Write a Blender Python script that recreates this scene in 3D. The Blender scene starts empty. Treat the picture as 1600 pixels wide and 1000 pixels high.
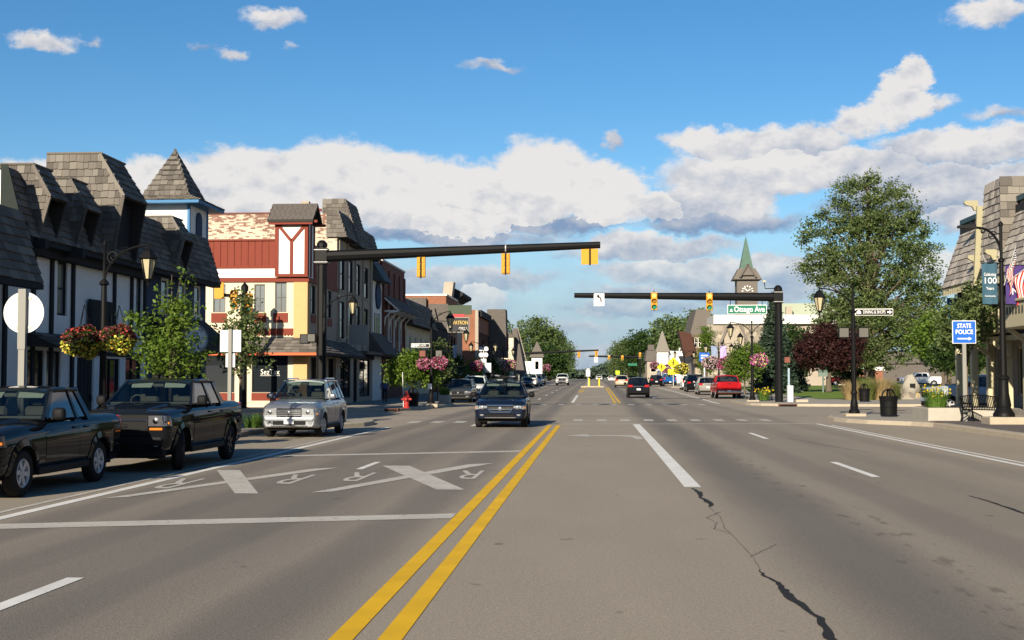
import bpy, bmesh, math, random
import numpy as np
from mathutils import Vector, Matrix, Euler
random.seed(7); np.random.seed(7)
S = bpy.context.scene; COL = S.collection
# ---------------------------------------------------------------- camera
CAM_H = 1.7
cd = bpy.data.cameras.new('camera'); cam = bpy.data.objects.new('camera', cd); COL.objects.link(cam)
cd.sensor_width = 36.0; cd.lens = 45.0; cd.clip_start = 0.1; cd.clip_end = 6000
_yaw = math.atan(130/2000.0); _pit = math.atan(92/math.hypot(2000, 130))
cam.location = (0, 0, CAM_H)
cam.rotation_euler = Vector((-math.sin(_yaw)*math.cos(_pit), math.cos(_yaw)*math.cos(_pit), math.sin(_pit))).to_track_quat('-Z', 'Y').to_euler()
S.camera = cam
# ---------------------------------------------------------------- exposure
S.render.engine = 'CYCLES'
S.view_settings.view_transform = 'Standard'; S.view_settings.look = 'None'
S.view_settings.gamma = 1.0; S.view_settings.use_curve_mapping = False
S.view_settings.exposure = EXPOSURE = 0.85
S.cycles.max_bounces = 6; S.cycles.transparent_max_bounces = 12; S.cycles.caustics_reflective = False; S.cycles.caustics_refractive = False
S.cycles.use_denoising = True
S.cycles.sample_clamp_indirect = 4.0
# ---------------------------------------------------------------- sun and sky
SUN_EL, SUN_AZ = math.radians(21.0), math.radians(15.0)      # light travels towards +Y and a little to +X
ld = bpy.data.lights.new('sun', 'SUN'); sun = bpy.data.objects.new('sun', ld); COL.objects.link(sun)
ld.energy = 5.0; ld.angle = math.radians(0.53); ld.color = (1.0, 0.89, 0.71)
sun.rotation_euler = Vector((math.sin(SUN_AZ)*math.cos(SUN_EL), math.cos(SUN_AZ)*math.cos(SUN_EL), -math.sin(SUN_EL))).to_track_quat('-Z', 'Y').to_euler()
W = bpy.data.worlds.new('World'); S.world = W; W.use_nodes = True
def build_world():
    nt = W.node_tree; nt.nodes.clear(); L = nt.links
    def node(t, **k):
        n = nt.nodes.new(t)
        for a, v in k.items(): setattr(n, a, v)
        return n
    def put(sock, v):
        if isinstance(v, (int, float)): sock.default_value = v
        elif isinstance(v, tuple): sock.default_value = v
        else: L.new(v, sock)
    def M(op, a, b=None, c=None, clamp=False):
        n = node('ShaderNodeMath', operation=op, use_clamp=clamp); put(n.inputs[0], a)
        if b is not None: put(n.inputs[1], b)
        if c is not None: put(n.inputs[2], c)
        return n.outputs[0]
    def V(op, a, b=None, c=None):
        n = node('ShaderNodeVectorMath', operation=op); put(n.inputs[0], a)
        if b is not None: put(n.inputs[1], b)
        if c is not None: put(n.inputs[2], c)
        return n.outputs['Value'] if op in ('LENGTH', 'DOT_PRODUCT') else n.outputs[0]
    def noise(vec, scale, detail, rough=0.55, lac=2.0):
        n = node('ShaderNodeTexNoise'); L.new(vec, n.inputs['Vector'])
        n.inputs['Scale'].default_value = scale; n.inputs['Detail'].default_value = detail; n.inputs['Roughness'].default_value = rough; n.inputs['Lacunarity'].default_value = lac
        return n.outputs['Fac']
    sky = node('ShaderNodeTexSky', sky_type='NISHITA'); sky.sun_disc = False
    sky.sun_elevation = SUN_EL; sky.sun_rotation = math.pi + SUN_AZ
    sky.altitude = 400; sky.air_density = 1.0; sky.dust_density = 0.35; sky.ozone_density = 3.0
    d = node('ShaderNodeTexCoord').outputs['Generated']
    d = V('NORMALIZE', d)
    sx = node('ShaderNodeSeparateXYZ'); L.new(d, sx.inputs[0])
    az = M('MULTIPLY', M('ARCTAN2', sx.outputs[0], sx.outputs[1]), 2000.0)
    el = M('MULTIPLY', M('ARCSINE', sx.outputs[2]), 2000.0)
    azf = M('WRAP', az, 650.8, -920.0)              # the cloud pattern goes on all round the horizon
    # cauliflower warp
    cv = node('ShaderNodeCombineXYZ'); L.new(az, cv.inputs[0]); L.new(el, cv.inputs[1])
    nv = node('ShaderNodeTexNoise'); L.new(V('MULTIPLY', cv.outputs[0], (0.010, 0.015, 0)), nv.inputs['Vector']); nv.inputs['Scale'].default_value = 1.0; nv.inputs['Detail'].default_value = 6; nv.inputs['Roughness'].default_value = 0.66
    warp = V('MULTIPLY', V('SUBTRACT', nv.outputs['Color'], (0.5, 0.5, 0.5)), (112.0, 76.0, 0))
    cw = node('ShaderNodeCombineXYZ'); L.new(azf, cw.inputs[0]); L.new(el, cw.inputs[1])
    p = V('ADD', cw.outputs[0], warp)
    # (u, v, half width, half height, base brightness) of the clouds in view, as angles on the sky dome
    B = [(60,300,170,60,.75),(250,300,170,58,.8),(400,290,150,66,.9),(520,282,125,72,.95),(620,300,120,64,.9),(740,305,120,58,.9),(845,285,100,72,1.0),(945,305,80,58,1.0),(720,335,140,38,.95),(1030,322,70,30,.85),
         (600,366,330,16,.28),(860,352,150,15,.30),(300,360,300,25,.5),
         (1100,226,58,26,.8),(1180,226,80,32,.8),(1265,222,75,28,.75),(1190,272,170,40,.8),(1330,265,120,34,.75),(1120,310,90,40,.62),
         (1422,128,32,34,.9),(1402,165,52,38,.9),(1350,192,58,24,.85),(1460,168,30,12,.7),
         (1500,235,150,32,.68),(1500,300,190,42,.58),(1560,345,140,30,.6),
         (1120,345,140,22,.22),(1400,330,120,26,.35),
         (690,432,190,24,.5),(560,450,90,20,.6),(1010,385,150,22,.6),(1060,422,150,24,.62),(1010,455,120,14,.4),(745,462,50,30,.8),(880,515,90,14,.5),(1190,440,160,40,.5),(1000,480,150,16,.35),(930,560,200,22,.45),(1465,425,40,30,.8),
         (38,43,44,17,.8),(115,55,12,6,.5),(412,16,58,17,.85),(345,70,24,13,.7),(440,67,11,5,.5),(765,102,46,9,.6),(955,219,22,13,.6),(1545,26,66,22,.8),(1552,183,36,10,.6),(300,55,14,6,.4)]
    dens = None; tone = None
    for (u, v, w, h, br) in B:
        a = 2000*math.atan((u-930)/2000.0); e = 2000*math.atan((592-v)/2000.0*math.cos(math.atan((u-930)/2000.0)))
        q = V('MULTIPLY_ADD', p, (1.0/w, 1.0/h, 0), (-a/w, -e/h, 0))
        r = M('SUBTRACT', 1.0, V('LENGTH', q))
        r = M('MULTIPLY', r, min(1.0, h/40.0))
        br = M('ADD', V('DOT_PRODUCT', q, (0, 0.24, 0)), br-0.02)
        if dens is None: dens = r; tone = None; tv = br
        else:
            c = M('GREATER_THAN', r, dens)
            tone = M('MULTIPLY_ADD', c, M('SUBTRACT', br, tv if tone is None else tone), tv if tone is None else tone)
            dens = M('MAXIMUM', dens, r)
    fine = noise(V('MULTIPLY', cv.outputs[0], (0.030, 0.040, 0)), 1.0, 4, 0.6)
    dens = M('ADD', dens, M('MULTIPLY', M('SUBTRACT', fine, 0.5), 0.22))
    alpha = node('ShaderNodeMapRange', interpolation_type='SMOOTHSTEP'); L.new(dens, alpha.inputs[0]); alpha.inputs[1].default_value = -0.075; alpha.inputs[2].default_value = 0.21
    # relief: light comes from behind left and above
    sc = (0.013, 0.019, 0)
    n1 = noise(V('MULTIPLY', cv.outputs[0], sc), 1.0, 4, 0.6)
    n2 = noise(V('MULTIPLY', V('ADD', cv.outputs[0], (-11.0, 17.0, 0)), sc), 1.0, 4, 0.6)
    rel = M('MULTIPLY', M('SUBTRACT', n1, n2), 1.35)
    big = M('MULTIPLY', M('SUBTRACT', noise(V('MULTIPLY', cv.outputs[0], (0.006, 0.012, 0)), 1.0, 2, 0.5), 0.5), 0.75)
    t = M('ADD', M('ADD', tone, rel), M('ADD', big, 0.04))
    t = M('ADD', t, 0.0, clamp=True)
    ramp = node('ShaderNodeValToRGB'); L.new(t, ramp.inputs[0])
    cr = ramp.color_ramp; cr.elements[0].position = 0.1; cr.elements[0].color = (0.165, 0.235, 0.36, 1); cr.elements[1].position = 0.95; cr.elements[1].color = (0.60, 0.575, 0.555, 1)
    m = cr.elements.new(0.5); m.color = (0.355, 0.375, 0.43, 1)
    K = 11.9
    cl = V('SCALE', ramp.outputs[0]); cl.node.inputs['Scale'].default_value = K*1.0
    mix = node('ShaderNodeMix', data_type='RGBA')
    lowf = node('ShaderNodeMapRange', interpolation_type='SMOOTHSTEP'); L.new(el, lowf.inputs[0]); lowf.inputs[1].default_value = 60.0; lowf.inputs[2].default_value = 235.0; lowf.inputs[3].default_value = 0.5; lowf.inputs[4].default_value = 0.95
    L.new(M('MULTIPLY', alpha.outputs[0], lowf.outputs[0]), mix.inputs['Factor']); 
    hs = node('ShaderNodeHueSaturation'); hs.inputs['Saturation'].default_value = 1.28; hs.inputs['Value'].default_value = 1.0; L.new(sky.outputs[0], hs.inputs['Color'])
    # the low layer of far cloud and haze all along the horizon
    hz = node('ShaderNodeMapRange', interpolation_type='SMOOTHSTEP'); L.new(M('ADD', el, M('MULTIPLY', M('SUBTRACT', n1, 0.5), 120.0)), hz.inputs[0]); hz.inputs[1].default_value = 300.0; hz.inputs[2].default_value = 40.0; hz.inputs[3].default_value = 0.0; hz.inputs[4].default_value = 0.86
    mh = node('ShaderNodeMix', data_type='RGBA'); L.new(hz.outputs[0], mh.inputs['Factor']); L.new(hs.outputs[0], mh.inputs['A']); mh.inputs['B'].default_value = (3.1, 4.2, 5.4, 1)
    L.new(mh.outputs['Result'], mix.inputs['A']); L.new(cl, mix.inputs['B'])
    bg = node('ShaderNodeBackground'); bg.inputs['Strength'].default_value = 0.066
    L.new(mix.outputs['Result'], bg.inputs['Color'])
    out = node('ShaderNodeOutputWorld'); L.new(bg.outputs[0], out.inputs['Surface'])
    W.cycles.sampling_method = 'MANUAL'; W.cycles.sample_map_resolution = 512
build_world()
# ---------------------------------------------------------------- materials
MATS = {}
def _nt(name):
    m = bpy.data.materials.new(name); m.use_nodes = True
    nt = m.node_tree; b = nt.nodes['Principled BSDF']; return m, nt, b
def mat(name, col, rough=0.6, metal=0.0, var=0.0, scale=8.0, bump=0.0, bscale=None, per_obj=0.0, spec=0.22, coat=0.0, emit=None, estr=1.0, stretch=None, island=0.0):
    """principled with colour variation by object-space noise, by object and by island"""
    if name in MATS: return MATS[name]
    m, nt, b = _nt(name); L = nt.links; N = nt.nodes.new
    b.inputs['Base Color'].default_value = (*col, 1); b.inputs['Roughness'].default_value = rough; b.inputs['Metallic'].default_value = metal
    b.inputs['Specular IOR Level'].default_value = spec
    if coat: b.inputs['Coat Weight'].default_value = coat; b.inputs['Coat Roughness'].default_value = 0.04
    if emit: b.inputs['Emission Color'].default_value = (*emit, 1); b.inputs['Emission Strength'].default_value = estr
    src = None
    if var or bump:
        tc = N('ShaderNodeTexCoord').outputs['Object']
        if stretch:
            mp = N('ShaderNodeMapping'); mp.inputs['Scale'].default_value = stretch; L.new(tc, mp.inputs[0]); tc = mp.outputs[0]
    if var or per_obj or island:
        v = N('ShaderNodeValue'); v.outputs[0].default_value = 1.0; src = v.outputs[0]
        def add(s, amt):
            nonlocal src
            a = N('ShaderNodeMath'); a.operation = 'SUBTRACT'; L.new(s, a.inputs[0]); a.inputs[1].default_value = 0.5
            c = N('ShaderNodeMath'); c.operation = 'MULTIPLY_ADD'; L.new(a.outputs[0], c.inputs[0]); c.inputs[1].default_value = amt; L.new(src, c.inputs[2]); src = c.outputs[0]
        if var:
            n = N('ShaderNodeTexNoise'); n.inputs['Scale'].default_value = scale; n.inputs['Detail'].default_value = 6; n.inputs['Roughness'].default_value = 0.65; L.new(tc, n.inputs['Vector']); add(n.outputs['Fac'], var*2)
        if per_obj: add(N('ShaderNodeObjectInfo').outputs['Random'], per_obj)
        if island: add(N('ShaderNodeNewGeometry').outputs['Random Per Island'], island)
        x = N('ShaderNodeVectorMath'); x.operation = 'SCALE'; x.inputs[0].default_value = col; L.new(src, x.inputs['Scale'])
        L.new(x.outputs[0], b.inputs['Base Color'])
    if bump:
        n = N('ShaderNodeTexNoise'); n.inputs['Scale'].default_value = bscale or scale*4; n.inputs['Detail'].default_value = 5; L.new(tc, n.inputs['Vector'])
        bp = N('ShaderNodeBump'); bp.inputs['Strength'].default_value = bump; bp.inputs['Distance'].default_value = 0.02; L.new(n.outputs['Fac'], bp.inputs['Height']); L.new(bp.outputs[0], b.inputs['Normal'])
    MATS[name] = m; return m
def glass(name, tint, refl=1.0, rough=0.02):
    """thin window pane: tinted see-through with fresnel reflection"""
    if name in MATS: return MATS[name]
    m, nt, b = _nt(name); L = nt.links; N = nt.nodes.new; nt.nodes.remove(b)
    t = N('ShaderNodeBsdfTransparent'); t.inputs[0].default_value = (*tint, 1)
    g = N('ShaderNodeBsdfGlossy'); g.inputs['Color'].default_value = (refl, refl, refl, 1); g.inputs['Roughness'].default_value = rough
    f = N('ShaderNodeFresnel'); f.inputs[0].default_value = 1.6
    ge = N('ShaderNodeNewGeometry'); inv = N('ShaderNodeMath'); inv.operation = 'SUBTRACT'; inv.inputs[0].default_value = 1.0; L.new(ge.outputs['Backfacing'], inv.inputs[1]); fm = N('ShaderNodeMath'); fm.operation = 'MULTIPLY'; L.new(f.outputs[0], fm.inputs[0]); L.new(inv.outputs[0], fm.inputs[1])
    x = N('ShaderNodeMixShader'); L.new(fm.outputs[0], x.inputs[0]); L.new(t.outputs[0], x.inputs[1]); L.new(g.outputs[0], x.inputs[2])
    L.new(x.outputs[0], nt.nodes['Material Output'].inputs[0]); MATS[name] = m; return m
def leaf_mat(name, c1, c2, trans=0.35):
    if name in MATS: return MATS[name]
    m, nt, b = _nt(name); L = nt.links; N = nt.nodes.new
    r = N('ShaderNodeValToRGB'); L.new(N('ShaderNodeNewGeometry').outputs['Random Per Island'], r.inputs[0])
    r.color_ramp.elements[0].color = (*c1, 1); r.color_ramp.elements[1].color = (*c2, 1)
    L.new(r.outputs[0], b.inputs['Base Color']); b.inputs['Roughness'].default_value = 0.55; b.inputs['Specular IOR Level'].default_value = 0.25
    t = N('ShaderNodeBsdfTranslucent'); h = N('ShaderNodeHueSaturation'); h.inputs['Value'].default_value = 1.3; L.new(r.outputs[0], h.inputs['Color']); L.new(h.outputs[0], t.inputs[0])
    x = N('ShaderNodeMixShader'); x.inputs[0].default_value = trans; L.new(b.outputs[0], x.inputs[1]); L.new(t.outputs[0], x.inputs[2])
    L.new(x.outputs[0], nt.nodes['Material Output'].inputs[0]); MATS[name] = m; return m
# ---------------------------------------------------------------- objects
ROOT = {}     # object -> location of its root, so that parts may be given in world coordinates
def tag(o, label, cat, group=None):
    o['label'] = label; o['category'] = cat
    if group: o['group'] = group
    return o
def thing(name, label, cat, loc=(0, 0, 0), rz=0.0, group=None):
    o = bpy.data.objects.new(name, None); COL.objects.link(o); o.location = loc; o.rotation_euler = (0, 0, rz); o.empty_display_size = 0.2
    tag(o, label, cat, group); ROOT[o.name] = Vector(loc); return o
def copy_tree(o, parent=None):
    c = o.copy(); COL.objects.link(c); c.parent = parent
    for ch in list(o.children): copy_tree(ch, c)
    return c
class MB:
    """collects verts and faces, becomes one mesh object"""
    def __init__(s): s.v = []; s.f = []; s.m = []; s.mi = 0
    def add(s, vs, fs):
        b = len(s.v); s.v += [tuple(x) for x in vs]; s.f += [[i+b for i in f] for f in fs]; s.m += [s.mi]*len(fs); return s
    def box(s, x0, x1, y0, y1, z0, z1):
        return s.add([(x0,y0,z0),(x1,y0,z0),(x1,y1,z0),(x0,y1,z0),(x0,y0,z1),(x1,y0,z1),(x1,y1,z1),(x0,y1,z1)],
                     [(0,3,2,1),(4,5,6,7),(0,1,5,4),(1,2,6,5),(2,3,7,6),(3,0,4,7)])
    def bbox(s, x0, x1, y0, y1, z0, z1, b=0.02, seg=1):
        """box with chamfered edges"""
        cx, cy, cz = (x0+x1)/2, (y0+y1)/2, (z0+z1)/2; hx, hy, hz = abs(x1-x0)/2, abs(y1-y0)/2, abs(z1-z0)/2
        b = min(b, hx*.8, hy*.8, hz*.8); bm = bmesh.new(); bmesh.ops.create_cube(bm, size=2)
        for v in bm.verts: v.co = (v.co.x*hx+cx, v.co.y*hy+cy, v.co.z*hz+cz)
        bmesh.ops.bevel(bm, geom=bm.edges[:], offset=b, segments=seg, affect='EDGES', profile=0.5)
        return s.bm(bm)
    def bm(s, bm, mtx=None):
        bm.verts.ensure_lookup_table(); bm.verts.index_update()
        s.add([(mtx @ v.co) if mtx else v.co for v in bm.verts], [[v.index for v in f.verts] for f in bm.faces]); bm.free(); return s
    def prism(s, poly, axis, a, b):
        """polygon in the two other axes (cyclic order yz / zx / xy), extruded along axis from a to b"""
        n = len(poly)
        def mk(p, t):
            return {'x': (t, p[0], p[1]), 'y': (p[0], t, p[1]), 'z': (p[0], p[1], t)}[axis]
        vs = [mk(p, a) for p in poly]+[mk(p, b) for p in poly]
        fs = [list(range(n))[::-1], list(range(n, 2*n))]+[(i, (i+1) % n, n+(i+1) % n, n+i) for i in range(n)]
        return s.add(vs, fs)
    def hull8(s, bot, top):
        """frustum from two rings of the same length"""
        n = len(bot); return s.add(list(bot)+list(top), [list(range(n))[::-1], list(range(n, 2*n))]+[(i, (i+1) % n, n+(i+1) % n, n+i) for i in range(n)])
    def tube(s, pts, r, n=8, cap=True):
        pts = [Vector(p) for p in pts]; k = len(pts); rs = r if isinstance(r, (list, tuple)) else [r]*k
        vs = []; prev = None
        for i, p in enumerate(pts):
            t = (pts[min(i+1, k-1)]-pts[max(i-1, 0)]).normalized()
            ref = prev if prev is not None else (Vector((0, 0, 1)) if abs(t.z) < 0.9 else Vector((1, 0, 0)))
            a = t.cross(ref)
            if a.length < 1e-5: a = t.cross(Vector((0, 1, 0)))
            a.normalize(); b = a.cross(t).normalized(); prev = b
            for j in range(n):
                q = 2*math.pi*j/n; vs.append(p+(a*math.cos(q)+b*math.sin(q))*rs[i])
        fs = [(i*n+j, i*n+(j+1) % n, (i+1)*n+(j+1) % n, (i+1)*n+j) for i in range(k-1) for j in range(n)]
        if cap: fs += [list(range(n)), list(range((k-1)*n, k*n))[::-1]]
        return s.add(vs, fs)
    def lathe(s, prof, c=(0, 0, 0), n=16, axis='z', cap=True):
        vs = []
        for (r, z) in prof:
            for j in range(n):
                q = 2*math.pi*j/n; x, y = r*math.cos(q), r*math.sin(q)
                vs.append({'z': (c[0]+x, c[1]+y, c[2]+z), 'x': (c[0]+z, c[1]+x, c[2]+y), 'y': (c[0]+x, c[1]+z, c[2]+y)}[axis])
        k = len(prof); fs = [(i*n+j, i*n+(j+1) % n, (i+1)*n+(j+1) % n, (i+1)*n+j) for i in range(k-1) for j in range(n)]
        if cap: fs += [list(range(n))[::-1], list(range((k-1)*n, k*n))]
        return s.add(vs, fs)
    def bar(s, a, b, w, h, up=(0, 0, 1)):
        """square bar between two points"""
        a, b = Vector(a), Vector(b); t = (b-a).normalized(); u = Vector(up)
        x = t.cross(u)
        if x.length < 1e-4: x = t.cross(Vector((0, 1, 0)))
        x.normalize(); y = x.cross(t).normalized(); x *= w/2; y *= h/2
        return s.hull8([a-x-y, a+x-y, a+x+y, a-x+y], [b-x-y, b+x-y, b+x+y, b-x+y])
    def mesh(s, name, mats, off=None, smooth=False, angle=35):
        me = bpy.data.meshes.new(name); vs = s.v
        if off is not None: ox, oy, oz = off; vs = [(x-ox, y-oy, z-oz) for x, y, z in vs]
        me.from_pydata(vs, [], s.f)
        for m in (mats if isinstance(mats, (list, tuple)) else [mats]): me.materials.append(m)
        if any(s.m): me.polygons.foreach_set('material_index', s.m)
        bm = bmesh.new(); bm.from_mesh(me); bmesh.ops.recalc_face_normals(bm, faces=bm.faces); bm.to_mesh(me); bm.free()
        if smooth:
            me.polygons.foreach_set('use_smooth', [True]*len(me.polygons)); me.set_sharp_from_angle(angle=math.radians(angle))
        return me
    def build(s, name, mats, parent=None, smooth=False, world=True, angle=35, loc=None):
        off = ROOT.get(parent.name) if (parent is not None and world) else None
        if off is None and loc is not None: off = loc
        me = s.mesh(name, mats, off, smooth, angle)
        o = bpy.data.objects.new(name, me); COL.objects.link(o)
        if parent is not None:
            o.parent = parent
            if world and parent.name in ROOT: ROOT[o.name] = ROOT[parent.name]
        elif loc is not None: o.location = loc; ROOT[o.name] = Vector(loc)
        return o
def obj(name, me, parent=None, loc=(0, 0, 0), rot=(0, 0, 0), scale=(1, 1, 1)):
    o = bpy.data.objects.new(name, me); COL.objects.link(o); o.parent = parent; o.location = loc; o.rotation_euler = rot; o.scale = scale; return o
def struct(o): o['kind'] = 'structure'; return o
def np_mesh(name, verts, quads, material):
    me = bpy.data.meshes.new(name); nq = len(quads)
    me.vertices.add(len(verts)); me.vertices.foreach_set('co', np.asarray(verts, np.float32).ravel())
    me.loops.add(nq*4); me.loops.foreach_set('vertex_index', np.asarray(quads, np.int32).ravel())
    me.polygons.add(nq); me.polygons.foreach_set('loop_start', np.arange(0, nq*4, 4, dtype=np.int32))
    me.update(calc_edges=True); me.validate()
    for m in (material if isinstance(material, (list, tuple)) else [material]): me.materials.append(m)
    return me
_TEXT = {}
def text_mesh(s, m, size=1.0, ext=0.002, bold=0.0):
    """flat lettering as a mesh, centred on the origin in the xy plane"""
    k = (s, m.name, size, ext, bold)
    if k in _TEXT: return _TEXT[k]
    c = bpy.data.curves.new('lettering', 'FONT'); c.body = s; c.size = size; c.extrude = ext; c.align_x = 'CENTER'; c.align_y = 'CENTER'; c.resolution_u = 3; c.offset = bold
    o = bpy.data.objects.new('lettering', c); COL.objects.link(o)
    dg = bpy.context.evaluated_depsgraph_get(); me = bpy.data.meshes.new_from_object(o.evaluated_get(dg)); me.materials.clear(); me.materials.append(m)
    bpy.data.objects.remove(o); me.name = 'lettering'; _TEXT[k] = me; return me
def lettering(s, m, parent, loc, size, rot=(math.pi/2, 0, 0), width=None, ext=0.002, bold=0.0, name='lettering'):
    """loc in world coordinates (parent unrotated root) ; rot default faces -Y"""
    me = text_mesh(s, m, size, ext, bold)
    off = ROOT.get(parent.name, Vector((0, 0, 0)))
    o = obj(name, me, parent, Vector(loc)-off, rot)
    if width:
        xs = [v.co.x for v in me.vertices]; w = max(xs)-min(xs); o.scale.x = width/w
    return o
def gz(y):
    """the street rises a little beyond the first crossing"""
    return 0.0 if y < 90 else 1.3*(1-math.exp(-(y-90)/170.0))
# ================================================================ ground, road, pavements
M_GRASS = mat('grass', (0.125, 0.185, 0.026), 0.9, var=0.35, scale=1.2, bump=0.8, bscale=30)
def asphalt_material():
    m, nt, b = _nt('asphalt'); L = nt.links; N = nt.nodes.new
    geo = N('ShaderNodeNewGeometry').outputs['Position']
    def noise(scale, det, stretch=None, rough=0.6):
        v = geo
        if stretch: mp = N('ShaderNodeMapping'); mp.inputs['Scale'].default_value = stretch; L.new(v, mp.inputs[0]); v = mp.outputs[0]
        n = N('ShaderNodeTexNoise'); n.inputs['Scale'].default_value = scale; n.inputs['Detail'].default_value = det; n.inputs['Roughness'].default_value = rough; L.new(v, n.inputs['Vector']); return n.outputs['Fac']
    def M(op, a, b_=None, c=None, clamp=False):
        n = N('ShaderNodeMath'); n.operation = op; n.use_clamp = clamp
        for i, x in enumerate((a, b_, c)):
            if x is None: continue
            if isinstance(x, (int, float)): n.inputs[i].default_value = x
            else: L.new(x, n.inputs[i])
        return n.outputs[0]
    sep = N('ShaderNodeSeparateXYZ'); L.new(geo, sep.inputs[0]); X = sep.outputs[0]
    # worn wheel paths of the right-hand and left-hand lanes, with wandering edges
    wob = M('MULTIPLY', M('SUBTRACT', noise(0.35, 4, (1, 0.25, 1)), 0.5), 0.75)
    Xw = M('ADD', X, wob)
    def band(c, w):
        d = M('ABSOLUTE', M('SUBTRACT', Xw, c)); r = N('ShaderNodeMapRange'); r.interpolation_type = 'SMOOTHSTEP'; L.new(d, r.inputs[0]); r.inputs[1].default_value = w; r.inputs[2].default_value = 0.15; r.inputs[3].default_value = 0; r.inputs[4].default_value = 1; return r.outputs[0]
    tr = None
    for c, w, k_ in ((2.5, 1.1, .8), (4.1, .9, .55), (5.7, .8, .45), (7.4, .8, .4), (-2.4, .8, .7), (-3.9, .8, .75), (-5.2, .8, .75), (-6.5, .8, .7)):
        q = M('MULTIPLY', band(c, w), k_); tr = q if tr is None else M('MAXIMUM', tr, q)
    tr = M('MAXIMUM', tr, M('MAXIMUM', M('MULTIPLY', band(-4.5, 3.2), 0.66), M('MULTIPLY', band(5.0, 3.9), 0.36)))
    centre = band(3.1, 0.55)             # oil drips between the wheel paths
    drips = N('ShaderNodeMapRange'); L.new(noise(4.5, 3, (1, 0.35, 1)), drips.inputs[0]); drips.inputs[1].default_value = 0.57; drips.inputs[2].default_value = 0.66
    base = N('ShaderNodeMixRGB'); base.inputs[1].default_value = (0.278, 0.236, 0.182, 1); base.inputs[2].default_value = (0.112, 0.100, 0.090, 1); L.new(M('MULTIPLY', tr, M('MULTIPLY_ADD', noise(0.25, 4, (1, .2, 1)), 0.5, 0.72, True)), base.inputs[0])
    lg = M('MULTIPLY_ADD', noise(0.5, 6, (1, 0.3, 1)), 0.36, 0.82)
    fine = M('MULTIPLY_ADD', noise(70, 3, None, 0.9), 2.2, -0.1)
    grit = M('MULTIPLY_ADD', noise(24, 4, None, 0.8), 0.9, 0.55)
    sp = N('ShaderNodeMapRange'); L.new(noise(2.3, 2), sp.inputs[0]); sp.inputs[1].default_value = 0.70; sp.inputs[2].default_value = 0.735
    dark = M('SUBTRACT', 1.0, M('MULTIPLY', M('MAXIMUM', M('MULTIPLY', centre, drips.outputs[0]), sp.outputs[0]), 0.36))
    f = M('MULTIPLY', M('MULTIPLY', M('MULTIPLY', lg, fine), dark), grit)
    x = N('ShaderNodeVectorMath'); x.operation = 'SCALE'; L.new(base.outputs[0], x.inputs[0]); L.new(f, x.inputs['Scale']); L.new(x.outputs[0], b.inputs['Base Color'])
    b.inputs['Roughness'].default_value = 0.85; b.inputs['Specular IOR Level'].default_value = 0.25
    bp = N('ShaderNodeBump'); bp.inputs['Strength'].default_value = 0.5; bp.inputs['Distance'].default_value = 0.012; L.new(noise(60, 3), bp.inputs['Height']); L.new(bp.outputs[0], b.inputs['Normal'])
    return m
M_ASPH = asphalt_material()
M_CONC = mat('concrete_walk', (0.30, 0.27, 0.225), 0.85, var=0.22, scale=1.5, bump=0.3, bscale=40)
M_KERB = mat('kerb_concrete', (0.36, 0.305, 0.23), 0.85, var=0.22, scale=3, bump=0.3, bscale=40)
M_PAVER = mat('dark_paver', (0.115, 0.10, 0.095), 0.85, var=0.3, scale=5, bump=0.4, bscale=30)
def paint(name, col, wear):
    """road paint worn through to the asphalt in small flecks"""
    m, nt, b = _nt(name); L = nt.links; N = nt.nodes.new
    g = N('ShaderNodeNewGeometry').outputs['Position']
    n = N('ShaderNodeTexNoise'); n.inputs['Scale'].default_value = 9; n.inputs['Detail'].default_value = 9; n.inputs['Roughness'].default_value = 0.75; L.new(g, n.inputs['Vector'])
    r = N('ShaderNodeMapRange'); L.new(n.outputs['Fac'], r.inputs[0]); r.inputs[1].default_value = wear; r.inputs[2].default_value = wear+0.06
    n2 = N('ShaderNodeTexNoise'); n2.inputs['Scale'].default_value = 1.7; n2.inputs['Detail'].default_value = 5; L.new(g, n2.inputs['Vector'])
    q = N('ShaderNodeMath'); q.operation = 'MULTIPLY_ADD'; L.new(n2.outputs['Fac'], q.inputs[0]); q.inputs[1].default_value = 0.5; q.inputs[2].default_value = 0.72
    s = N('ShaderNodeVectorMath'); s.operation = 'SCALE'; s.inputs[0].default_value = col; L.new(q.outputs[0], s.inputs['Scale'])
    x = N('ShaderNodeMixRGB'); L.new(r.outputs[0], x.inputs[0]); L.new(s.outputs[0], x.inputs[1]); x.inputs[2].default_value = (0.22, 0.19, 0.15, 1)
    L.new(x.outputs[0], b.inputs['Base Color']); b.inputs['Roughness'].default_value = 0.7; b.inputs['Specular IOR Level'].default_value = 0.12
    return m
M_WHITE_PAINT = paint('white_road_paint', (0.66, 0.64, 0.60), 0.61)
M_WORN_PAINT = paint('worn_white_road_paint', (0.46, 0.43, 0.38), 0.56)
M_YELLOW_PAINT = paint('yellow_road_paint', (0.66, 0.385, 0.012), 0.62)
M_TAR = mat('crack_sealant', (0.020, 0.018, 0.016), 0.8, var=0.3, scale=6)

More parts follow.
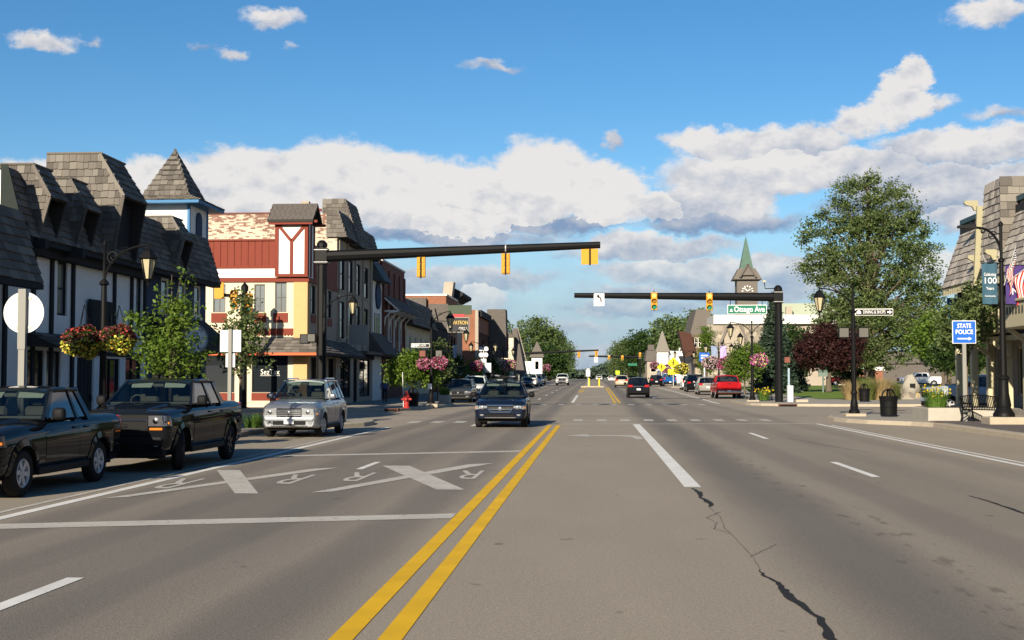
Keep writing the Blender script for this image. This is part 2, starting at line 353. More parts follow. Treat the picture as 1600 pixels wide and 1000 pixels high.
def ystations(y0, y1):
    out = [y0]; y = y0
    while y < y1:
        y += 4 if y < 90 else 8 if y < 300 else 60 if y < 900 else 400
        out.append(min(y, y1))
    return out
def strip(mb, x0, x1, y0, y1, dz):
    ys = ystations(y0, y1); v = []
    for y in ys: v += [(x0, y, gz(y)+dz), (x1, y, gz(y)+dz)]
    mb.add(v, [(2*i, 2*i+1, 2*i+3, 2*i+2) for i in range(len(ys)-1)])
g = MB(); strip(g, -2500, 2500, -200, 4500, -0.06)
struct(g.build('ground', M_GRASS))
r = MB(); strip(r, -14, 14, -40, 1500, 0.0)
for (x0, x1, y0, y1) in ((-170, -14, 49, 66), (14, 200, 57, 81), (-170, -14, 228, 246), (14, 200, 228, 250)): strip(r, x0, x1, y0, y1, 0.0)
road = struct(r.build('road', M_ASPH))
# the parking lot and plaza around the park
pl = MB(); strip(pl, 36, 120, 120, 230, -0.02); struct(pl.build('parking_lot', M_ASPH))

def pavement(name, side, pts, inner, mats, kerb=0.18, h=0.15):
    """raised pavement between x = inner and the kerb line pts [(y, x)], its kerb a band of its own"""
    P = []
    for (ya, xa), (yb, xb) in zip(pts, pts[1:]):
        n = max(1, int((yb-ya)/8)); P += [(ya+(yb-ya)*i/n, xa+(xb-xa)*i/n) for i in range(n)]
    P.append(pts[-1])
    a = MB(); k = MB(); n = len(P); v = []; kv = []
    for y, x in P:
        z = gz(y)+h; v += [(inner, y, z), (x+side*kerb, y, z)]
        kv += [(x+side*kerb, y, z+0.004), (x+side*0.05, y, z+0.003), (x+side*0.02, y, z-0.02), (x-side*0.01, y, z-h-0.05)]
    a.add(v, [(2*i, 2*i+1, 2*i+3, 2*i+2) for i in range(n-1)])
    k.add(kv, [(4*i+j, 4*i+j+1, 4*i+5+j, 4*i+4+j) for i in range(n-1) for j in range(3)])
    for (y, x), d in ((P[0], -1), (P[-1], 1)):                # kerb along the side street
        xa, xb = sorted((inner, x)); yy = y+d*0.005; k.box(xa, xb, min(yy, yy-d*kerb), max(yy, yy-d*kerb), gz(y)-0.05, gz(y)+h+0.006)
    o = struct(a.build(name, mats[0])); struct(k.build('kerb', mats[1], o)); return o
def corner(y0, x0, y1, x1, n=6, mode='in'):
    """quarter turn from (y0,x0) to (y1,x1)"""
    out = []
    for i in range(n+1):
        t = math.pi/2*i/n
        out.append((y0+(y1-y0)*math.sin(t), x0+(x1-x0)*(1-math.cos(t))) if mode == 'in' else (y0+(y1-y0)*(1-math.cos(t)), x0+(x1-x0)*math.sin(t)))
    return out
KM = (M_CONC, M_KERB)
pavement('pavement', -1, [(-40, -10.3), (41.5, -10.3), (42.8, -9.9), (44, -8.7), (45.2, -8.2)]+corner(46.8, -8.15, 52.6, -14.5)+[(52.75, -60)], -60, KM)
pavement('pavement', -1, [(64.2, -60)]+corner(64.3, -14.5, 68, -10.1, mode='out')+[(72, -9.4), (76, -8.95), (81, -8.95), (83, -9.5), (85, -10.6), (226, -10.6), (228, -14), (228.2, -60)], -60, KM)
pavement('pavement', 1, [(-40, 12.0), (46, 11.85), (47.3, 11.4), (49, 10.2), (50.5, 9.7), (52, 9.5)]+corner(54, 9.6, 58.5, 17)+[(58.7, 60)], 60, KM)
pavement('pavement', 1, [(79.4, 60)]+corner(79.5, 15, 84, 9.7, mode='out')+[(92, 9.6), (95, 10.6), (97, 11.9), (170, 11.9), (173, 10.2), (182, 10.2), (185, 11.9), (226, 11.9), (227, 15), (228, 60)], 60, KM)
pavement('pavement', -1, [(246, -60), (246.3, -13), (248, -10.6), (900, -10.6)], -60, KM)
pavement('pavement', 1, [(250, 60), (250.3, 14), (252, 11.9), (900, 11.9)], 60, KM)
# dark paver strip behind the near right kerb
pv = MB(); pv.box(12.3, 15.2, 20, 48.6, 0.10, 0.156); struct(pv.build('paver_strip', M_PAVER))
pk = MB()
for y0, y1, x0, x1 in ((96, 168, 16.5, 58),):
    ys = ystations(y0, y1); v = []
    for y in ys: v += [(x0, y, gz(y)+0.17), (x1, y, gz(y)+0.17+0.6)]
    pk.add(v, [(2*i, 2*i+1, 2*i+3, 2*i+2) for i in range(len(ys)-1)])
struct(pk.build('park_lawn', M_GRASS))

# ---------------------------------------------------------------- markings, children of the road
def mark(name, pts, m=None, dz=0.005):
    """flat polygon on the road, long ones follow the rise"""
    b = MB(); b.add([(x, y, gz(y)+dz) for x, y in pts], [tuple(range(len(pts)))]); return b.build(name, m or M_WHITE_PAINT, road)
def line(name, x, w, y0, y1, m=None, dz=0.005):
    b = MB(); ys = ystations(y0, y1); v = []
    for y in ys: v += [(x-w/2, y, gz(y)+dz), (x+w/2, y, gz(y)+dz)]
    b.add(v, [(2*i, 2*i+1, 2*i+3, 2*i+2) for i in range(len(ys)-1)]); return b.build(name, m or M_WHITE_PAINT, road)
for x in (-1.66, -1.34): line('yellow_line', x, 0.16, -30, 46.8, M_YELLOW_PAINT)
line('turn_lane_line', 1.52, 0.26, 20.3, 48.1)
for y0 in (22.6, 36.7): line('lane_dash', 4.84, 0.15, y0, y0+4.0)
for y0 in (-5, 6.9, 46.0): line('lane_dash', -4.43, 0.15, y0, y0+3.85)
line('edge_line', 8.34, 0.16, -30, 49.2); line('edge_line', 8.62, 0.10, 22, 47.6)
line('edge_line', -7.24, 0.17, -30, 44.6); line('edge_line', -7.56, 0.10, 12, 38.0, M_WORN_PAINT)
mark('stop_line', [(-1.2, 48.0), (8.3, 49.0), (8.3, 49.35), (-1.2, 48.35)], M_WORN_PAINT)
for i in range(9):
    x = -0.9+i*0.96; y = 51.6+0.09*i; mark('crosswalk_bar', [(x, y), (x+.38, y), (x+.38, y+2.0), (x, y+2.0)], M_WORN_PAINT)
for i in range(4):
    x = -7.3+i*0.9; y = 49.0+.1*i; mark('crosswalk_bar', [(x, y), (x+.42, y), (x+.42, y+1.9), (x, y+1.9)], M_WORN_PAINT)
for i in range(14):
    x = -8.2+i*1.15; mark('crosswalk_bar', [(x, 83.5), (x+.4, 83.5), (x+.4, 86), (x, 86)], M_WORN_PAINT)
mark('transverse_line', [(-7.15, 27.5), (-1.75, 29.8), (-1.75, 30.35), (-7.15, 28.0)], M_WORN_PAINT)
mark('transverse_line', [(-7.1, 14.05), (-1.75, 15.6), (-1.75, 16.15), (-7.1, 14.6)], M_WORN_PAINT)
def rail_x(ax, ay, w, bx, by, cx, cy, dx, dy, v):
    """two crossed strokes of the railroad mark: a thick one from (ax, ay) to (bx, by) and a long one from (cx, cy) to (dx, dy), each given by its left edge; the long one lies a hair higher"""
    mark('cross_stroke', [(ax, ay), (ax+w, ay), (bx+w*0.8, by), (bx, by)], M_WORN_PAINT)
    mark('cross_stroke', [(cx, cy), (cx+v, cy+0.2), (dx, dy), (dx-v*1.6, dy-0.35)], M_WORN_PAINT, 0.0065)
def road_r(x, y, w, l):
    me = text_mesh('R', M_WORN_PAINT, 1.0, 0.0); xs = [v.co.x for v in me.vertices]; ys = [v.co.y for v in me.vertices]
    o = obj('road_letter', me, road, (x, y, 0.006), (0, 0, math.pi)); o.scale = (w/(max(xs)-min(xs)), l/(max(ys)-min(ys)), 1)
rail_x(-7.03, 23.5, 0.44, -5.33, 18.75, -6.98, 17.85, -4.88, 24.3, 0.28); rail_x(-4.16, 24.9, 0.54, -2.43, 19.6, -4.24, 18.95, -2.04, 25.75, 0.30)
for x, y in ((-6.78, 20.6), (-5.1, 21.6), (-4.12, 22.2), (-2.22, 22.8)): road_r(x, y, 0.42, 1.95)
line('lane_dash', -4.43, 0.13, 23.9, 26.0)
mark('turn_arrow', [(1.15, 36.3), (1.35, 36.3), (1.33, 37.6), (1.2, 38.5), (0.6, 38.75), (-0.25, 38.8), (-0.2, 39.4), (-0.95, 38.5), (-0.15, 37.7), (-0.2, 38.2), (0.7, 38.1), (1.05, 37.7)], M_WORN_PAINT)
mark('turn_arrow_bar', [(-1.0, 110), (1.1, 110), (1.1, 111.2), (-1.0, 111.2)], M_WORN_PAINT)
for x in (1.38, 1.70): line('yellow_line', x, 0.14, 89, 176, M_YELLOW_PAINT)
for x in (-1.70, -1.40):
    line('yellow_line', x, 0.14, 132, 150, M_YELLOW_PAINT); line('yellow_line', x, 0.14, 163, 178, M_YELLOW_PAINT)
line('turn_lane_line', -1.62, 0.2, 91, 117)
for y0 in (100, 115, 130, 145, 160, 175, 190):
    line('lane_dash', -4.43, 0.15, y0, y0+3.8); line('lane_dash', 4.84, 0.15, y0+5, y0+8.8)
line('edge_line', 8.42, 0.17, 88, 172); line('edge_line', -7.3, 0.15, 92, 225)
# sealed cracks
M_HAIR = mat('hairline_crack', (0.13, 0.115, 0.10), 0.9)
def crack(pts, ws, m=M_TAR):
    b = MB(); v = []; n = len(pts); rr = random.Random(len(pts)*31+int(pts[0][1]*10))
    P = []; Wd = []
    for i in range(n-1):
        for t in np.linspace(0, 1, 7)[:-1]:
            P.append((pts[i][0]*(1-t)+pts[i+1][0]*t+rr.uniform(-.014, .014), pts[i][1]*(1-t)+pts[i+1][1]*t)); Wd.append(max(0.006, (ws[i]*(1-t)+ws[i+1]*t)*rr.uniform(.65, 1.3)))
    P.append(pts[-1]); Wd.append(ws[-1])
    for i, (x, y) in enumerate(P):
        a = P[max(i-1, 0)]; c = P[min(i+1, len(P)-1)]; t = Vector((c[0]-a[0], c[1]-a[1])).normalized(); nx, ny = -t.y, t.x; w = Wd[i]/2
        v += [(x-nx*w, y-ny*w, gz(y)+0.004), (x+nx*w, y+ny*w, gz(y)+0.004)]
    b.add(v, [(2*i, 2*i+1, 2*i+3, 2*i+2) for i in range(len(P)-1)]); return b.build('crack', m, road)
crack([(1.56, 8.0), (1.53, 8.6), (1.58, 9.3), (1.50, 10.2), (1.52, 10.8), (1.44, 11.3), (1.46, 11.6)], [.06, .075, .05, .08, .05, .04, .006])
crack([(1.46, 11.6), (1.50, 13), (1.46, 14.5), (1.52, 16), (1.50, 17.2)], [.010]*5, M_HAIR)
crack([(1.50, 17.2), (1.58, 17.6), (1.50, 18.6), (1.55, 19.4), (1.49, 20.1)], [.02, .10, .05, .08, .04])
crack([(1.48, 14.3), (1.34, 14.7), (1.42, 15.3), (1.36, 15.9), (1.6, 16.6)], [.012]*5, M_HAIR)
crack([(1.46, 12.4), (1.62, 12.8), (1.85, 13.4)], [.010]*3, M_HAIR)
crack([(5.38, 15.0), (5.40, 16.8), (5.44, 18.0), (5.42, 19.1)], [.05, .06, .05, .02])
crack([(-12.5, 57.5), (-8, 58.6), (-3, 58.5), (3, 58.7), (9, 59.3), (12, 59.0)], [.16, .16, .14, .14, .12, .1])
crack([(6.3, 30), (5.9, 33), (5.5, 37.2)], [.012, .02, .012])
# ================================================================ building kit
M_STUCCO = mat('white_stucco', (0.72, 0.72, 0.70), 0.85, var=0.10, scale=1.2, bump=0.35, bscale=25)
M_TIMBER = mat('dark_timber', (0.024, 0.026, 0.030), 0.85, var=0.3, scale=6, spec=0.15)
M_NAVY = mat('navy_stucco', (0.030, 0.052, 0.105), 0.8, var=0.15, scale=2, bump=0.3, bscale=25)
M_DECK = mat('roof_deck', (0.035, 0.032, 0.030), 0.9)
def shingle_material(name='cedar_shingle', k_=1.0):
    m, nt, b = _nt(name); L = nt.links; N = nt.nodes.new
    tc = N('ShaderNodeTexCoord').outputs['Object']; mp = N('ShaderNodeMapping'); mp.inputs['Scale'].default_value = (30, 2.5, 30); L.new(tc, mp.inputs[0])
    oi = N('ShaderNodeObjectInfo').outputs['Random']; isl = N('ShaderNodeNewGeometry').outputs['Random Per Island']
    a = N('ShaderNodeVectorMath'); a.operation = 'ADD'; L.new(mp.outputs[0], a.inputs[0]); cx = N('ShaderNodeCombineXYZ'); s = N('ShaderNodeMath'); s.operation = 'MULTIPLY'; L.new(oi, s.inputs[0]); s.inputs[1].default_value = 40; L.new(s.outputs[0], cx.inputs[0]); L.new(cx.outputs[0], a.inputs[1])
    n = N('ShaderNodeTexNoise'); n.inputs['Scale'].default_value = 1.0; n.inputs['Detail'].default_value = 4; L.new(a.outputs[0], n.inputs['Vector'])
    r = N('ShaderNodeValToRGB'); e = r.color_ramp.elements
    q = N('ShaderNodeMath'); q.operation = 'ADD'; L.new(oi, q.inputs[0]); L.new(isl, q.inputs[1]); fr = N('ShaderNodeMath'); fr.operation = 'FRACT'; L.new(q.outputs[0], fr.inputs[0]); L.new(fr.outputs[0], r.inputs[0])
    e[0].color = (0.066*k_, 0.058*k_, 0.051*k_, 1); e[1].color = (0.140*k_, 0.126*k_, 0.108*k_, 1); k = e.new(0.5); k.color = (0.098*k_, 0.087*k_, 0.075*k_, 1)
    f = N('ShaderNodeMath'); f.operation = 'MULTIPLY_ADD'; L.new(n.outputs['Fac'], f.inputs[0]); f.inputs[1].default_value = 1.0; f.inputs[2].default_value = 0.5
    x = N('ShaderNodeVectorMath'); x.operation = 'SCALE'; L.new(r.outputs[0], x.inputs[0]); L.new(f.outputs[0], x.inputs['Scale']); L.new(x.outputs[0], b.inputs['Base Color']); b.inputs['Roughness'].default_value = 0.9; b.inputs['Specular IOR Level'].default_value = 0.2
    bp = N('ShaderNodeBump'); bp.inputs['Strength'].default_value = 0.5; bp.inputs['Distance'].default_value = 0.01; L.new(n.outputs['Fac'], bp.inputs['Height']); L.new(bp.outputs[0], b.inputs['Normal'])
    return m
M_SHINGLE = shingle_material('cedar_shingle', 1.3); M_SHINGLE_SUNWARD = shingle_material('sunward_cedar_shingle', 1.5); M_SHINGLE_PALE = shingle_material('weathered_cedar_grazing_sun', 3.3)  # shop's weathered cedar, sun angle put into colour: pale where grazing, darker facing sun
M_GLASSB = mat('window_glass', (0.014, 0.017, 0.020), 0.04, spec=0.8)
M_GLASSL = mat('sky_pale_window_glass', (0.15, 0.165, 0.17), 0.08, var=0.35, scale=1.2, spec=0.8)  # sky mirrored in the panes is mixed into their base colour
M_GREYSHINGLE = mat('grey_asphalt_shingle', (0.105, 0.092, 0.082), 0.95, var=0.3, scale=3, bump=0.8, bscale=9)
M_BLACK = mat('black_metal', (0.012, 0.012, 0.013), 0.5, var=0.2, scale=5, spec=0.2)
M_CREAM = mat('cream_stucco', (0.56, 0.49, 0.36), 0.85, var=0.10, scale=1.5, bump=0.3, bscale=25)
M_WHITEW = mat('white_board', (0.74, 0.72, 0.67), 0.7, var=0.08, scale=2)
M_REDT = mat('red_painted_wood', (0.165, 0.030, 0.016), 0.7, var=0.15, scale=4)
M_TAN = mat('tan_stucco', (0.315, 0.27, 0.215), 0.85, var=0.15, scale=1.5, bump=0.3, bscale=20)
M_OCHRE = mat('ochre_stucco', (0.50, 0.315, 0.145), 0.85, var=0.10, scale=1.5)
def brick_material(name, c1, c2, mortar, sc=1.0, peel=None):
    m, nt, b = _nt(name); L = nt.links; N = nt.nodes.new
    g = N('ShaderNodeNewGeometry'); sep = N('ShaderNodeSeparateXYZ'); L.new(g.outputs['Position'], sep.inputs[0])
    u = N('ShaderNodeMath'); u.operation = 'ADD'; L.new(sep.outputs[0], u.inputs[0]); L.new(sep.outputs[1], u.inputs[1])
    cb = N('ShaderNodeCombineXYZ'); L.new(u.outputs[0], cb.inputs[0]); L.new(sep.outputs[2], cb.inputs[1])
    t = N('ShaderNodeTexBrick'); L.new(cb.outputs[0], t.inputs['Vector']); t.inputs['Scale'].default_value = sc
    t.inputs['Brick Width'].default_value = 0.215; t.inputs['Row Height'].default_value = 0.075; t.inputs['Mortar Size'].default_value = 0.008; t.inputs['Bias'].default_value = 0.0
    t.inputs['Color1'].default_value = (*c1, 1); t.inputs['Color2'].default_value = (*c2, 1); t.inputs['Mortar'].default_value = (*mortar, 1)
    col = t.outputs['Color']
    if peel:
        n = N('ShaderNodeTexNoise'); mp = N('ShaderNodeMapping'); mp.inputs['Scale'].default_value = (1.1, 3.4, 1); L.new(cb.outputs[0], mp.inputs[0]); L.new(mp.outputs[0], n.inputs['Vector']); n.inputs['Scale'].default_value = 1.6; n.inputs['Detail'].default_value = 8; n.inputs['Roughness'].default_value = 0.72
        zz = N('ShaderNodeMapRange'); L.new(sep.outputs[2], zz.inputs[0]); zz.inputs[1].default_value = 9.9; zz.inputs[2].default_value = 11.9; zz.inputs[3].default_value = -0.07; zz.inputs[4].default_value = 0.16
        ad = N('ShaderNodeMath'); ad.operation = 'ADD'; L.new(n.outputs['Fac'], ad.inputs[0]); L.new(zz.outputs[0], ad.inputs[1])
        t2 = N('ShaderNodeTexBrick'); L.new(cb.outputs[0], t2.inputs['Vector']); t2.inputs['Scale'].default_value = sc; t2.inputs['Brick Width'].default_value = 0.30; t2.inputs['Row Height'].default_value = 0.085; t2.inputs['Mortar Size'].default_value = 0.0; t2.inputs['Color1'].default_value = (0, 0, 0, 1); t2.inputs['Color2'].default_value = (1, 1, 1, 1)
        pr = N('ShaderNodeMath'); pr.operation = 'MULTIPLY_ADD'; L.new(t2.outputs['Color'], pr.inputs[0]); pr.inputs[1].default_value = 0.30; L.new(ad.outputs[0], pr.inputs[2])
        r = N('ShaderNodeMapRange'); L.new(pr.outputs[0], r.inputs[0]); r.inputs[1].default_value = 0.70; r.inputs[2].default_value = 0.75
        x = N('ShaderNodeMixRGB'); L.new(r.outputs[0], x.inputs[0]); x.inputs[1].default_value = (*peel, 1); L.new(col, x.inputs[2]); col = x.outputs[0]
    n2 = N('ShaderNodeTexNoise'); n2.inputs['Scale'].default_value = 0.8; n2.inputs['Detail'].default_value = 6; L.new(g.outputs['Position'], n2.inputs['Vector'])
    f = N('ShaderNodeMath'); f.operation = 'MULTIPLY_ADD'; L.new(n2.outputs['Fac'], f.inputs[0]); f.inputs[1].default_value = 0.6; f.inputs[2].default_value = 0.7
    y = N('ShaderNodeVectorMath'); y.operation = 'SCALE'; L.new(col, y.inputs[0]); L.new(f.outputs[0], y.inputs['Scale']); L.new(y.outputs[0], b.inputs['Base Color'])
    b.inputs['Roughness'].default_value = 0.9
    bp = N('ShaderNodeBump'); bp.inputs['Strength'].default_value = 0.4; bp.inputs['Distance'].default_value = 0.01; bp.invert = True; L.new(t.outputs['Fac'], bp.inputs['Height']); L.new(bp.outputs[0], b.inputs['Normal'])
    return m
M_PEEL = brick_material('peeling_painted_brick', (0.20, 0.085, 0.058), (0.155, 0.065, 0.045), (0.25, 0.18, 0.14), peel=(0.47, 0.405, 0.315))
M_REDBRICK = brick_material('red_brick', (0.19, 0.055, 0.036), (0.13, 0.040, 0.028), (0.12, 0.07, 0.055))
M_ORBRICK = brick_material('orange_brick', (0.25, 0.085, 0.040), (0.19, 0.064, 0.032), (0.22, 0.13, 0.08))
def stone_material():
    m, nt, b = _nt('fieldstone'); L = nt.links; N = nt.nodes.new
    g = N('ShaderNodeNewGeometry').outputs['Position']
    v = N('ShaderNodeTexVoronoi'); v.inputs['Scale'].default_value = 1.7; L.new(g, v.inputs['Vector'])
    r = N('ShaderNodeValToRGB'); L.new(v.outputs['Color'], r.inputs[0]); e = r.color_ramp.elements
    e[0].color = (0.10, 0.085, 0.07, 1); e[1].color = (0.36, 0.31, 0.24, 1); L.new(r.outputs[0], b.inputs['Base Color']); b.inputs['Roughness'].default_value = 0.9
    return m
M_STONE = stone_material()

class Plane:
    """facade plane: world point of (along, height, depth behind the face)"""
    def __init__(s, side, at): s.side = side; s.at = at
    def __call__(s, u, z, d=0.0):
        if s.side == '+x': return (s.at-d, u, z)
        if s.side == '-x': return (s.at+d, u, z)
        return (u, s.at+d, z)               # faces -y
def wall(b, name, T, u0, u1, z0, z1, holes, m, reveal=0.14):
    """wall face with real openings and their reveals"""
    us = sorted({u0, u1, *[h[0] for h in holes], *[h[1] for h in holes]}); zs = sorted({z0, z1, *[h[2] for h in holes], *[h[3] for h in holes]})
    us = [u for u in us if u0 <= u <= u1]; zs = [z for z in zs if z0 <= z <= z1]
    mb = MB()
    for i in range(len(us)-1):
        for j in range(len(zs)-1):
            cu, cz = (us[i]+us[i+1])/2, (zs[j]+zs[j+1])/2
            if any(h[0] < cu < h[1] and h[2] < cz < h[3] for h in holes): continue
            mb.add([T(us[i], zs[j]), T(us[i+1], zs[j]), T(us[i+1], zs[j+1]), T(us[i], zs[j+1])], [(0, 1, 2, 3)])
    for a, c, lo, hi in [h[:4] for h in holes]:
        R = [(a, lo), (c, lo), (c, hi), (a, hi)]
        for k in range(4):
            p, q = R[k], R[(k+1) % 4]; mb.add([T(*p), T(*q), T(*q, reveal), T(*p, reveal)], [(0, 1, 2, 3)])
    return mb.build(name, m, b)
def tbox(mb, T, u0, u1, z0, z1, d0, d1):
    P = [T(u0, z0, d0), T(u1, z1, d1)]; a, c = P
    return mb.box(min(a[0], c[0]), max(a[0], c[0]), min(a[1], c[1]), max(a[1], c[1]), min(a[2], c[2]), max(a[2], c[2]))
def window(b, T, u0, u1, z0, z1, fm, pm=None, grid=(1, 2), fw=0.06, depth=0.10, sill=None, name='window'):
    """frame in the opening, panes as sub-parts"""
    f = MB(); d0, d1 = depth-0.05, depth+0.03
    tbox(f, T, u0, u0+fw, z0, z1, d0, d1); tbox(f, T, u1-fw, u1, z0, z1, d0, d1); tbox(f, T, u0+fw, u1-fw, z0, z0+fw, d0, d1); tbox(f, T, u0+fw, u1-fw, z1-fw, z1, d0, d1)
    nu, nz = grid; iu0, iu1, iz0, iz1 = u0+fw, u1-fw, z0+fw, z1-fw; mw = fw*0.6
    for i in range(1, nu): c = iu0+(iu1-iu0)*i/nu; tbox(f, T, c-mw/2, c+mw/2, iz0, iz1, d0+0.01, d1)
    for j in range(1, nz):
        c = iz0+(iz1-iz0)*j/nz
        for i in range(nu):
            a = iu0+(iu1-iu0)*i/nu+(mw/2 if i else 0); e = iu0+(iu1-iu0)*(i+1)/nu-(mw/2 if i < nu-1 else 0); tbox(f, T, a, e, c-mw/2, c+mw/2, d0+0.012, d1)
    o = f.build(name, fm, b)
    for i in range(nu):
        for j in range(nz):
            p = MB(); tbox(p, T, iu0+(iu1-iu0)*i/nu, iu0+(iu1-iu0)*(i+1)/nu, iz0+(iz1-iz0)*j/nz, iz0+(iz1-iz0)*(j+1)/nz, depth, depth+0.02); p.build('pane', pm or M_GLASSB, o)
    if sill:
        s = MB(); tbox(s, T, u0-0.06, u1+0.06, z0-0.10, z0-0.002, -0.07, 0.05); s.build('sill', sill, o)
    return o
def part(b, name, m, *boxes, smooth=False):
    mb = MB()
    for x in boxes: mb.box(*x)
    return mb.build(name, m, b, smooth)
# ---- individual shingles
_SH = {}
def shingle_mesh(i, ex, m=None):
    m = m or M_SHINGLE; k = (i, ex, m.name)
    if k not in _SH:
        w = (0.75+0.125*i); l = ex*1.35; mb = MB(); t0, t1 = 0.034, 0.012; rr = random.Random(i*7+int(ex*100)); c = [rr.uniform(-.012, .012) for _ in range(2)]
        mb.hull8([(-w/2, c[0], 0), (w/2, c[1], 0), (w/2, l, 0), (-w/2, l, 0)], [(-w/2, c[0]-.004, t0), (w/2, c[1]-.004, t0), (w/2, l, t1), (-w/2, l, t1)])
        _SH[k] = mb.mesh('shingle', m)
    return _SH[k]
COUNT = {}
def shingles(roof, o, ud, vd, h, lo, hi, ex=0.2, wmin=0.22, wmax=0.42, cap=300, lift=0.004, seed=1, only_merge=False, m=None):
    """shingles laid in rows on the plane o + u*ud + v*vd; lo(v), hi(v) bound each row. Past the cap they are joined into one part"""
    rr = random.Random(seed); o, ud, vd = Vector(o), Vector(ud).normalized(), Vector(vd).normalized(); n = ud.cross(vd).normalized()
    off = ROOT.get(roof.name, Vector((0, 0, 0))); R = Matrix((ud, vd, n)).transposed().to_4x4(); mg = MB(); k = COUNT.get(roof.name, 0)
    rows = int(h/ex)
    for r_ in range(rows):
        v = r_*h/rows; a, b = lo(v+ex*.5), hi(v+ex*.5); u = a-rr.random()*0.12
        while u < b-0.03:
            w = rr.uniform(wmin, wmax); u1 = min(u+w, b); u0 = max(u, a); u += w+0.008
            if u1-u0 < 0.05: continue
            w0 = u1-u0; i = rr.randrange(5); me = shingle_mesh(i, round(ex, 3), m); base = 0.75+0.125*i
            c = o+ud*((u0+u1)/2)+vd*(v-rr.uniform(0, .02))+n*(lift+rr.uniform(0, 0.008)); tilt = Matrix.Rotation(-math.asin(min(.9, 0.026/ex*0.7)), 4, 'X')
            mx = Matrix.Translation(c-off) @ R @ Matrix.Rotation(rr.uniform(-.012, .012), 4, 'Z') @ tilt @ Matrix.Diagonal((w0/base, 1, 1, 1))
            if k < cap and not only_merge:
                ob = bpy.data.objects.new('shingle', me); COL.objects.link(ob); ob.parent = roof; ob.matrix_local = mx; k += 1
            else:
                bs = len(mg.v); mg.v += [tuple(mx @ p.co+off) for p in me.vertices]; mg.f += [[q+bs for q in f.vertices] for f in me.polygons]; mg.m += [0]*len(me.polygons)
    COUNT[roof.name] = k
    if mg.v: x = mg.build('shingles', m or M_SHINGLE, roof); x['kind'] = 'stuff'
# ================================================================ left side, near block
FX, EX, TX, EZ, TZ = -15.6, -14.98, -15.56, 5.5, 7.28            # facade, eave, roof top
PL = Plane('+x', FX)
def mansard(b, y0, y1, ez=EZ, tz=TZ, ex=EX, tx=TX, back=-24.0):
    mb = MB(); mb.prism([(ex, ez), (tx, tz), (back, tz), (back, ez-0.02), (ex, ez-0.02)], 'y', y0, y1)
    r = mb.build('roof', M_DECK, b); s = Vector((tx-ex, 0, tz-ez)); return r, s
def dormer(roof, b, y0, y1, zt, zh, zb, xb, xf, xl, ex=0.2, seed=3, near_rows=True):
    """hooded dormer: two shingled wings, a sloping hood between them and a dark recess below it"""
    th = 0.10; sec = [(xf, zt), (xl, zh), (xl-0.32, zb), (xb, zb), (xb, zt)]
    d = MB(); d.prism(sec, 'y', y0, y0+th); d.prism(sec, 'y', y1-th, y1)
    d.prism([(xf, zt), (xl, zh), (xl-0.06, zh-0.04), (xf-0.12, zt-0.12), (xb, zt-0.12), (xb, zt)], 'y', y0+th, y1-th)
    o = d.build('dormer', M_DECK, b)
    part(o, 'recess', M_TIMBER, (xb, xl-0.5, y0+th+0.003, y1-th-0.003, zb, zh-0.05))
    # near wing faces the street's near end
    h = zt-zb
    def hi(v):
        z = zb+v
        return (xl-0.32)+(0.32)*(z-zb)/(zh-zb)-xb if z < zh else (xl-xb)+(xf-xl)*(z-zh)/(zt-zh)
    shingles(o, (xb, y0-0.001, zb), (1, 0, 0), (0, 0, 1), h, lambda v: 0, lambda v: hi(v)+0.02, ex, 0.14, 0.26, seed=seed)
    s = Vector((xl-xf, 0, zh-zt)); L_ = s.length
    shingles(o, (xl+0.02, y0, zh), (0, 1, 0), -s, L_, lambda v: -0.02+0.35*(y1-y0)*max(0, v/L_-.2)*0.4, lambda v: (y1-y0)+0.02-0.35*(y1-y0)*max(0, v/L_-.2)*0.4, ex, 0.2, 0.34, seed=seed+1)
    e_ = MB(); e_.bar((xf+0.02, y0-0.02, zt), (xl+0.03, y0-0.02, zh), 0.10, 0.07, up=(0, 1, 0)); e_.build('edge_board', M_SHINGLE, o); e_ = MB(); e_.bar((xl+0.02, y0-0.02, zh), (xl-0.30, y0-0.02, zb), 0.09, 0.07, up=(0, 1, 0)); e_.build('edge_board', M_SHINGLE, o)
    c = MB(); c.bbox(xb, xf+0.05, y0-0.04, y1+0.04, zt+0.002, zt+0.07, 0.02); c.build('ridge_cap', M_SHINGLE, o)
    return o
# ---- low neighbour at the left edge of the photo
b = thing('shop_building', 'low shingle-roofed shop at the left edge, before the timbered building', 'building', (FX, 25, 0))
part(b, 'wall', M_STUCCO, (-26, FX-0.3, 12, 32.6, 0.1, 4.4)); part(b, 'timber_front', M_TIMBER, (FX-0.3, FX, 12, 32.55, 0.1, 4.3))
mb = MB(); mb.prism([(-14.4, 4.2), (-15.0, 6.05), (-26, 6.05), (-26, 4.18), (-14.4, 4.18)], 'y', 12, 32.5); rf = mb.build('roof', M_DECK, b)
shingles(rf, (-14.4, 26.5, 4.2), (0, 1, 0), (-0.6, 0, 1.85), 1.94, lambda v: 0, lambda v: 6.0, 0.24, 0.3, 0.5, seed=5)
part(b, 'fascia', M_TIMBER, (-14.62, -14.37, 12, 32.5, 4.02, 4.17))
for y in (29.6, 31.0, 31.9): part(b, 'beam', M_WHITEW, (FX+0.003, FX+0.05, y, y+0.12, 0.15, 4.1))
for (y0, y1) in ((27.5, 29.2), (30.0, 30.8)): window(b, Plane('+x', FX+0.08), y0, y1, 1.0, 3.2, M_WHITEW, fw=0.05, grid=(2, 1))
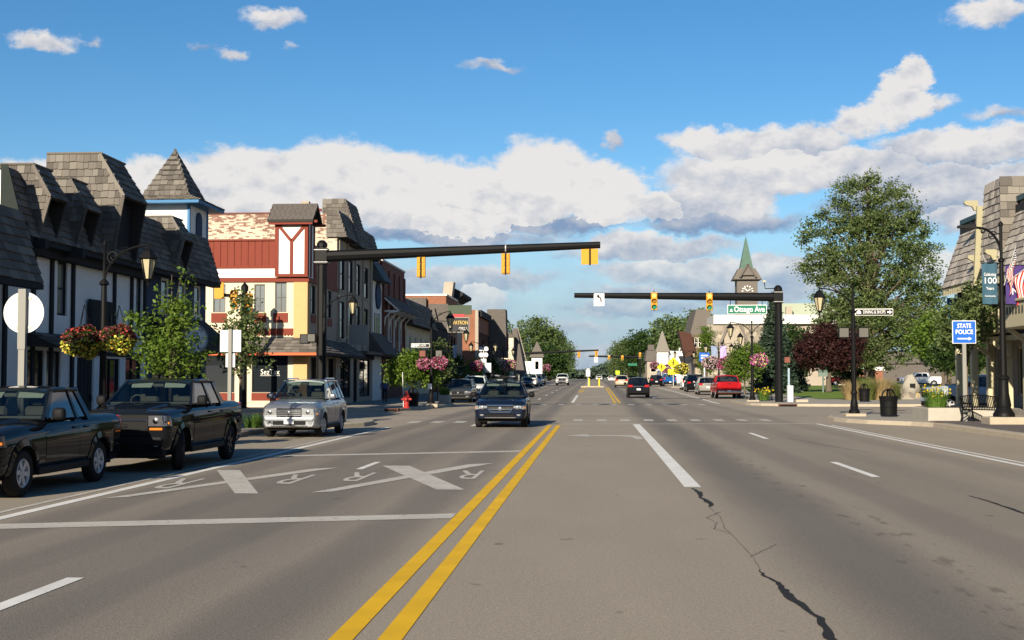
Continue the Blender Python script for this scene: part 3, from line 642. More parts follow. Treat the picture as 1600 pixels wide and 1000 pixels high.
# ---- timbered building
b = thing('timbered_building', 'white stucco timbered building with dark beams and a tall shingled dormer', 'building', (FX, 38, 0))
Y0, Y1 = 32.7, 43.6
holes = [(36.2, 36.9, 3.55, 5.15), (42.6, 43.15, 3.4, 5.2), (34.3, 35.4, 0.7, 2.5), (35.55, 36.5, 0.7, 2.5), (37.7, 39.0, 0.16, 2.35), (39.75, 41.2, 0.95, 2.35), (41.7, 43.2, 0.8, 2.4)]
wall(b, 'wall', PL, Y0, Y1, 0.1, EZ, holes, M_STUCCO)
part(b, 'core', M_STUCCO, (-25, FX-0.15, Y0+0.01, Y1, 0.1, TZ-0.05))
part(b, 'end_wall', M_STUCCO, (-25, FX-0.01, Y0-0.12, Y0+0.005, 0.1, 7.2))
for (a, c, lo, hi) in holes[:2]: window(b, PL, a, c, lo, hi, M_TIMBER, M_GLASSL, (1, 2), 0.07)
window(b, PL, 34.3, 35.4, 0.7, 2.5, M_TIMBER, grid=(1, 1)); window(b, PL, 35.55, 36.5, 0.7, 2.5, M_TIMBER, M_GLASSL, grid=(1, 1))
window(b, PL, 39.75, 41.2, 0.95, 2.35, M_TIMBER, grid=(2, 1)); window(b, PL, 41.7, 43.2, 0.8, 2.4, M_TIMBER, grid=(2, 1))
dr = MB(); tbox(dr, PL, 37.7, 39.0, 0.16, 2.35, 0.06, 0.13); door = dr.build('door', M_TIMBER, b)
for k in range(4): q = MB(); tbox(q, PL, 37.78+k*0.3, 38.04+k*0.3, 0.3, 2.25, 0.045, 0.06); q.build('plank', M_TIMBER, door)
q = MB(); q.bbox(FX-0.05, FX+0.02, 38.8, 38.84, 1.0, 1.2); q.build('handle', M_BLACK, door)
for y in (32.85, 34.55, 35.75, 37.25, 40.55, 42.1, 43.35):          # dark timbers stand proud of the stucco
    part(b, 'beam', M_TIMBER, (FX+0.002, FX+0.07, y-0.09, y+0.09, 2.55 if y > 40 else 0.15, EZ-0.35))
for (y0, y1, z) in ((32.95, 43.5, 5.12),): part(b, 'beam', M_TIMBER, (FX+0.004, FX+0.32, y0, y1, z, EZ-0.03))
part(b, 'beam', M_TIMBER, (FX+0.003, FX+0.06, 37.35, 43.2, 2.42, 2.56))
rf, s = mansard(b, Y0, Y1); L_ = s.length
shingles(rf, (EX, Y0, EZ), (0, 1, 0), s, L_, lambda v: 0, lambda v: Y1-Y0, 0.2, 0.3, 0.5, seed=11, cap=230)
part(b, 'rake_board', M_TIMBER, (FX-0.05, EX+0.12, Y0-0.16, Y0-0.125, EZ-0.4, EZ+0.3))
rk = MB(); rk.prism([(EX+0.10, EZ-0.15), (TX+0.16, TZ+0.06), (TX-0.02, TZ+0.06), (TX-0.02, EZ-0.15)], 'y', Y0-0.20, Y0-0.165); rk.build('rake_board', mat('grey_green_trim', (0.026, 0.032, 0.029), 0.85, var=0.15, spec=0.1), b)
part(b, 'eave_board', M_TIMBER, (EX-0.35, EX-0.02, Y0, Y1, EZ-0.16, EZ-0.03))
dormer(rf, b, 33.55, 34.75, 7.48, 6.62, 5.48, -16.2, -15.2, -14.72, seed=21)
dormer(rf, b, 36.0, 37.2, 7.48, 6.62, 5.48, -16.2, -15.2, -14.72, seed=23)
dormer(rf, b, 38.5, 40.6, 8.66, 7.35, 5.5, -17.0, -15.32, -14.55, ex=0.22, seed=25)
for y in (33.4, 35.9): part(b, 'bracket', M_TIMBER, (FX+0.33, EX+0.28, y-0.1, y+0.1, EZ-0.3, EZ-0.05))
# small pent roof over the shop window
pr = MB(); pr.prism([(FX+0.01, 3.0), (FX+0.01, 2.6), (FX+0.85, 2.55), (FX+0.85, 2.62)], 'y', 34.2, 36.7); po = pr.build('pent_roof', M_DECK, b)
shingles(po, (FX+0.87, 34.2, 2.62), (0, 1, 0), (-0.86, 0, 0.38), 0.94, lambda v: 0, lambda v: 2.5, 0.24, 0.3, 0.5, seed=31, cap=40)
sg = thing('wall_sign', 'dark blank plaque fixed to the white timbered wall, behind the lamp post', 'sign', (FX+0.08, 39.2, 3.6))
part(sg, 'board', M_TIMBER, (FX+0.08, FX+0.14, 38.3, 40.2, 3.2, 4.15)); part(sg, 'backing', mat('grey_green_trim', (0.11, 0.125, 0.115)), (FX+0.141, FX+0.16, 38.4, 40.1, 3.3, 4.05))
br = thing('sign_bracket', 'black iron arm for a hanging sign on the timbered wall', 'bracket', (FX, 37.0, 3.0))
part(br, 'arm', M_BLACK, (FX+0.07, FX+1.3, 36.98, 37.03, 2.98, 3.03)); part(br, 'post', M_BLACK, (FX+1.25, FX+1.3, 36.975, 37.035, 2.8, 3.6))
# ---- blue building with the turret
b = thing('blue_building', 'navy blue corner building with shingled mansard roof and white pointed turret', 'building', (FX, 47, 0))
Y0, Y1 = 43.62, 50.4
holes = [(45.1, 45.9, 4.1, 5.35), (47.05, 47.85, 4.1, 5.35), (48.9, 49.7, 4.1, 5.35), (44.3, 46.3, 0.6, 2.5), (46.9, 47.9, 0.16, 2.5), (48.3, 49.9, 0.6, 2.5)]
wall(b, 'wall', PL, Y0, Y1, 0.1, EZ, holes, M_NAVY)
part(b, 'core', M_NAVY, (-25, FX-0.15, Y0, Y1-0.01, 0.1, TZ-0.05))
for (a, c, lo, hi) in holes[:3]: window(b, PL, a, c, lo, hi, M_WHITEW, M_GLASSB, (1, 2), 0.09, sill=M_WHITEW, depth=0.06)
for (a, c, lo, hi) in holes[3:]: window(b, PL, a, c, lo, hi, M_TIMBER, M_GLASSB, (2, 1), 0.07)
rf, s = mansard(b, Y0, Y1)
shingles(rf, (EX, Y0, EZ), (0, 1, 0), s, s.length, lambda v: 0, lambda v: Y1-Y0, 0.2, 0.28, 0.46, seed=41)
part(b, 'eave_board', M_TIMBER, (EX-0.35, EX-0.02, Y0, Y1, EZ-0.16, EZ-0.03))
dormer(rf, b, 44.9, 46.1, 7.5, 6.7, 5.48, -16.2, -15.2, -14.74, seed=43)
# turret
M_BLUETRIM = mat('blue_trim', (0.045, 0.16, 0.32), 0.6)
tx0, tx1, ty0, ty1, tz0, tz1 = -17.5, -15.62, 48.2, 50.5, 7.0, 8.42
part(b, 'turret_wall', M_STUCCO, (tx0, tx1, ty0, ty1, tz0, tz1))
for (x, y) in ((tx0, ty0), (tx1, ty0), (tx1, ty1)): part(b, 'corner_trim', M_BLUETRIM, (x-0.05, x+0.05, y-0.05, y+0.05, tz0, tz1-0.003))
aw = MB(); T_ = Plane('+x', tx1+0.02)
pts = [(49.05, 7.35), (49.75, 7.35), (49.75, 7.95)]+[(49.4+0.35*math.cos(a), 7.95+0.30*math.sin(a)) for a in np.linspace(0.3, math.pi-0.3, 7)]+[(49.05, 7.95)]
aw.add([T_(y, z) for y, z in pts]+[T_(y, z, -0.03) for y, z in pts], [list(range(len(pts)))[::-1], list(range(len(pts), 2*len(pts)))]+[(i, (i+1) % len(pts), len(pts)+(i+1) % len(pts), len(pts)+i) for i in range(len(pts))])
aw.build('arched_window', M_NAVY, b)
ev = MB(); o_ = 0.55; ev.hull8([(tx0-o_, ty0-o_, tz1), (tx1+o_, ty0-o_, tz1), (tx1+o_, ty1+o_, tz1), (tx0-o_, ty1+o_, tz1)], [(tx0-o_, ty0-o_, tz1+0.12), (tx1+o_, ty0-o_, tz1+0.12), (tx1+o_, ty1+o_, tz1+0.12), (tx0-o_, ty1+o_, tz1+0.12)])
ev.build('turret_eave', M_BLUETRIM, b)
cx, cy = (tx0+tx1)/2, (ty0+ty1)/2; za, zb, zc = tz1+0.12, tz1+0.36, 10.75
e1 = o_+0.03; i1 = 0.02
R0 = [(tx0-e1, ty0-e1, za+0.002), (tx1+e1, ty0-e1, za+0.002), (tx1+e1, ty1+e1, za+0.002), (tx0-e1, ty1+e1, za+0.002)]; R1 = [(tx0+i1, ty0+i1, zb), (tx1-i1, ty0+i1, zb), (tx1-i1, ty1-i1, zb), (tx0+i1, ty1-i1, zb)]
sp = MB(); sp.hull8(R0, R1); sp.hull8([(x, y, z+0.001) for x, y, z in R1], [(cx-.02, cy-.02, zc), (cx+.02, cy-.02, zc), (cx+.02, cy+.02, zc), (cx-.02, cy+.02, zc)])
so = sp.build('spire', M_DECK, b)
def hipface(o, ud, wid, vvec, top_w, ex, seed):
    H = Vector(vvec).length; k = wid
    # o is the left bottom corner; the row narrows towards the top
    shingles(so, o, ud, vvec, H, lambda v: (wid-top_w)/2*v/H, lambda v: wid-(wid-top_w)/2*v/H, ex, 0.16, 0.30, seed=seed)
wf, wd = (tx1-tx0), (ty1-ty0)
def face(p0, p1, q0, q1, ex, seed):
    """p0 p1 bottom edge, q0 q1 top edge"""
    p0, p1, q0, q1 = map(Vector, (p0, p1, q0, q1)); ud = (p1-p0); w = ud.length; ud.normalize(); v = (q0+q1)/2-(p0+p1)/2; H = v.length; tw = (q1-q0).length
    shingles(so, p0, ud, v, H, lambda t: (w-tw)/2*t/H, lambda t: w-(w-tw)/2*t/H, ex, 0.16, 0.30, seed=seed)
A = (cx, cy, zc)
face(R0[0], R0[1], R1[0], R1[1], 0.15, 51); face(R0[1], R0[2], R1[1], R1[2], 0.15, 52)
face(R1[0], R1[1], A, A, 0.23, 53); face(R1[1], R1[2], A, A, 0.23, 54)
# awning of the blue shop
aw = MB(); aw.prism([(FX+0.01, 4.0), (FX+1.05, 3.1), (FX+1.05, 2.72), (FX+1.0, 2.72), (FX+1.0, 3.08), (FX+0.01, 3.94)], 'y', 43.9, 50.3)
aw.build('awning', mat('black_awning', (0.016, 0.016, 0.02), 0.8), b)
for y in (43.92, 50.25): q = MB(); q.prism([(FX+0.012, 3.93), (FX+0.99, 3.07), (FX+0.99, 2.74), (FX+0.012, 2.64)], 'y', y, y+0.03); q.build('awning_cheek', mat('black_awning', (0.016, 0.016, 0.02)), b)
sg = thing('round_sign', 'round white birch sign hung at the corner of the blue shop awning', 'sign', (-14.28, 44.9, 2.6), 0.85)
q = MB(); q.lathe([(0.0, -0.03), (0.52, -0.03), (0.52, 0.03), (0.0, 0.03)], (0, 0, 0.52), 28, 'y'); q.build('disc', mat('sign_white', (0.62, 0.64, 0.64), 0.6), sg, world=False)
q = MB(); n = 28
q.add([(r_*math.cos(2*math.pi*i/n), -0.036, 0.52+r_*math.sin(2*math.pi*i/n)) for r_ in (0.50, 0.47) for i in range(n)], [(i, (i+1) % n, n+(i+1) % n, n+i) for i in range(n)]); q.build('rim_line', M_BLACK, sg, world=False)
for i, ch in enumerate('BIRCH'):
    a = math.radians(128-i*19); o = obj('lettering', text_mesh(ch, M_BLACK, 0.17), sg, (0.39*math.cos(a), -0.035, 0.52+0.39*math.sin(a)), (math.pi/2, -(a-math.pi/2), 0))
for (x, z, r_) in ((-0.13, 0.40, 0.35), (0.17, 0.46, -0.3)):
    q = MB(); q.bar((x-0.12*r_, -0.036, z-0.28), (x+0.5*r_-0.02, -0.036, z+0.28), 0.16, 0.006, up=(0, 1, 0)); t_ = q.build('birch_trunk', M_BLACK, sg, world=False)
    q = MB(); q.bar((x-0.12*r_+.01, -0.041, z-0.25), (x+0.5*r_-0.02, -0.041, z+0.25), 0.11, 0.004, up=(0, 1, 0)); q.build('bark', MATS['sign_white'], t_, world=False)
q = MB(); q.tube([(0, 0, 1.03), (0, 0, 1.5)], 0.012, 6); q.build('hanger', M_BLACK, sg, world=False)
# ================================================================ left side, block beyond the side street
FX2 = -15.7; PF = Plane('+x', FX2)
# ---- red and cream corner building
b = thing('corner_building', 'cream and red corner building with half-timbered turret and shingled pent roof', 'building', (-16, 73, 0))
FY = 69.0; PN = Plane('-y', FY)
holesN = [(-20.95, -20.25, 5.34, 6.88), (-18.65, -18.05, 5.34, 6.88), (-17.5, -16.85, 5.34, 6.98), (-18.75, -16.75, 0.95, 3.0), (-21.4, -19.7, 0.95, 3.0)]
wall(b, 'front_wall', PN, -27, -16.45, 0.1, 7.0, holesN, M_CREAM)
part(b, 'corner_pier', M_OCHRE, (-16.45, -15.68, FY-0.06, FY+0.6, 0.1, 7.02))
for k, (a, c, lo, hi) in enumerate(holesN[:3]):
    window(b, PN, a, c, lo, hi, M_TAN if False else mat('grey_window_frame', (0.12, 0.11, 0.10), 0.6), M_GLASSL, (2, 2), 0.05)
    q = MB(); tbox(q, PN, a-0.08, c+0.08, 4.78, 5.30, -0.05, 0.02); q.build('red_panel', M_REDT, b)
for (a, c, lo, hi) in holesN[3:]: window(b, PN, a, c, lo, hi, M_TIMBER, M_GLASSB, (1, 1), 0.06, depth=0.08)
q = MB(); tbox(q, PN, -18.75, -16.75, 0.5, 0.93, -0.04, 0.03); q.build('red_panel', M_REDT, b)
q = MB(); tbox(q, PN, -21.4, -19.7, 0.5, 0.93, -0.04, 0.03); q.build('red_panel', M_REDT, b)
lettering('SezTax', M_WHITEW, b, (-17.75, FY+0.06, 2.06), 0.42, width=1.05)
q = MB(); tbox(q, PN, -18.3, -17.2, 1.86, 1.88, 0.06, 0.075); q.build('underline', M_WHITEW, b)
q = MB()                                                        # scalloped red valance under the windows
for i in range(14): x = -19.0+i*0.18; q.prism([(x, 4.45), (x, 4.12), (x+0.09, 4.04), (x+0.18, 4.12), (x+0.18, 4.45)], 'y', FY-0.06, FY-0.02)
q.build('valance', M_REDT, b)
q = MB()
for i in range(24): x = -21.5+i*0.20; q.prism([(x, 0.5), (x, 0.42), (x+0.1, 0.34), (x+0.2, 0.42), (x+0.2, 0.5)], 'y', FY-0.05, FY-0.03)
q.build('valance', M_CREAM, b)
part(b, 'red_band', M_REDT, (-27, -15.6, FY-0.10, FY+0.05, 7.0, 7.24)); part(b, 'cream_band', M_WHITEW, (-27, -17.45, FY-0.02, FY+0.1, 7.245, 7.74))
pb = part(b, 'red_parapet', M_REDT, (-27, -17.45, FY+0.0, FY+0.3, 7.745, 9.26)); part(b, 'parapet_cap', M_REDT, (-27, -17.45, FY-0.12, FY+0.35, 9.265, 9.36))
part(b, 'red_band', M_REDT, (-27, -17.45, FY-0.07, FY-0.01, 7.75, 7.88))
for i in range(24):
    x = -17.82-i*0.385; q = MB(); q.box(x, x+0.35, FY-0.045+0.012*(i % 2), FY-0.002, 7.885, 9.26); q.build('board', M_REDT, pb)
# turret
T0, T1 = -17.45, -15.62
part(b, 'turret_wall', M_WHITEW, (T0+0.05, T1-0.05, FY-0.25, FY+1.4, 7.27, 10.2))
for bx in ((T0, T0+0.2, 7.26, 10.21), (T1-0.2, T1, 7.26, 10.21), (-16.62, -16.45, 7.4, 9.25)): part(b, 'turret_timber', M_REDT, (bx[0], bx[1], FY-0.31, FY-0.252, bx[2], bx[3]))
part(b, 'turret_timber', M_REDT, (T0+0.2, T1-0.2, FY-0.305, FY-0.252, 7.262, 7.42)); part(b, 'turret_timber', M_REDT, (T0+0.2, T1-0.2, FY-0.305, FY-0.252, 10.06, 10.21))
for s in (-1, 1): q = MB(); q.bar((-16.535, FY-0.28, 9.2), (-16.535+s*0.70, FY-0.28, 10.05), 0.17, 0.05, up=(0, 1, 0)); q.build('turret_timber', M_REDT, b)
for y in (FY-0.2, FY+0.5, FY+1.3): part(b, 'turret_timber', M_REDT, (T1-0.048, T1+0.02, y, y+0.12, 7.3, 10.2))
q = MB(); q.prism([(FY-0.65, 10.22), (FY-0.65, 10.34), (FY+0.6, 11.36), (FY+1.85, 10.34), (FY+1.85, 10.22), (FY+0.6, 11.2)], 'x', T0-0.35, T1+0.35); to = q.build('turret_roof', M_DECK, b)
for r_ in range(5):
    t0 = r_/5; y = FY-0.67+1.26*t0; z = 10.35+1.03*t0
    for i in range(9): q = MB(); x = T0-0.36+i*0.284+(0.1 if r_ % 2 else 0); q.hull8([(x, y, z), (min(x+0.27, T1+0.36), y, z), (min(x+0.27, T1+0.36), y+0.25, z+0.205), (x, y+0.25, z+0.205)], [(x, y-.01, z+0.03), (min(x+0.27, T1+0.36), y-.01, z+0.03), (min(x+0.27, T1+0.36), y+0.25, z+0.215), (x, y+0.25, z+0.215)]); q.build('shingle', M_GREYSHINGLE, to)
part(b, 'red_fascia', M_REDT, (T0-0.30, T1+0.30, FY-0.60, FY-0.50, 10.10, 10.24))
for (y, z) in ((FY-0.45, 10.30), (FY+0.6, 11.05), (FY+1.6, 10.30)): part(b, 'strut_end', M_REDT, (T1+0.02, T1+0.55, y-0.07, y+0.07, z-0.10, z+0.04))
for (y, z) in ((FY+0.6, 11.05),): part(b, 'strut_end', M_REDT, (T0-0.5, T0, y-0.07, y+0.07, z-0.10, z+0.04))
part(b, 'chimney', M_TAN, (-16.6, -16.15, FY+2.2, FY+2.6, 9.0, 11.75))
# street side
holesE = [(70.0, 71.0, 5.3, 6.9), (72.2, 73.2, 5.3, 6.9), (74.4, 75.4, 5.3, 6.9), (70.0, 72.0, 0.5, 2.9), (72.8, 74.0, 0.16, 2.9), (74.6, 76.4, 0.5, 2.9)]
wall(b, 'street_wall', PF, FY+0.6, 77, 0.1, 7.0, holesE, M_TAN)
part(b, 'core', M_CREAM, (-27, FX2-0.16, FY+0.16, 77, 0.1, 7.0)); part(b, 'red_band', M_REDT, (FX2, FX2+0.08, FY+0.05, 77, 6.99, 7.24)); part(b, 'red_parapet', M_REDT, (FX2-0.2, FX2+0.01, FY+1.4, 77, 7.25, 9.2))
for (a, c, lo, hi) in holesE: window(b, PF, a, c, lo, hi, M_TIMBER, M_GLASSB, (1, 2) if lo > 4 else (2, 1), 0.07)
for (a, c) in ((70.0, 71.0), (72.2, 73.2), (74.4, 75.4)): part(b, 'red_panel', M_REDT, (FX2, FX2+0.04, a-0.08, c+0.08, 4.8, 5.25))
# shingled pent roof round the corner
q = MB()
q.add([(-24, FY-0.003, 3.98), (FX2+0.003, FY-0.003, 3.98), (FX2+0.003, 80.0, 3.98), (-24, FY-1.2, 3.1), (FX2+1.25, FY-1.2, 3.1), (FX2+1.25, 80.0, 3.1), (-24, FY-0.003, 3.0), (FX2+0.003, FY-0.003, 3.0), (FX2+0.003, 80.0, 3.0)], [(3, 4, 1, 0), (4, 5, 2, 1), (3, 6, 7, 4), (4, 7, 8, 5), (5, 8, 2), (0, 6, 3)])
po = q.build('pent_roof', M_DECK, b)
sv = Vector((0, 1.2, 0.88)); H = sv.length
shingles(po, (-24, FY-1.2, 3.1), (1, 0, 0), sv, H, lambda v: 0, lambda v: 8.3+1.25*(1-v/H), 0.25, 0.3, 0.5, seed=61, cap=200)
shingles(po, (FX2+1.25, FY-1.2, 3.1), (0, 1, 0), (-1.25, 0, 0.88), 1.53, lambda v: 1.2*v/1.53, lambda v: 12.2, 0.25, 0.35, 0.6, seed=62, cap=300)
M_ORANGE = mat('orange_red_trim', (0.55, 0.11, 0.035), 0.6, var=0.1)
part(b, 'fascia', M_ORANGE, (-24, FX2+1.26, FY-1.26, FY-1.20, 2.96, 3.10)); part(b, 'fascia', M_TIMBER, (FX2+1.25, FX2+1.31, FY-1.26, 80, 2.96, 3.10))
for y in (71.9, 75.9): part(b, 'post', M_TAN, (FX2+0.02, FX2+0.2, y, y+0.4, 0.16, 2.98))
# ---- tan three-storey building with the peeling brick side
b = thing('tan_building', 'tan three-storey building with peeling cream brick side wall and shingled mansard', 'building', (-16, 83, 0))
part(b, 'brick_side_wall', M_PEEL, (-30, FX2-0.02, 77.05, 77.3, 0.1, 11.8)); part(b, 'coping', M_REDBRICK, (-30, -17.2, 77.0, 77.35, 11.81, 11.9))
ww = window(b, Plane('-y', 77.0), -22.05, -21.2, 9.72, 10.25, M_WHITEW, M_GLASSL, (1, 1), 0.08, depth=0.0); part(b, 'brick_patch', M_REDBRICK, (-21.15, -20.3, 76.99, 77.04, 9.78, 10.1))
holes = [(y, y+1.5, lo, hi) for y in (77.9, 80.6, 83.3, 86.3) for lo, hi in ((7.2, 9.3), (4.2, 6.5))]+[(78.2, 81.5, 0.5, 3.0), (82.5, 83.8, 0.16, 3.0), (84.6, 88.6, 0.5, 3.0)]
wall(b, 'street_wall', PF, 77.05, 89.6, 0.1, 10.3, holes, M_TAN); part(b, 'core', M_TAN, (-30, FX2-0.16, 77.31, 89.58, 0.1, 10.6))
for (a, c, lo, hi) in holes: window(b, PF, a, c, lo, hi, M_TIMBER, M_GLASSB, (1, 2) if lo > 4 else (2, 1), 0.08, sill=M_TAN if lo > 4 else None)
for y in (77.3, 80.0, 82.7, 85.4, 88.4): part(b, 'pilaster', M_TAN, (FX2, FX2+0.10, y, y+0.28, 3.4, 10.3))
part(b, 'shop_fascia', M_TIMBER, (FX2, FX2+0.15, 80.1, 89.5, 3.02, 3.4))
def hood(b, y0, y1, z0, z1, ex, tx, xb, merge=False, seed=70, exx=0.24, name='mansard_hood'):
    q = MB(); q.prism([(ex, z0), (tx, z1), (xb, z1), (xb, z0-0.02), (ex, z0-0.02)], 'y', y0, y1); h_ = q.build(name, M_DECK, b)
    s = Vector((tx-ex, 0, z1-z0)); shingles(h_, (ex, y0, z0), (0, 1, 0), s, s.length, lambda v: 0, lambda v: y1-y0, exx, 0.35, 0.6, seed=seed, only_merge=merge)
    shingles(h_, (xb, y0-0.001, z0), (1, 0, 0), (0, 0, 1), z1-z0, lambda v: 0, lambda v: ex-xb+(tx-ex)*v/(z1-z0), exx, 0.25, 0.45, seed=seed+1, only_merge=merge)
    return h_
hood(b, 76.9, 80.6, 10.35, 11.95, -15.1, -15.65, -16.35, seed=70); hood(b, 80.6, 84.4, 10.2, 13.15, -15.0, -15.9, -17.4, seed=72); hood(b, 84.4, 89.5, 10.0, 11.75, -15.1, -15.65, -17.0, seed=74)
sg = thing('square_sign', 'square grey board fixed above the tan shop pent roof', 'sign', (-14.4, 79.5, 3.9)); part(sg, 'board', mat('pale_grey_sign', (0.26, 0.26, 0.25), 0.7, var=0.2), (-15.0, -13.85, 77.5, 77.56, 3.75, 5.0))
q = MB(); q.bar((FX2, 77.9, 3.9), (-14.6, 77.58, 4.6), 0.05, 0.05); q.build('strut', M_WHITEW, sg)
# ---- white narrow building
b = thing('narrow_white_building', 'narrow white building front with a round emblem, between tan and brick buildings', 'building', (-16, 91.5, 0))
part(b, 'wall', M_WHITEW, (-30, FX2, 89.62, 93.4, 0.1, 9.3)); q = MB(); q.prism([(FX2+0.8, 8.7), (FX2-0.4, 10.6), (-20, 10.6), (-20, 8.68), (FX2+0.8, 8.66)], 'y', 89.62, 93.4); q.build('roof', mat('blue_grey_roof', (0.065, 0.085, 0.095), 0.8, var=0.2), b)
em = MB(); em.lathe([(0, 0), (0.85, 0), (0.85, 0.1), (0, 0.1)], (FX2+0.01, 91.5, 7.7), 24, 'x'); eo = em.build('emblem', M_WHITEW, b); em = MB(); em.lathe([(0.86, 0), (0.98, 0), (0.98, 0.12), (0.86, 0.12)], (FX2+0.01, 91.5, 7.7), 24, 'x'); em.build('emblem_ring', M_NAVY, eo)
for y in (90.2, 91.1, 92.0): part(b, 'window_slot', M_GLASSB, (FX2+0.002, FX2+0.02, y, y+0.5, 4.2, 6.4))
part(b, 'pent_roof', M_GREYSHINGLE, (FX2, FX2+1.0, 82, 96, 3.3, 3.5)); q = MB(); q.prism([(FX2, 5.0), (FX2+1.2, 3.4), (FX2, 3.3)], 'y', 88.2, 94.5); q.build('shed_roof', M_GREYSHINGLE, b)
# ---- red brick building with white-bracketed canopies
b = thing('brick_building', 'tall dark red brick building with white-bracketed canopy along the street', 'building', (-16, 99, 0))
holes = [(y, y+0.9, 4.5, 6.6) for y in (94.2, 95.9, 97.6, 99.3, 101.0, 102.7)]
wall(b, 'wall', PF, 93.42, 104.6, 0.1, 10.4, holes, M_REDBRICK); part(b, 'core', M_REDBRICK, (-30, FX2-0.16, 93.42, 104.6, 0.1, 10.4)); part(b, 'parapet_cap', mat('metal_cap', (0.35, 0.33, 0.30), 0.6), (-30, FX2+0.08, 93.42, 104.62, 10.405, 10.55))
for (a, c, lo, hi) in holes: window(b, PF, a, c, lo, hi, M_WHITEW, M_GLASSB, (1, 2), 0.08)
for y in (94.0, 96.6, 99.2, 101.8, 104.3): part(b, 'pilaster', M_REDBRICK, (FX2, FX2+0.12, y-0.2, y+0.2, 3.4, 9.9))
for k in range(4):
    y = 94.0+k*2.65; q = MB(); q.prism([(FX2, 8.0), (FX2+1.3, 6.85), (FX2+1.3, 6.75), (FX2, 7.85)], 'y', y, y+2.3); co = q.build('canopy', M_GREYSHINGLE, b)
    for yy in (y, y+2.2):
        q = MB(); q.bar((FX2+0.05, yy+.05, 7.75), (FX2+1.25, yy+.05, 6.72), 0.12, 0.12); q.bar((FX2+0.05, yy+.05, 6.72), (FX2+1.25, yy+.05, 6.72), 0.12, 0.12); q.tube([(FX2+0.08, yy+.05, 5.6), (FX2+0.15, yy+.05, 6.2), (FX2+0.5, yy+.05, 6.6), (FX2+1.1, yy+.05, 6.68)], 0.06, 6); q.bar((FX2+0.06, yy+.05, 3.6), (FX2+0.06, yy+.05, 7.7), 0.12, 0.12); q.build('canopy_bracket', M_WHITEW, co)
# ---- low cream shop with long mansard
b = thing('cream_shop', 'low cream shop with four narrow windows under a long dark mansard', 'building', (-16, 113, 0))
holes = [(y, y+1.2, 3.6, 5.4) for y in (107.5, 110.8, 114.2, 117.6)]
wall(b, 'wall', PF, 104.65, 121, 0.1, 6.2, holes, M_CREAM); part(b, 'core', M_CREAM, (-30, FX2-0.16, 104.65, 121, 0.1, 6.2))
for (a, c, lo, hi) in holes: window(b, PF, a, c, lo, hi, M_WHITEW, M_GLASSB, (1, 2), 0.1)
hood(b, 104.65, 121, 6.2, 8.35, -14.9, -15.7, -20, merge=True, seed=80, exx=0.3, name='roof')
q = MB(); q.prism([(FX2, 3.9), (FX2+1.3, 3.3), (FX2, 3.2)], 'y', 96, 120.5); q.build('pent_roof', M_GREYSHINGLE, b)
# ---- building with gabled grey shingle end
b = thing('gabled_shop', 'brick shop with two grey shingled hoods facing down the street', 'building', (-16, 128, 0))
part(b, 'wall', M_ORBRICK, (-32, -14.6, 124.8, 135, 0.1, 9.85)); part(b, 'parapet_cap', M_WHITEW, (-32, -14.5, 124.7, 135, 9.86, 10.02))
part(b, 'shingled_hood', M_GREYSHINGLE, (-18.6, -16.5, 124.2, 124.79, 6.2, 9.6)); part(b, 'shingled_hood', M_GREYSHINGLE, (-16.2, -14.3, 123.9, 124.79, 5.2, 9.0)); part(b, 'white_gable', M_WHITEW, (-16.5, -15.9, 123.7, 123.89, 4.8, 7.9))
q = MB(); q.hull8([(-16.6, 123.4, 7.2), (-15.2, 123.4, 7.0), (-15.2, 123.69, 7.0), (-16.6, 123.69, 7.2)], [(-16.2, 123.4, 8.6), (-15.6, 123.4, 8.6), (-15.6, 123.69, 8.6), (-16.2, 123.69, 8.6)]); q.build('hood_face', M_SHINGLE, b)
for y in (126.5, 129, 131.5): window(b, Plane('+x', -14.6), y, y+1.2, 4.0, 6.0, M_TIMBER, depth=0.0)
b = thing('stone_pier_building', 'narrow dark building topped by a stone pier and heavy cornice', 'building', (-16, 140, 0))
part(b, 'wall', M_TAN, (-32, -15.2, 135.1, 146, 0.1, 10.4)); q = MB(); q.hull8([(-16.2, 135.0, 10.4), (-15.2, 135.0, 10.4), (-15.2, 137, 10.4), (-16.2, 137, 10.4)], [(-16.0, 135.1, 12.0), (-15.0, 135.1, 12.0), (-15.0, 137, 12.0), (-16.0, 137, 12.0)]); q.build('stone_pier', M_TAN, b)
q = MB(); q.prism([(-15.2, 10.2), (-14.2, 10.7), (-14.2, 11.0), (-15.4, 11.6), (-16, 11.6), (-16, 10.2)], 'y', 137.05, 146.5); q.build('cornice', M_TIMBER, b)
b = thing('orange_brick_building', 'orange brick building catching the sun beyond the grill sign', 'building', (-16, 167, 0))
part(b, 'wall', M_ORBRICK, (-34, -14.6, 159, 175, 0.3, 10.3)); part(b, 'corner_quoin', M_TAN, (-14.95, -14.55, 158.94, 159.6, 0.3, 10.28)); part(b, 'cornice', M_TIMBER, (-14.58, -14.2, 159.7, 175, 9.5, 10.31))
for y in (161, 164, 167, 170, 173): window(b, Plane('+x', -14.6), y, y+1.3, 5.0, 7.6, M_TIMBER, depth=0.0)
b = thing('tall_mansard_building', 'tall grey shingled mansard building stepping out beyond the orange brick', 'building', (-16, 185, 0))
q = MB(); q.prism([(-12.15, 4.6), (-12.35, 11.3), (-14.9, 11.3), (-14.9, 4.6)], 'y', 176, 179.5); q.build('mansard', M_GREYSHINGLE, b); part(b, 'wall', M_TAN, (-34, -13.2, 175.2, 196, 0.3, 4.59)); part(b, 'roof', M_GREYSHINGLE, (-34, -14.91, 175.2, 196, 4.6, 10.4)); part(b, 'red_banner', M_REDT, (-12.1, -12.05, 177, 178.2, 5.5, 8.0))
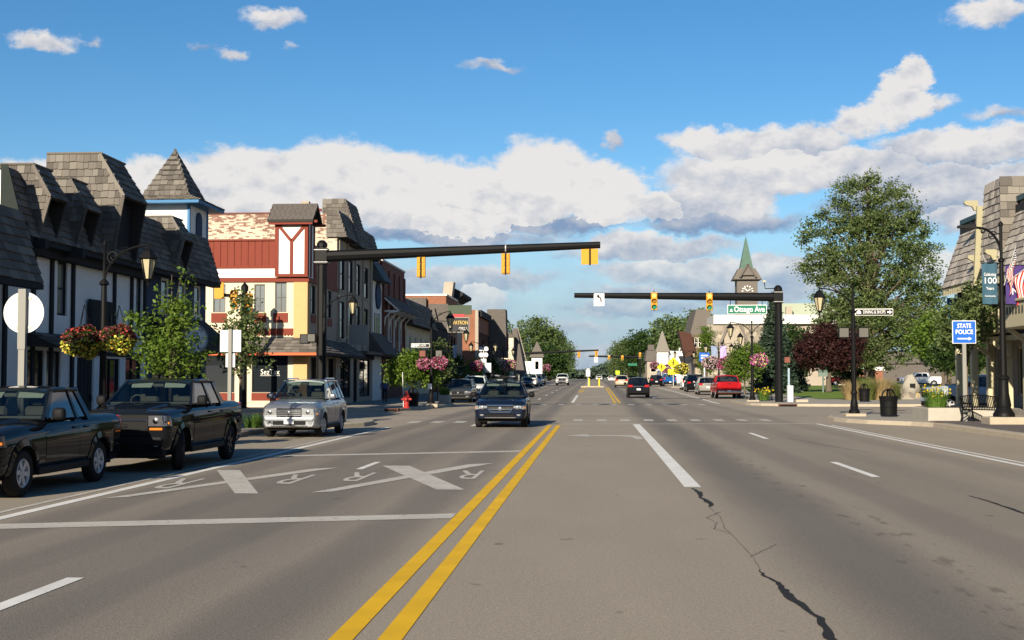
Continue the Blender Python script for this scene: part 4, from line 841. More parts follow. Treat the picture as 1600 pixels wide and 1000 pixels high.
# ---- small far shops
b = thing('cream_gable_house', 'cream-walled shop beyond the tall mansard, left of the street', 'building', (-15, 215, 0))
part(b, 'wall', M_CREAM, (-22, -13.6, 213, 228, 0.5, 8.6)); q = MB(); q.prism([(-18, 8.6), (-13.2, 8.6), (-15.6, 10.4)], 'y', 212.8, 226); q.build('roof', M_GREYSHINGLE, b)
b = thing('steep_roof_shop', 'steep brown wedge-roofed shop with white rake, far left of the street', 'building', (-13, 222, 0))
q = MB(); q.hull8([(-14.6, 214, 3.6), (-11.6, 214, 1.6), (-11.6, 222, 1.6), (-14.6, 222, 3.6)], [(-13.9, 216, 10.2), (-13.2, 216, 10.2), (-13.2, 222, 10.2), (-13.9, 222, 10.2)]); q.build('roof', M_GREYSHINGLE, b)
q = MB(); q.bar((-13.05, 215.6, 10.3), (-10.75, 213.8, 1.9), 0.10, 0.10); q.build('rake_board', M_TAN, b)
b = thing('white_turret_shop', 'white far shop with a pointed grey turret, behind the parked cars', 'building', (-13, 262, 0))
part(b, 'wall', M_WHITEW, (-20, -11.4, 258, 275, 0.8, 5.2)); part(b, 'turret_wall', M_WHITEW, (-12.7, -10.6, 256, 258.1, 0.8, 6.0)); q = MB(); q.hull8([(-13.2, 255.5, 6.0), (-10.1, 255.5, 6.0), (-10.1, 258.6, 6.0), (-13.2, 258.6, 6.0)], [(-11.7, 257, 9.2), (-11.6, 257, 9.2), (-11.6, 257.1, 9.2), (-11.7, 257.1, 9.2)]); q.build('turret_roof', M_SHINGLE, b)
window(b, Plane('-y', 256.0), -12.0, -11.3, 3.6, 5.2, M_TIMBER, depth=0.0)
# ---- projecting signs
sg = thing('grill_sign', 'projecting black restaurant sign with gold lettering under a green panel', 'sign', (-12.6, 118, 5))
part(sg, 'panel', mat('sign_dark', (0.016, 0.016, 0.018), 0.5), (-13.6, -11.7, 118, 118.25, 6.05, 7.35)); part(sg, 'frame', mat('sign_frame', (0.30, 0.28, 0.24), 0.6), (-13.66, -11.64, 118.02, 118.23, 5.99, 7.41))
lettering('PATRON', mat('gold_letters', (0.62, 0.42, 0.10), 0.5), sg, (-12.45, 117.99, 6.88), 0.5, width=1.35); lettering('GRILL', M_WHITEW, sg, (-12.2, 117.99, 6.32), 0.4, width=0.85)
q = MB(); q.bbox(-13.45, -13.2, 117.97, 118, 6.75, 7.0); q.build('logo_patch', mat('teal', (0.03, 0.30, 0.33), 0.5), sg)
part(sg, 'red_strip', mat('sign_red', (0.50, 0.03, 0.04), 0.5), (-13.2, -12.1, 118, 118.2, 7.43, 7.68)); part(sg, 'green_panel', mat('olive_panel', (0.055, 0.075, 0.05), 0.7), (-13.7, -11.5, 118.5, 118.8, 7.7, 8.55)); part(sg, 'mast', M_BLACK, (-15.7, -13.66, 118.1, 118.2, 7.0, 7.1))
# ================================================================ right side
RX = 15.8; PR = Plane('-x', RX)
M_PALECREAM = mat('pale_cream_wood', (0.47, 0.42, 0.275), 0.7, var=0.1, scale=3)
b = thing('shingled_shop', 'cream-posted corner shop with big shingled mansard and scalloped eave', 'building', (17, 50, 0))
Y0, Y1 = 14.0, 57.0  # near end stretched out of view so car paint mirrors a dark wall
holes = [(44.5, 45.9, 4.35, 5.5), (49.0, 50.3, 4.35, 5.5), (53.2, 54.6, 4.35, 5.5), (55.4, 56.5, 4.35, 5.5)]
wall(b, 'wall', PR, Y0, Y1, 3.35, 5.7, holes, M_TIMBER); part(b, 'core', M_TIMBER, (RX+0.16, 30, Y0, Y1, 3.36, 8.3)); PR2 = Plane('-x', RX+1.5); low = [(y, y+1.9, 1.0, 3.0) for y in (40, 43, 46, 49.2, 51.9, 54.5)]
wall(b, 'shop_wall', PR2, Y0, Y1, 0.1, 3.35, low, M_TAN); part(b, 'shop_core', M_TIMBER, (RX+1.66, 30, Y0, Y1, 0.1, 3.35))
for (a, c, lo, hi) in low: window(b, PR2, a, c, lo, hi, M_PALECREAM, M_GLASSB, (2, 1), 0.08)
for (a, c, lo, hi) in holes: window(b, PR, a, c, lo, hi, M_PALECREAM, M_GLASSB, (2, 1), 0.08)
part(b, 'porch_floor', M_CONC, (RX-0.3, RX+1.49, 30, Y1, 0.1, 0.56)); part(b, 'step', M_CONC, (RX-0.65, RX-0.305, 30, Y1, 0.1, 0.36))
for y in (41.0, 43.4, 45.8, 48.0, 50.2, 52.4, 54.6, 56.8):
    q = MB(); q.bbox(RX-0.15, RX+0.13, y-0.14, y+0.14, 0.561, 3.15, 0.02); q.build('post', M_PALECREAM, b)
    part(b, 'wall_pier', M_PALECREAM, (RX+1.38, RX+1.498, y-0.2, y+0.2, 0.57, 3.3))
part(b, 'porch_beam', M_PALECREAM, (RX-0.2, RX+0.18, 30, Y1, 3.16, 3.345))
for (y0, y1) in ((43.2, 46.4), (49.6, 52.4)):
    q = MB(); q.bbox(RX-1.35, RX-0.003, y0, y1, 3.45, 4.35, 0.05); bo = q.build('balcony', M_PALECREAM, b)
    for i in range(10): x = y0+0.15+i*(y1-y0-0.3)/9; q = MB(); q.prism([(x-0.05, 3.95), (x+0.05, 3.95), (x+0.03, 4.2), (x-0.03, 4.2)], 'x', RX-1.375, RX-1.353); q.build('cut_out', M_TIMBER, bo)
    q = MB(); q.bbox(RX-1.42, RX-0.9, y0-0.08, y1+0.08, 4.352, 4.45, 0.02); q.build('rail', M_PALECREAM, bo)
    for yy in (y0+0.2, y1-0.2): q = MB(); q.bar((RX-0.05, yy, 2.6), (RX-1.2, yy, 3.44), 0.14, 0.14); q.build('brace', M_PALECREAM, bo)
# mansard: eave out over the pavement, top set back
ex, ez, tx, tz = RX-0.62, 5.65, RX+0.35, 8.45
q = MB(); q.prism([(ex, ez), (tx, tz), (30, tz), (30, ez-0.02), (ex, ez-0.02)], 'y', Y0, Y1+0.1); rf = q.build('roof', M_DECK, b)
s = Vector((tx-ex, 0, tz-ez)); L_ = s.length
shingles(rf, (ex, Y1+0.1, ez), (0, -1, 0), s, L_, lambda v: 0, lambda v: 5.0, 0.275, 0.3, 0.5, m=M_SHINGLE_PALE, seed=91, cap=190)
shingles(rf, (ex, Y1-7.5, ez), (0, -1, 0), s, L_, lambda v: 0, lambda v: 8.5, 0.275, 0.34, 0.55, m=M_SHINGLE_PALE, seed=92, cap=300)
q = MB(); q.bar((tx, Y1+0.15, tz+0.09), (tx, Y1-5.0, tz+0.09), 0.3, 0.2); q.build('ridge_trim', mat('slate_blue_trim', (0.035, 0.075, 0.095), 0.6), b); q = MB(); q.bar((tx, Y1-7.4, tz+0.09), (tx, Y0, tz+0.09), 0.3, 0.2); q.build('ridge_trim', MATS['slate_blue_trim'], b)
for i in range(52):                                             # scalloped eave boards
    y = Y1-0.05-i*0.28; q = MB(); q.prism([(y-0.12, ez-0.02), (y+0.12, ez-0.02), (y+0.12, ez-0.22), (y+0.06, ez-0.34), (y-0.06, ez-0.34), (y-0.12, ez-0.22)], 'x', ex+0.02, ex+0.06); q.build('scallop', M_PALECREAM, b)
# steep shingled gable that breaks through the mansard
gy0, gy1 = 49.6, 52.0
q = MB(); q.prism([(RX-0.55, 4.6), (RX-0.25, 9.35), (27, 9.35), (27, 4.6)], 'y', gy0, gy1); go = q.build('gable_roof', M_DECK, b)
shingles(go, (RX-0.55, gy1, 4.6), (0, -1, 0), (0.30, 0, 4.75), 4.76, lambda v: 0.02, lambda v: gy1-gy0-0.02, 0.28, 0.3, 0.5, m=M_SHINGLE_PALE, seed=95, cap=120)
shingles(go, (RX-0.4, gy0-0.001, 6.1), (1, 0, 0), (0, 0, 1), 3.24, lambda v: 0, lambda v: 9, 0.28, 0.3, 0.5, m=M_SHINGLE_SUNWARD, seed=96, cap=200)
q = MB(); q.bar((RX-0.62, gy1+0.1, 4.3), (RX-0.36, gy1+0.1, 8.6), 0.34, 0.14, up=(0, 1, 0)); q.build('gable_board', mat('olive_cream_trim', (0.30, 0.275, 0.175), 0.75, var=0.1), b)
for z, L2 in ((8.45, 0.5), (6.25, 0.4)):                       # sawn bracket ends
    for dy in ((0.0,) if z > 8 else (0.0, -2.3)):
        y = gy1+dy; q = MB(); q.prism([(y+0.1, 0), (y+0.1, 0)], 'x', 0, 0) if False else None
        q = MB(); q.prism([(RX-0.45, z), (RX-0.45, z+0.40), (RX-0.45-L2, z+0.40), (RX-0.5-L2, z+0.30), (RX-0.42-L2, z+0.22), (RX-0.68, z+0.16), (RX-0.60, z)], 'y', y+0.20, y+0.34); q.build('bracket', MATS['olive_cream_trim'], b)
hs = thing('blue_hanging_sign', 'tall blue hanging sign at the far corner of the shingled shop', 'sign', (RX-0.4, 57.2, 4.2)); part(hs, 'board', mat('sky_blue_sign', (0.05, 0.16, 0.34), 0.5, var=0.3, scale=1), (RX-0.35, RX+0.5, 57.3, 57.36, 4.1, 5.25)); part(hs, 'bracket', M_BLACK, (RX-0.02, RX+0.02, 57.1, 57.36, 5.26, 5.4))
# ---- stone pavilion with the clock tower, far right
b = thing('clock_tower_building', 'stone building with white band and green copper clock spire beyond the park', 'building', (21, 190, 0.6)); z0 = 0.4
part(b, 'stone_wall', M_STONE, (16.2, 24.5, 188, 205, z0, 9.6)); part(b, 'white_band', mat('dull_white_band', (0.50, 0.49, 0.46), 0.8), (17.2, 35, 187.6, 206, 9.65, 11.0)); part(b, 'side_wing', M_TAN, (24.55, 37, 188.4, 206, z0, 9.64)); part(b, 'roof_unit', mat('pale_green_unit', (0.30, 0.33, 0.25), 0.7), (28, 38, 194, 200, 11.0, 13.0))
for x in (26.5, 28.3): part(b, 'roof_vent', M_TAN, (x, x+0.9, 192, 192.8, 11.01, 12.4))
part(b, 'bay', M_TAN, (18.7, 21.6, 187.4, 187.98, 5.4, 8.6)); q = MB(); q.bar((18.2, 187.3, 7.0), (19.4, 187.3, 9.7), 0.3, 0.3); q.bar((22.1, 187.3, 7.0), (20.9, 187.3, 9.7), 0.3, 0.3); q.build('bay_timber', M_SHINGLE, b)
for x0 in (18.2, 21.6): window(b, Plane('-y', 187.95), x0, x0+1.3, 3.4, 5.0, M_TIMBER, depth=0.0)
part(b, 'roof', M_SHINGLE, (18.0, 19.6, 187.6, 187.94, 5.02, 5.5)); part(b, 'roof', M_SHINGLE, (21.4, 23.1, 187.6, 187.94, 5.02, 5.5))
M_COPPER = mat('copper_patina', (0.070, 0.125, 0.098), 0.7, var=0.3, scale=2)
M_TOWER = mat('tower_grey', (0.13, 0.115, 0.10), 0.85, var=0.15)
q = MB(); q.box(20.9, 23.9, 190, 193, 11.0, 17.3); q.build('clock_tower', M_TOWER, b)
q = MB(); q.hull8([(20.3, 189.4, 16.3), (24.5, 189.4, 16.3), (24.5, 193.6, 16.3), (20.3, 193.6, 16.3)], [(21.2, 190.3, 18.0), (23.6, 190.3, 18.0), (23.6, 192.7, 18.0), (21.2, 192.7, 18.0)]); q.build('tower_eave', M_SHINGLE, b)
q = MB(); q.hull8([(21.45, 190.55, 17.98), (23.35, 190.55, 17.98), (23.35, 192.45, 17.98), (21.45, 192.45, 17.98)], [(22.38, 191.48, 22.9), (22.42, 191.48, 22.9), (22.42, 191.52, 22.9), (22.38, 191.52, 22.9)]); q.build('spire', M_COPPER, b)
q = MB(); q.prism([(21.5, 16.9), (23.3, 16.9), (22.4, 18.3)], 'y', 189.2, 191); q.build('clock_gable', M_TOWER, b); q = MB(); q.bar((21.2, 189.1, 16.6), (22.4, 189.1, 18.5), 0.25, 0.25); q.bar((23.6, 189.1, 16.6), (22.4, 189.1, 18.5), 0.25, 0.25); q.build('gable_trim', M_SHINGLE, b)
q = MB(); q.lathe([(0, -0.06), (0.9, -0.06), (0.9, 0), (0, 0)], (22.4, 189.98, 14.6), 24, 'y'); ck = q.build('clock_face', M_TOWER, b)
for i in range(12): a = i*math.pi/6; q = MB(); q.bar((22.4+0.62*math.cos(a), 189.9, 14.6+0.62*math.sin(a)), (22.4+0.85*math.cos(a), 189.9, 14.6+0.85*math.sin(a)), 0.13, 0.04, up=(0, 1, 0)); q.build('hour_mark', M_WHITEW, ck)
for a, l in ((0.6, 0.5), (2.4, 0.7)): q = MB(); q.bar((22.4, 189.88, 14.6), (22.4+l*math.cos(a), 189.88, 14.6+l*math.sin(a)), 0.1, 0.03, up=(0, 1, 0)); q.build('hand', M_WHITEW, ck)
# ---- brown chalet and far shops on the right
b = thing('brown_chalet', 'brown timbered chalet with steep roofs left of the stone building', 'building', (17, 200, 0.6))
part(b, 'wall', M_TAN, (15.4, 19, 199, 215, 0.6, 7.0)); q = MB(); q.hull8([(14.0, 198, 6.3), (18.2, 198, 6.3), (18.2, 214, 6.3), (14.0, 214, 6.3)], [(15.6, 199, 12.4), (17.8, 199, 12.4), (17.8, 214, 12.4), (15.6, 214, 12.4)]); q.build('roof', M_SHINGLE, b)
part(b, 'bay_wall', mat('chalet_brown', (0.11, 0.075, 0.05), 0.8), (15.0, 16.3, 197.5, 199, 4.0, 8.4)); part(b, 'balcony', MATS['chalet_brown'], (14.6, 16.6, 196.8, 197.49, 5.0, 6.3)); q = MB(); q.hull8([(13.6, 196, 4.9), (15.3, 196, 5.6), (15.3, 199, 5.6), (13.6, 199, 4.9)], [(12.7, 196, 9.0), (14.6, 196, 8.6), (14.6, 199, 8.6), (12.7, 199, 9.0)]); q.build('red_brown_roof', mat('red_brown_shingle', (0.062, 0.028, 0.02), 0.9, var=0.3, scale=3, bump=0.6), b)
for x in (15.2, 15.75): window(b, Plane('-y', 197.5), x, x+0.4, 6.5, 8.0, M_WHITEW, depth=0.0)
b = thing('white_far_shop', 'white far shop with grey pointed turret on the right', 'building', (13, 245, 0.8))
part(b, 'wall', M_WHITEW, (13.2, 21, 256, 270, 0.7, 7.2)); part(b, 'parapet', M_WHITEW, (16.6, 20.5, 255.8, 256, 6.2, 7.8)); part(b, 'turret', M_WHITEW, (12.2, 14.4, 254.6, 256.7, 0.7, 7.0)); q = MB(); q.hull8([(11.9, 254.3, 7.0), (14.7, 254.3, 7.0), (14.7, 257, 7.0), (11.9, 257, 7.0)], [(13.2, 255.6, 11.2), (13.4, 255.6, 11.2), (13.4, 255.8, 11.2), (13.2, 255.8, 11.2)]); q.build('turret_roof', M_SHINGLE, b)
q = MB(); q.prism([(16.4, 6.2), (19.8, 6.2), (18.4, 1.5)], 'y', 255.2, 255.7); q.build('wedge_gable', M_TIMBER, b)
b = thing('grey_stone_shop', 'small grey stone shop with shingled top, far right beyond the crossing', 'building', (12, 285, 0.9))
part(b, 'wall', M_TAN, (11.4, 17, 284, 296, 0.8, 5.6)); q = MB(); q.hull8([(11.0, 283.6, 5.6), (17, 283.6, 5.6), (17, 296, 5.6), (11.0, 296, 5.6)], [(11.4, 284.2, 8.0), (17, 284.2, 8.0), (17, 296, 8.0), (11.4, 296, 8.0)]); q.build('roof', M_GREYSHINGLE, b); part(b, 'chimney', M_GREYSHINGLE, (11.6, 13.0, 284, 285.5, 8.0, 9.2))
for x in (12.2, 14.2): window(b, Plane('-y', 284.0), x, x+1.2, 3.2, 5.2, M_WHITEW, depth=0.0)
b = thing('brick_park_building', 'low brick building with white trim behind the park trees', 'building', (36, 200, 0.6))
part(b, 'wall', M_ORBRICK, (31, 42, 190.5, 200, 0.4, 2.9)); part(b, 'roof', M_WHITEW, (30.8, 42.2, 190.2, 200, 2.91, 3.4)); part(b, 'white_panel', M_WHITEW, (31.4, 33, 190.4, 190.49, 1.8, 2.8))
b = thing('dark_roof_store', 'long low store with dark roof behind the lot at the right', 'building', (60, 240, 0.6))
part(b, 'wall', M_GREYSHINGLE, (50, 96, 232, 246, 0.4, 4.4)); part(b, 'roof', M_GREYSHINGLE, (49.5, 96.5, 231.5, 246.5, 4.41, 6.4))
# ================================================================ vehicles
M_TYRE = mat('tyre_rubber', (0.016, 0.016, 0.016), 0.9, var=0.3, scale=20, spec=0.15)
M_RIM = mat('alloy_rim', (0.45, 0.45, 0.46), 0.4, metal=0.25); M_RIMD = mat('dark_rim', (0.03, 0.03, 0.032), 0.35, metal=0.8)
M_CHROME = mat('chrome', (0.62, 0.62, 0.63), 0.12, metal=1.0); M_PLASTIC = mat('black_plastic', (0.008, 0.008, 0.009), 0.6, spec=0.12); M_ARCH = mat('wheel_well', (0.006, 0.006, 0.006), 0.95)
M_INT = mat('car_interior', (0.045, 0.043, 0.040), 0.85); M_SEAT = mat('car_seat', (0.032, 0.030, 0.028), 0.8); M_VISOR = mat('sun_visor', (0.13, 0.14, 0.13), 0.7)
M_GLF = glass('windscreen', (0.86, 0.91, 0.88)); M_GLS = glass('tinted_side_glass', (0.34, 0.37, 0.39)); M_GLD = glass('dark_rear_glass', (0.25, 0.26, 0.27))
M_LAMP = mat('headlight_lens', (0.30, 0.31, 0.32), 0.1, metal=0.4, spec=0.5, var=0.4, scale=14); M_LAMPD = mat('headlight_dark', (0.10, 0.10, 0.11), 0.1, metal=0.3, coat=1.0, var=0.5, scale=12)
M_AMBER = mat('amber_lens', (0.55, 0.16, 0.02), 0.2); M_TAIL = mat('tail_lens', (0.36, 0.010, 0.012), 0.18, coat=0.6); M_PLATE = mat('licence_plate', (0.60, 0.62, 0.64), 0.5, var=0.2, scale=20)
def car_paint(name, col, metal=0.35, rough=0.32):
    return mat('paint_'+name, col, rough, metal=metal, coat=0.55, spec=0.0, var=0.03, scale=40)
PAINTS = {'black': ((0.007, 0.008, 0.010), 0.0), 'silver': ((0.27, 0.285, 0.305), 0.7), 'navy': ((0.007, 0.012, 0.026), 0.25), 'grey': ((0.060, 0.064, 0.068), 0.5), 'white': ((0.70, 0.70, 0.68), 0.0), 'red': ((0.33, 0.010, 0.014), 0.3),
          'beige': ((0.40, 0.345, 0.245), 0.5), 'champagne': ((0.29, 0.275, 0.25), 0.6), 'blue': ((0.015, 0.085, 0.25), 0.3), 'steel': ((0.10, 0.115, 0.135), 0.5), 'darkred': ((0.10, 0.008, 0.010), 0.2), 'darkgreen': ((0.020, 0.032, 0.030), 0.4), 'bluegrey': ((0.46, 0.49, 0.54), 0.0)}
def paintof(c): v, m = PAINTS[c]; return car_paint(c, v, m)

def lerp_table(tab, x):
    """tab rows: (y, values...) sorted by y"""
    if x <= tab[0][0]: return tab[0][1:]
    for a, b in zip(tab, tab[1:]):
        if x <= b[0]:
            t = (x-a[0])/(b[0]-a[0]) if b[0] > a[0] else 0; t2 = t*t*(3-2*t)
            return tuple(p+(q-p)*(t if i in (0,) else t) for i, (p, q) in enumerate(zip(a[1:], b[1:])))
    return tab[-1][1:]
SEC = [(0.0, 0.90), (0.07, 0.955), (0.22, 0.985), (0.45, 1.0), (0.62, 1.0), (0.78, 0.985), (0.89, 0.95), (0.955, 0.885), (1.0, 0.76)]   # height fraction, width fraction
def half_width(tab, y, z):
    zb, zt, w = lerp_table(tab, y)[:3]; f = min(max((z-zb)/(zt-zb), 0), 1)
    for (a, p), (b, q) in zip(SEC, SEC[1:]):
        if f <= b: return w*(p+(q-p)*(f-a)/(b-a))
    return w*0.8
def boolean_cut(me, cutters, mats):
    o = bpy.data.objects.new('tmp', me); COL.objects.link(o); tmp = []
    for c in cutters:
        k = bpy.data.objects.new('cut', c); COL.objects.link(k); tmp.append(k)
        m = o.modifiers.new('b', 'BOOLEAN'); m.operation = 'DIFFERENCE'; m.object = k; m.solver = 'EXACT'
        try: m.material_mode = 'TRANSFER'
        except Exception: pass
    dg = bpy.context.evaluated_depsgraph_get(); r = bpy.data.meshes.new_from_object(o.evaluated_get(dg))
    for k in tmp: bpy.data.objects.remove(k)
    bpy.data.objects.remove(o); return r
_WHEEL = {}
def wheel_meshes(r, w, rim, spokes):
    k = (r, w, rim.name, spokes)
    if k in _WHEEL: return _WHEEL[k]
    t = MB(); ri = r*0.62
    t.lathe([(ri, -w/2+0.02), (r*0.80, -w/2), (r*0.93, -w/2+0.015), (r, -w/2+0.05), (r, w/2-0.05), (r*0.93, w/2-0.015), (r*0.80, w/2), (ri, w/2-0.02)], n=28, axis='x', cap=False); tm = t.mesh('tyre', M_TYRE, smooth=True)
    q = MB(); q.lathe([(ri+.004, w/2-0.03), (ri-0.015, w/2-0.012), (ri-0.035, w/2-0.03), (ri-0.04, -w/2+0.03)], n=28, axis='x', cap=False)
    q.lathe([(0.001, w/2-0.07), (ri-0.04, w/2-0.10), (ri-0.04, w/2-0.12), (0.001, w/2-0.12)], n=28, axis='x') if False else None
    q.lathe([(0.001, w/2-0.02), (r*0.13, w/2-0.022), (r*0.15, w/2-0.05), (0.001, w/2-0.06)], n=14, axis='x')
    for i in range(spokes):
        a = 2*math.pi*i/spokes; c, s = math.cos(a), math.sin(a); p0 = Vector((w/2-0.035, c*r*0.10, s*r*0.10)); p1 = Vector((w/2-0.030, c*(ri-0.02), s*(ri-0.02))); tn = Vector((0, -s, c)); e0, e1 = r*0.085, r*0.115
        q.hull8([p0-tn*e0, p0+tn*e0, p0+tn*e0-Vector((0.04, 0, 0)), p0-tn*e0-Vector((0.04, 0, 0))], [p1-tn*e1, p1+tn*e1, p1+tn*e1-Vector((0.04, 0, 0)), p1-tn*e1-Vector((0.04, 0, 0))])
    rm = q.mesh('rim', rim, smooth=True)
    h = MB(); h.lathe([(0.001, w/2-0.11), (ri-0.03, w/2-0.11), (ri-0.03, w/2-0.13), (0.001, w/2-0.13)], n=20, axis='x'); hm = h.mesh('brake_disc', M_ARCH)
    _WHEEL[k] = (tm, rm, hm); return _WHEEL[k]

def make_vehicle(name, label, kind, colour, loc, heading, group='vehicles on the street', detail=2, steer=0.0, **kw):
    """heading: direction the front points to, in radians from +Y counter-clockwise. Local +y is the front"""
    P = dict(L=4.7, W=1.86, H=1.68, wb=2.75, fo=0.92, r=0.35, zb=0.30, hood=(0.98, 1.08), belt=1.10, cab=(0.95, 0.20, -1.95, -2.10), roof=(0.15, -1.75), wr=0.78, tail=1.10, bed=None, pillars=None, rim='alloy', spokes=5, trim='paint', rails=False, flare=False, bumper='paint', grille='bars', face=1)
    PK = dict(
        suv=dict(wr=0.74),
        wagon=dict(wr=0.70, L=4.8, W=1.84, H=1.62, hood=(0.86, 1.00), belt=1.02, r=0.345, zb=0.28, flare=True, rails=True),
        sedan=dict(L=4.75, W=1.82, H=1.46, hood=(0.76, 0.92), belt=0.95, zb=0.24, r=0.33, cab=(0.75, -0.1, -1.75, -1.95), roof=(-0.05, -1.15), tail=1.0),
        bigsuv=dict(wr=0.74, L=4.85, W=1.90, H=1.86, wb=2.80, hood=(1.08, 1.20), belt=1.24, r=0.385, zb=0.30, rails=True),
        van=dict(L=5.1, W=1.98, H=1.78, wb=3.0, hood=(0.92, 1.12), belt=1.10, cab=(1.45, 0.5, -2.2, -2.35), roof=(0.55, -2.1), r=0.34),
        ext=dict(L=5.35, W=1.88, H=1.79, wb=3.20, fo=0.90, wr=0.74, r=0.39, zb=0.36, hood=(1.10, 1.20), belt=1.24, cab=(0.80, 0, -1.25, -1.35), roof=(0.10, -1.05), tail=1.27, bed=(-1.42, 1.25), pillars=[-0.62]),
        crew=dict(L=5.75, W=2.03, H=1.89, wb=3.64, fo=0.98, wr=0.74, r=0.415, zb=0.38, hood=(1.22, 1.32), belt=1.34, cab=(1.10, 0, -1.30, -1.42), roof=(0.38, -1.12), tail=1.37, bed=(-1.50, 1.35), pillars=[-0.28]))
    P.update(PK[kind]); P.update(kw)
    L, Wd, H, wb = P['L'], P['W']/2, P['H'], P['wb']; yf = wb/2+P['fo']; yr = yf-L; zb, belt = P['zb'], P['belt']; h0, h1 = P['hood']; r = P['r']
    pm = paintof(colour); root = thing(name, label, 'truck' if P['bed'] else 'car', loc, heading, group)
    loc_ = dict(world=False)
    yc0, _, yc1, yc2 = P['cab']                                    # windscreen base, rear glass base
    fq = 0.89 if P['bed'] else 0.85 if kind == 'bigsuv' else 0.82
    # lower body by stations: y, bottom, top, half width
    T = [(yr, zb+0.16, P['tail']-0.10, Wd*0.88), (yr+0.05, zb+0.10, P['tail']-0.02, Wd*0.93), (yr+0.18, zb+0.02, P['tail'], Wd*0.975), (yr+0.5, zb, P['tail'] if P['bed'] else belt, Wd*0.99), (-wb/2, zb, belt if not P['bed'] else P['tail'], Wd),
         (0, zb, belt, Wd), (yc0-0.25, zb, belt-0.01, Wd), (yc0+0.10, zb, h1, Wd), (wb/2, zb, h1-(h1-h0)*0.25, Wd), (yf-0.42, zb, h0+(h1-h0)*0.30, Wd*0.985), (yf-0.26, zb+0.01, h0+0.01, Wd*(0.985 if P['bed'] else 0.965)), (yf-0.14, zb+0.02, h0-(0.01 if P['bed'] else 0.04), Wd*(0.97 if P['bed'] else 0.935)), (yf-0.06, zb+0.04, h0-(0.03 if P['bed'] else 0.085), Wd*(0.945 if P['bed'] else 0.89)), (yf-0.01, zb+0.07, h0-(0.07 if P['bed'] else 0.15), Wd*fq)]
    ys = sorted({t[0] for t in T} | set(np.linspace(yr+0.2, yf-0.3, 12)))
    n = len(SEC); v = []; mb = MB()
    for y in ys:
        z0, z1, w = lerp_table(T, y); crown = 0.025 if (y > yc0 and not P['bed'] is False) else 0.02
        ring = [(w*p, z0+(z1-z0)*f) for f, p in SEC]; ring += [(w*0.45, z1+crown*0.8)]
        full = [(x, z) for x, z in ring]+[(0, z1+crown)]+[(-x, z) for x, z in ring[::-1]]
        v += [(x, y, z) for x, z in full]
    k = 2*len(SEC)+3; fs = []
    for i in range(len(ys)-1):
        for j in range(k-1): fs.append((i*k+j, i*k+j+1, (i+1)*k+j+1, (i+1)*k+j))
        fs.append((i*k+k-1, i*k, (i+1)*k, (i+1)*k+k-1))
    fs += [list(range(k)), list(range((len(ys)-1)*k, len(ys)*k))[::-1]]
    mb.add(v, fs); me = mb.mesh('body', [pm, M_ARCH])
    cut = []
    for yy in (wb/2, -wb/2):
        for s in (-1, 1):
            c = MB(); c.lathe([(r+0.07, 0), (r+0.07, Wd*0.6)], (s*Wd*0.62 if s > 0 else -Wd*1.22, yy, r), 26, 'x'); cut.append(c.mesh('cut', [M_ARCH, M_ARCH]))
    if P['bed']:
        y1 = P['bed'][0]; c = MB(); c.box(-Wd*0.76, Wd*0.76, yr+0.09, y1-0.05, zb+0.5, P['tail']+0.3); cut.append(c.mesh('cut', [M_ARCH, M_ARCH]))
    me = boolean_cut(me, cut, None); me.name = 'body'
    me.polygons.foreach_set('use_smooth', [True]*len(me.polygons)); me.set_sharp_from_angle(angle=math.radians(32))
    body = obj('body', me, root)
    # ---- greenhouse
    rz = H-0.05; yt0, yt1 = P['roof']; wbt, wrf = Wd*0.955, Wd*P['wr']; bz = belt-0.012
    def side(y_b, t, s, inset=0.0):
        """point on the side glass plane: y_b base y .. roof y by t"""
        return None
    fb, rb = yc0, yc1                                              # base ends
    def at(yb, yt, t, s): return Vector((s*(wbt+(wrf-wbt)*t), yb+(yt-yb)*t, bz+(rz-bz)*t))
    # pillars
    cb = MB(); th = 0.05
    def pillar(s, b0, b1, t0, t1, w_in=0.06):
        """b0..b1 along the base, t0..t1 along the roof"""
        A = [at(b0, t0, 0, s), at(b1, t1, 0, s), at(b1, t1, 1, s), at(b0, t0, 1, s)]; inw = Vector((-s*w_in, 0, 0))
        q = MB(); q.hull8(A, [p+inw for p in A]); q.build('pillar', pm, root, world=False)
    mids = P['pillars'] if P['pillars'] is not None else [-0.25, -1.15]
    aw = 0.105
    ends = [(fb, fb-aw*1.6, yt0, yt0-aw)]
    for m_ in mids: ends.append((m_+0.05, m_-0.05, m_+0.035, m_-0.035))
    ends.append((rb+(0.30 if kind == 'crew' else 0.2 if P['bed'] else 0.22), rb, yt1+(0.18 if P['bed'] else 0.25), yt1))
    for s in (-1, 1):
        for (b0, b1, t0, t1) in ends: pillar(s, b0, b1, t0, t1)
    # roof panel with crown
    g = []; nx, ny = 7, 6
    for j in range(ny):
        y = yt0+0.03+(yt1-0.03-yt0-0.03)*j/(ny-1); ed = 0.03 if j in (0, ny-1) else 0.0
        for i in range(nx):
            x = -1+2*i/(nx-1); g.append((x*wrf*1.0, y, rz+0.07*(1-x*x*0.95)-ed-0.01*(abs(2*j/(ny-1)-1)**2)))
    m0 = len(g); g += [(x, y, z-0.05) for x, y, z in g]
    f = [(j*nx+i, j*nx+i+1, (j+1)*nx+i+1, (j+1)*nx+i) for j in range(ny-1) for i in range(nx-1)]
    per = [i for i in range(nx)]+[j*nx+nx-1 for j in range(1, ny)]+[(ny-1)*nx+i for i in range(nx-2, -1, -1)]+[j*nx for j in range(ny-2, 0, -1)]
    f += [(m0+a, m0+b, m0+c, m0+d) for a, b, c, d in [q[::-1] for q in f]]
    f += [(per[i], per[(i+1) % len(per)], m0+per[(i+1) % len(per)], m0+per[i]) for i in range(len(per))]
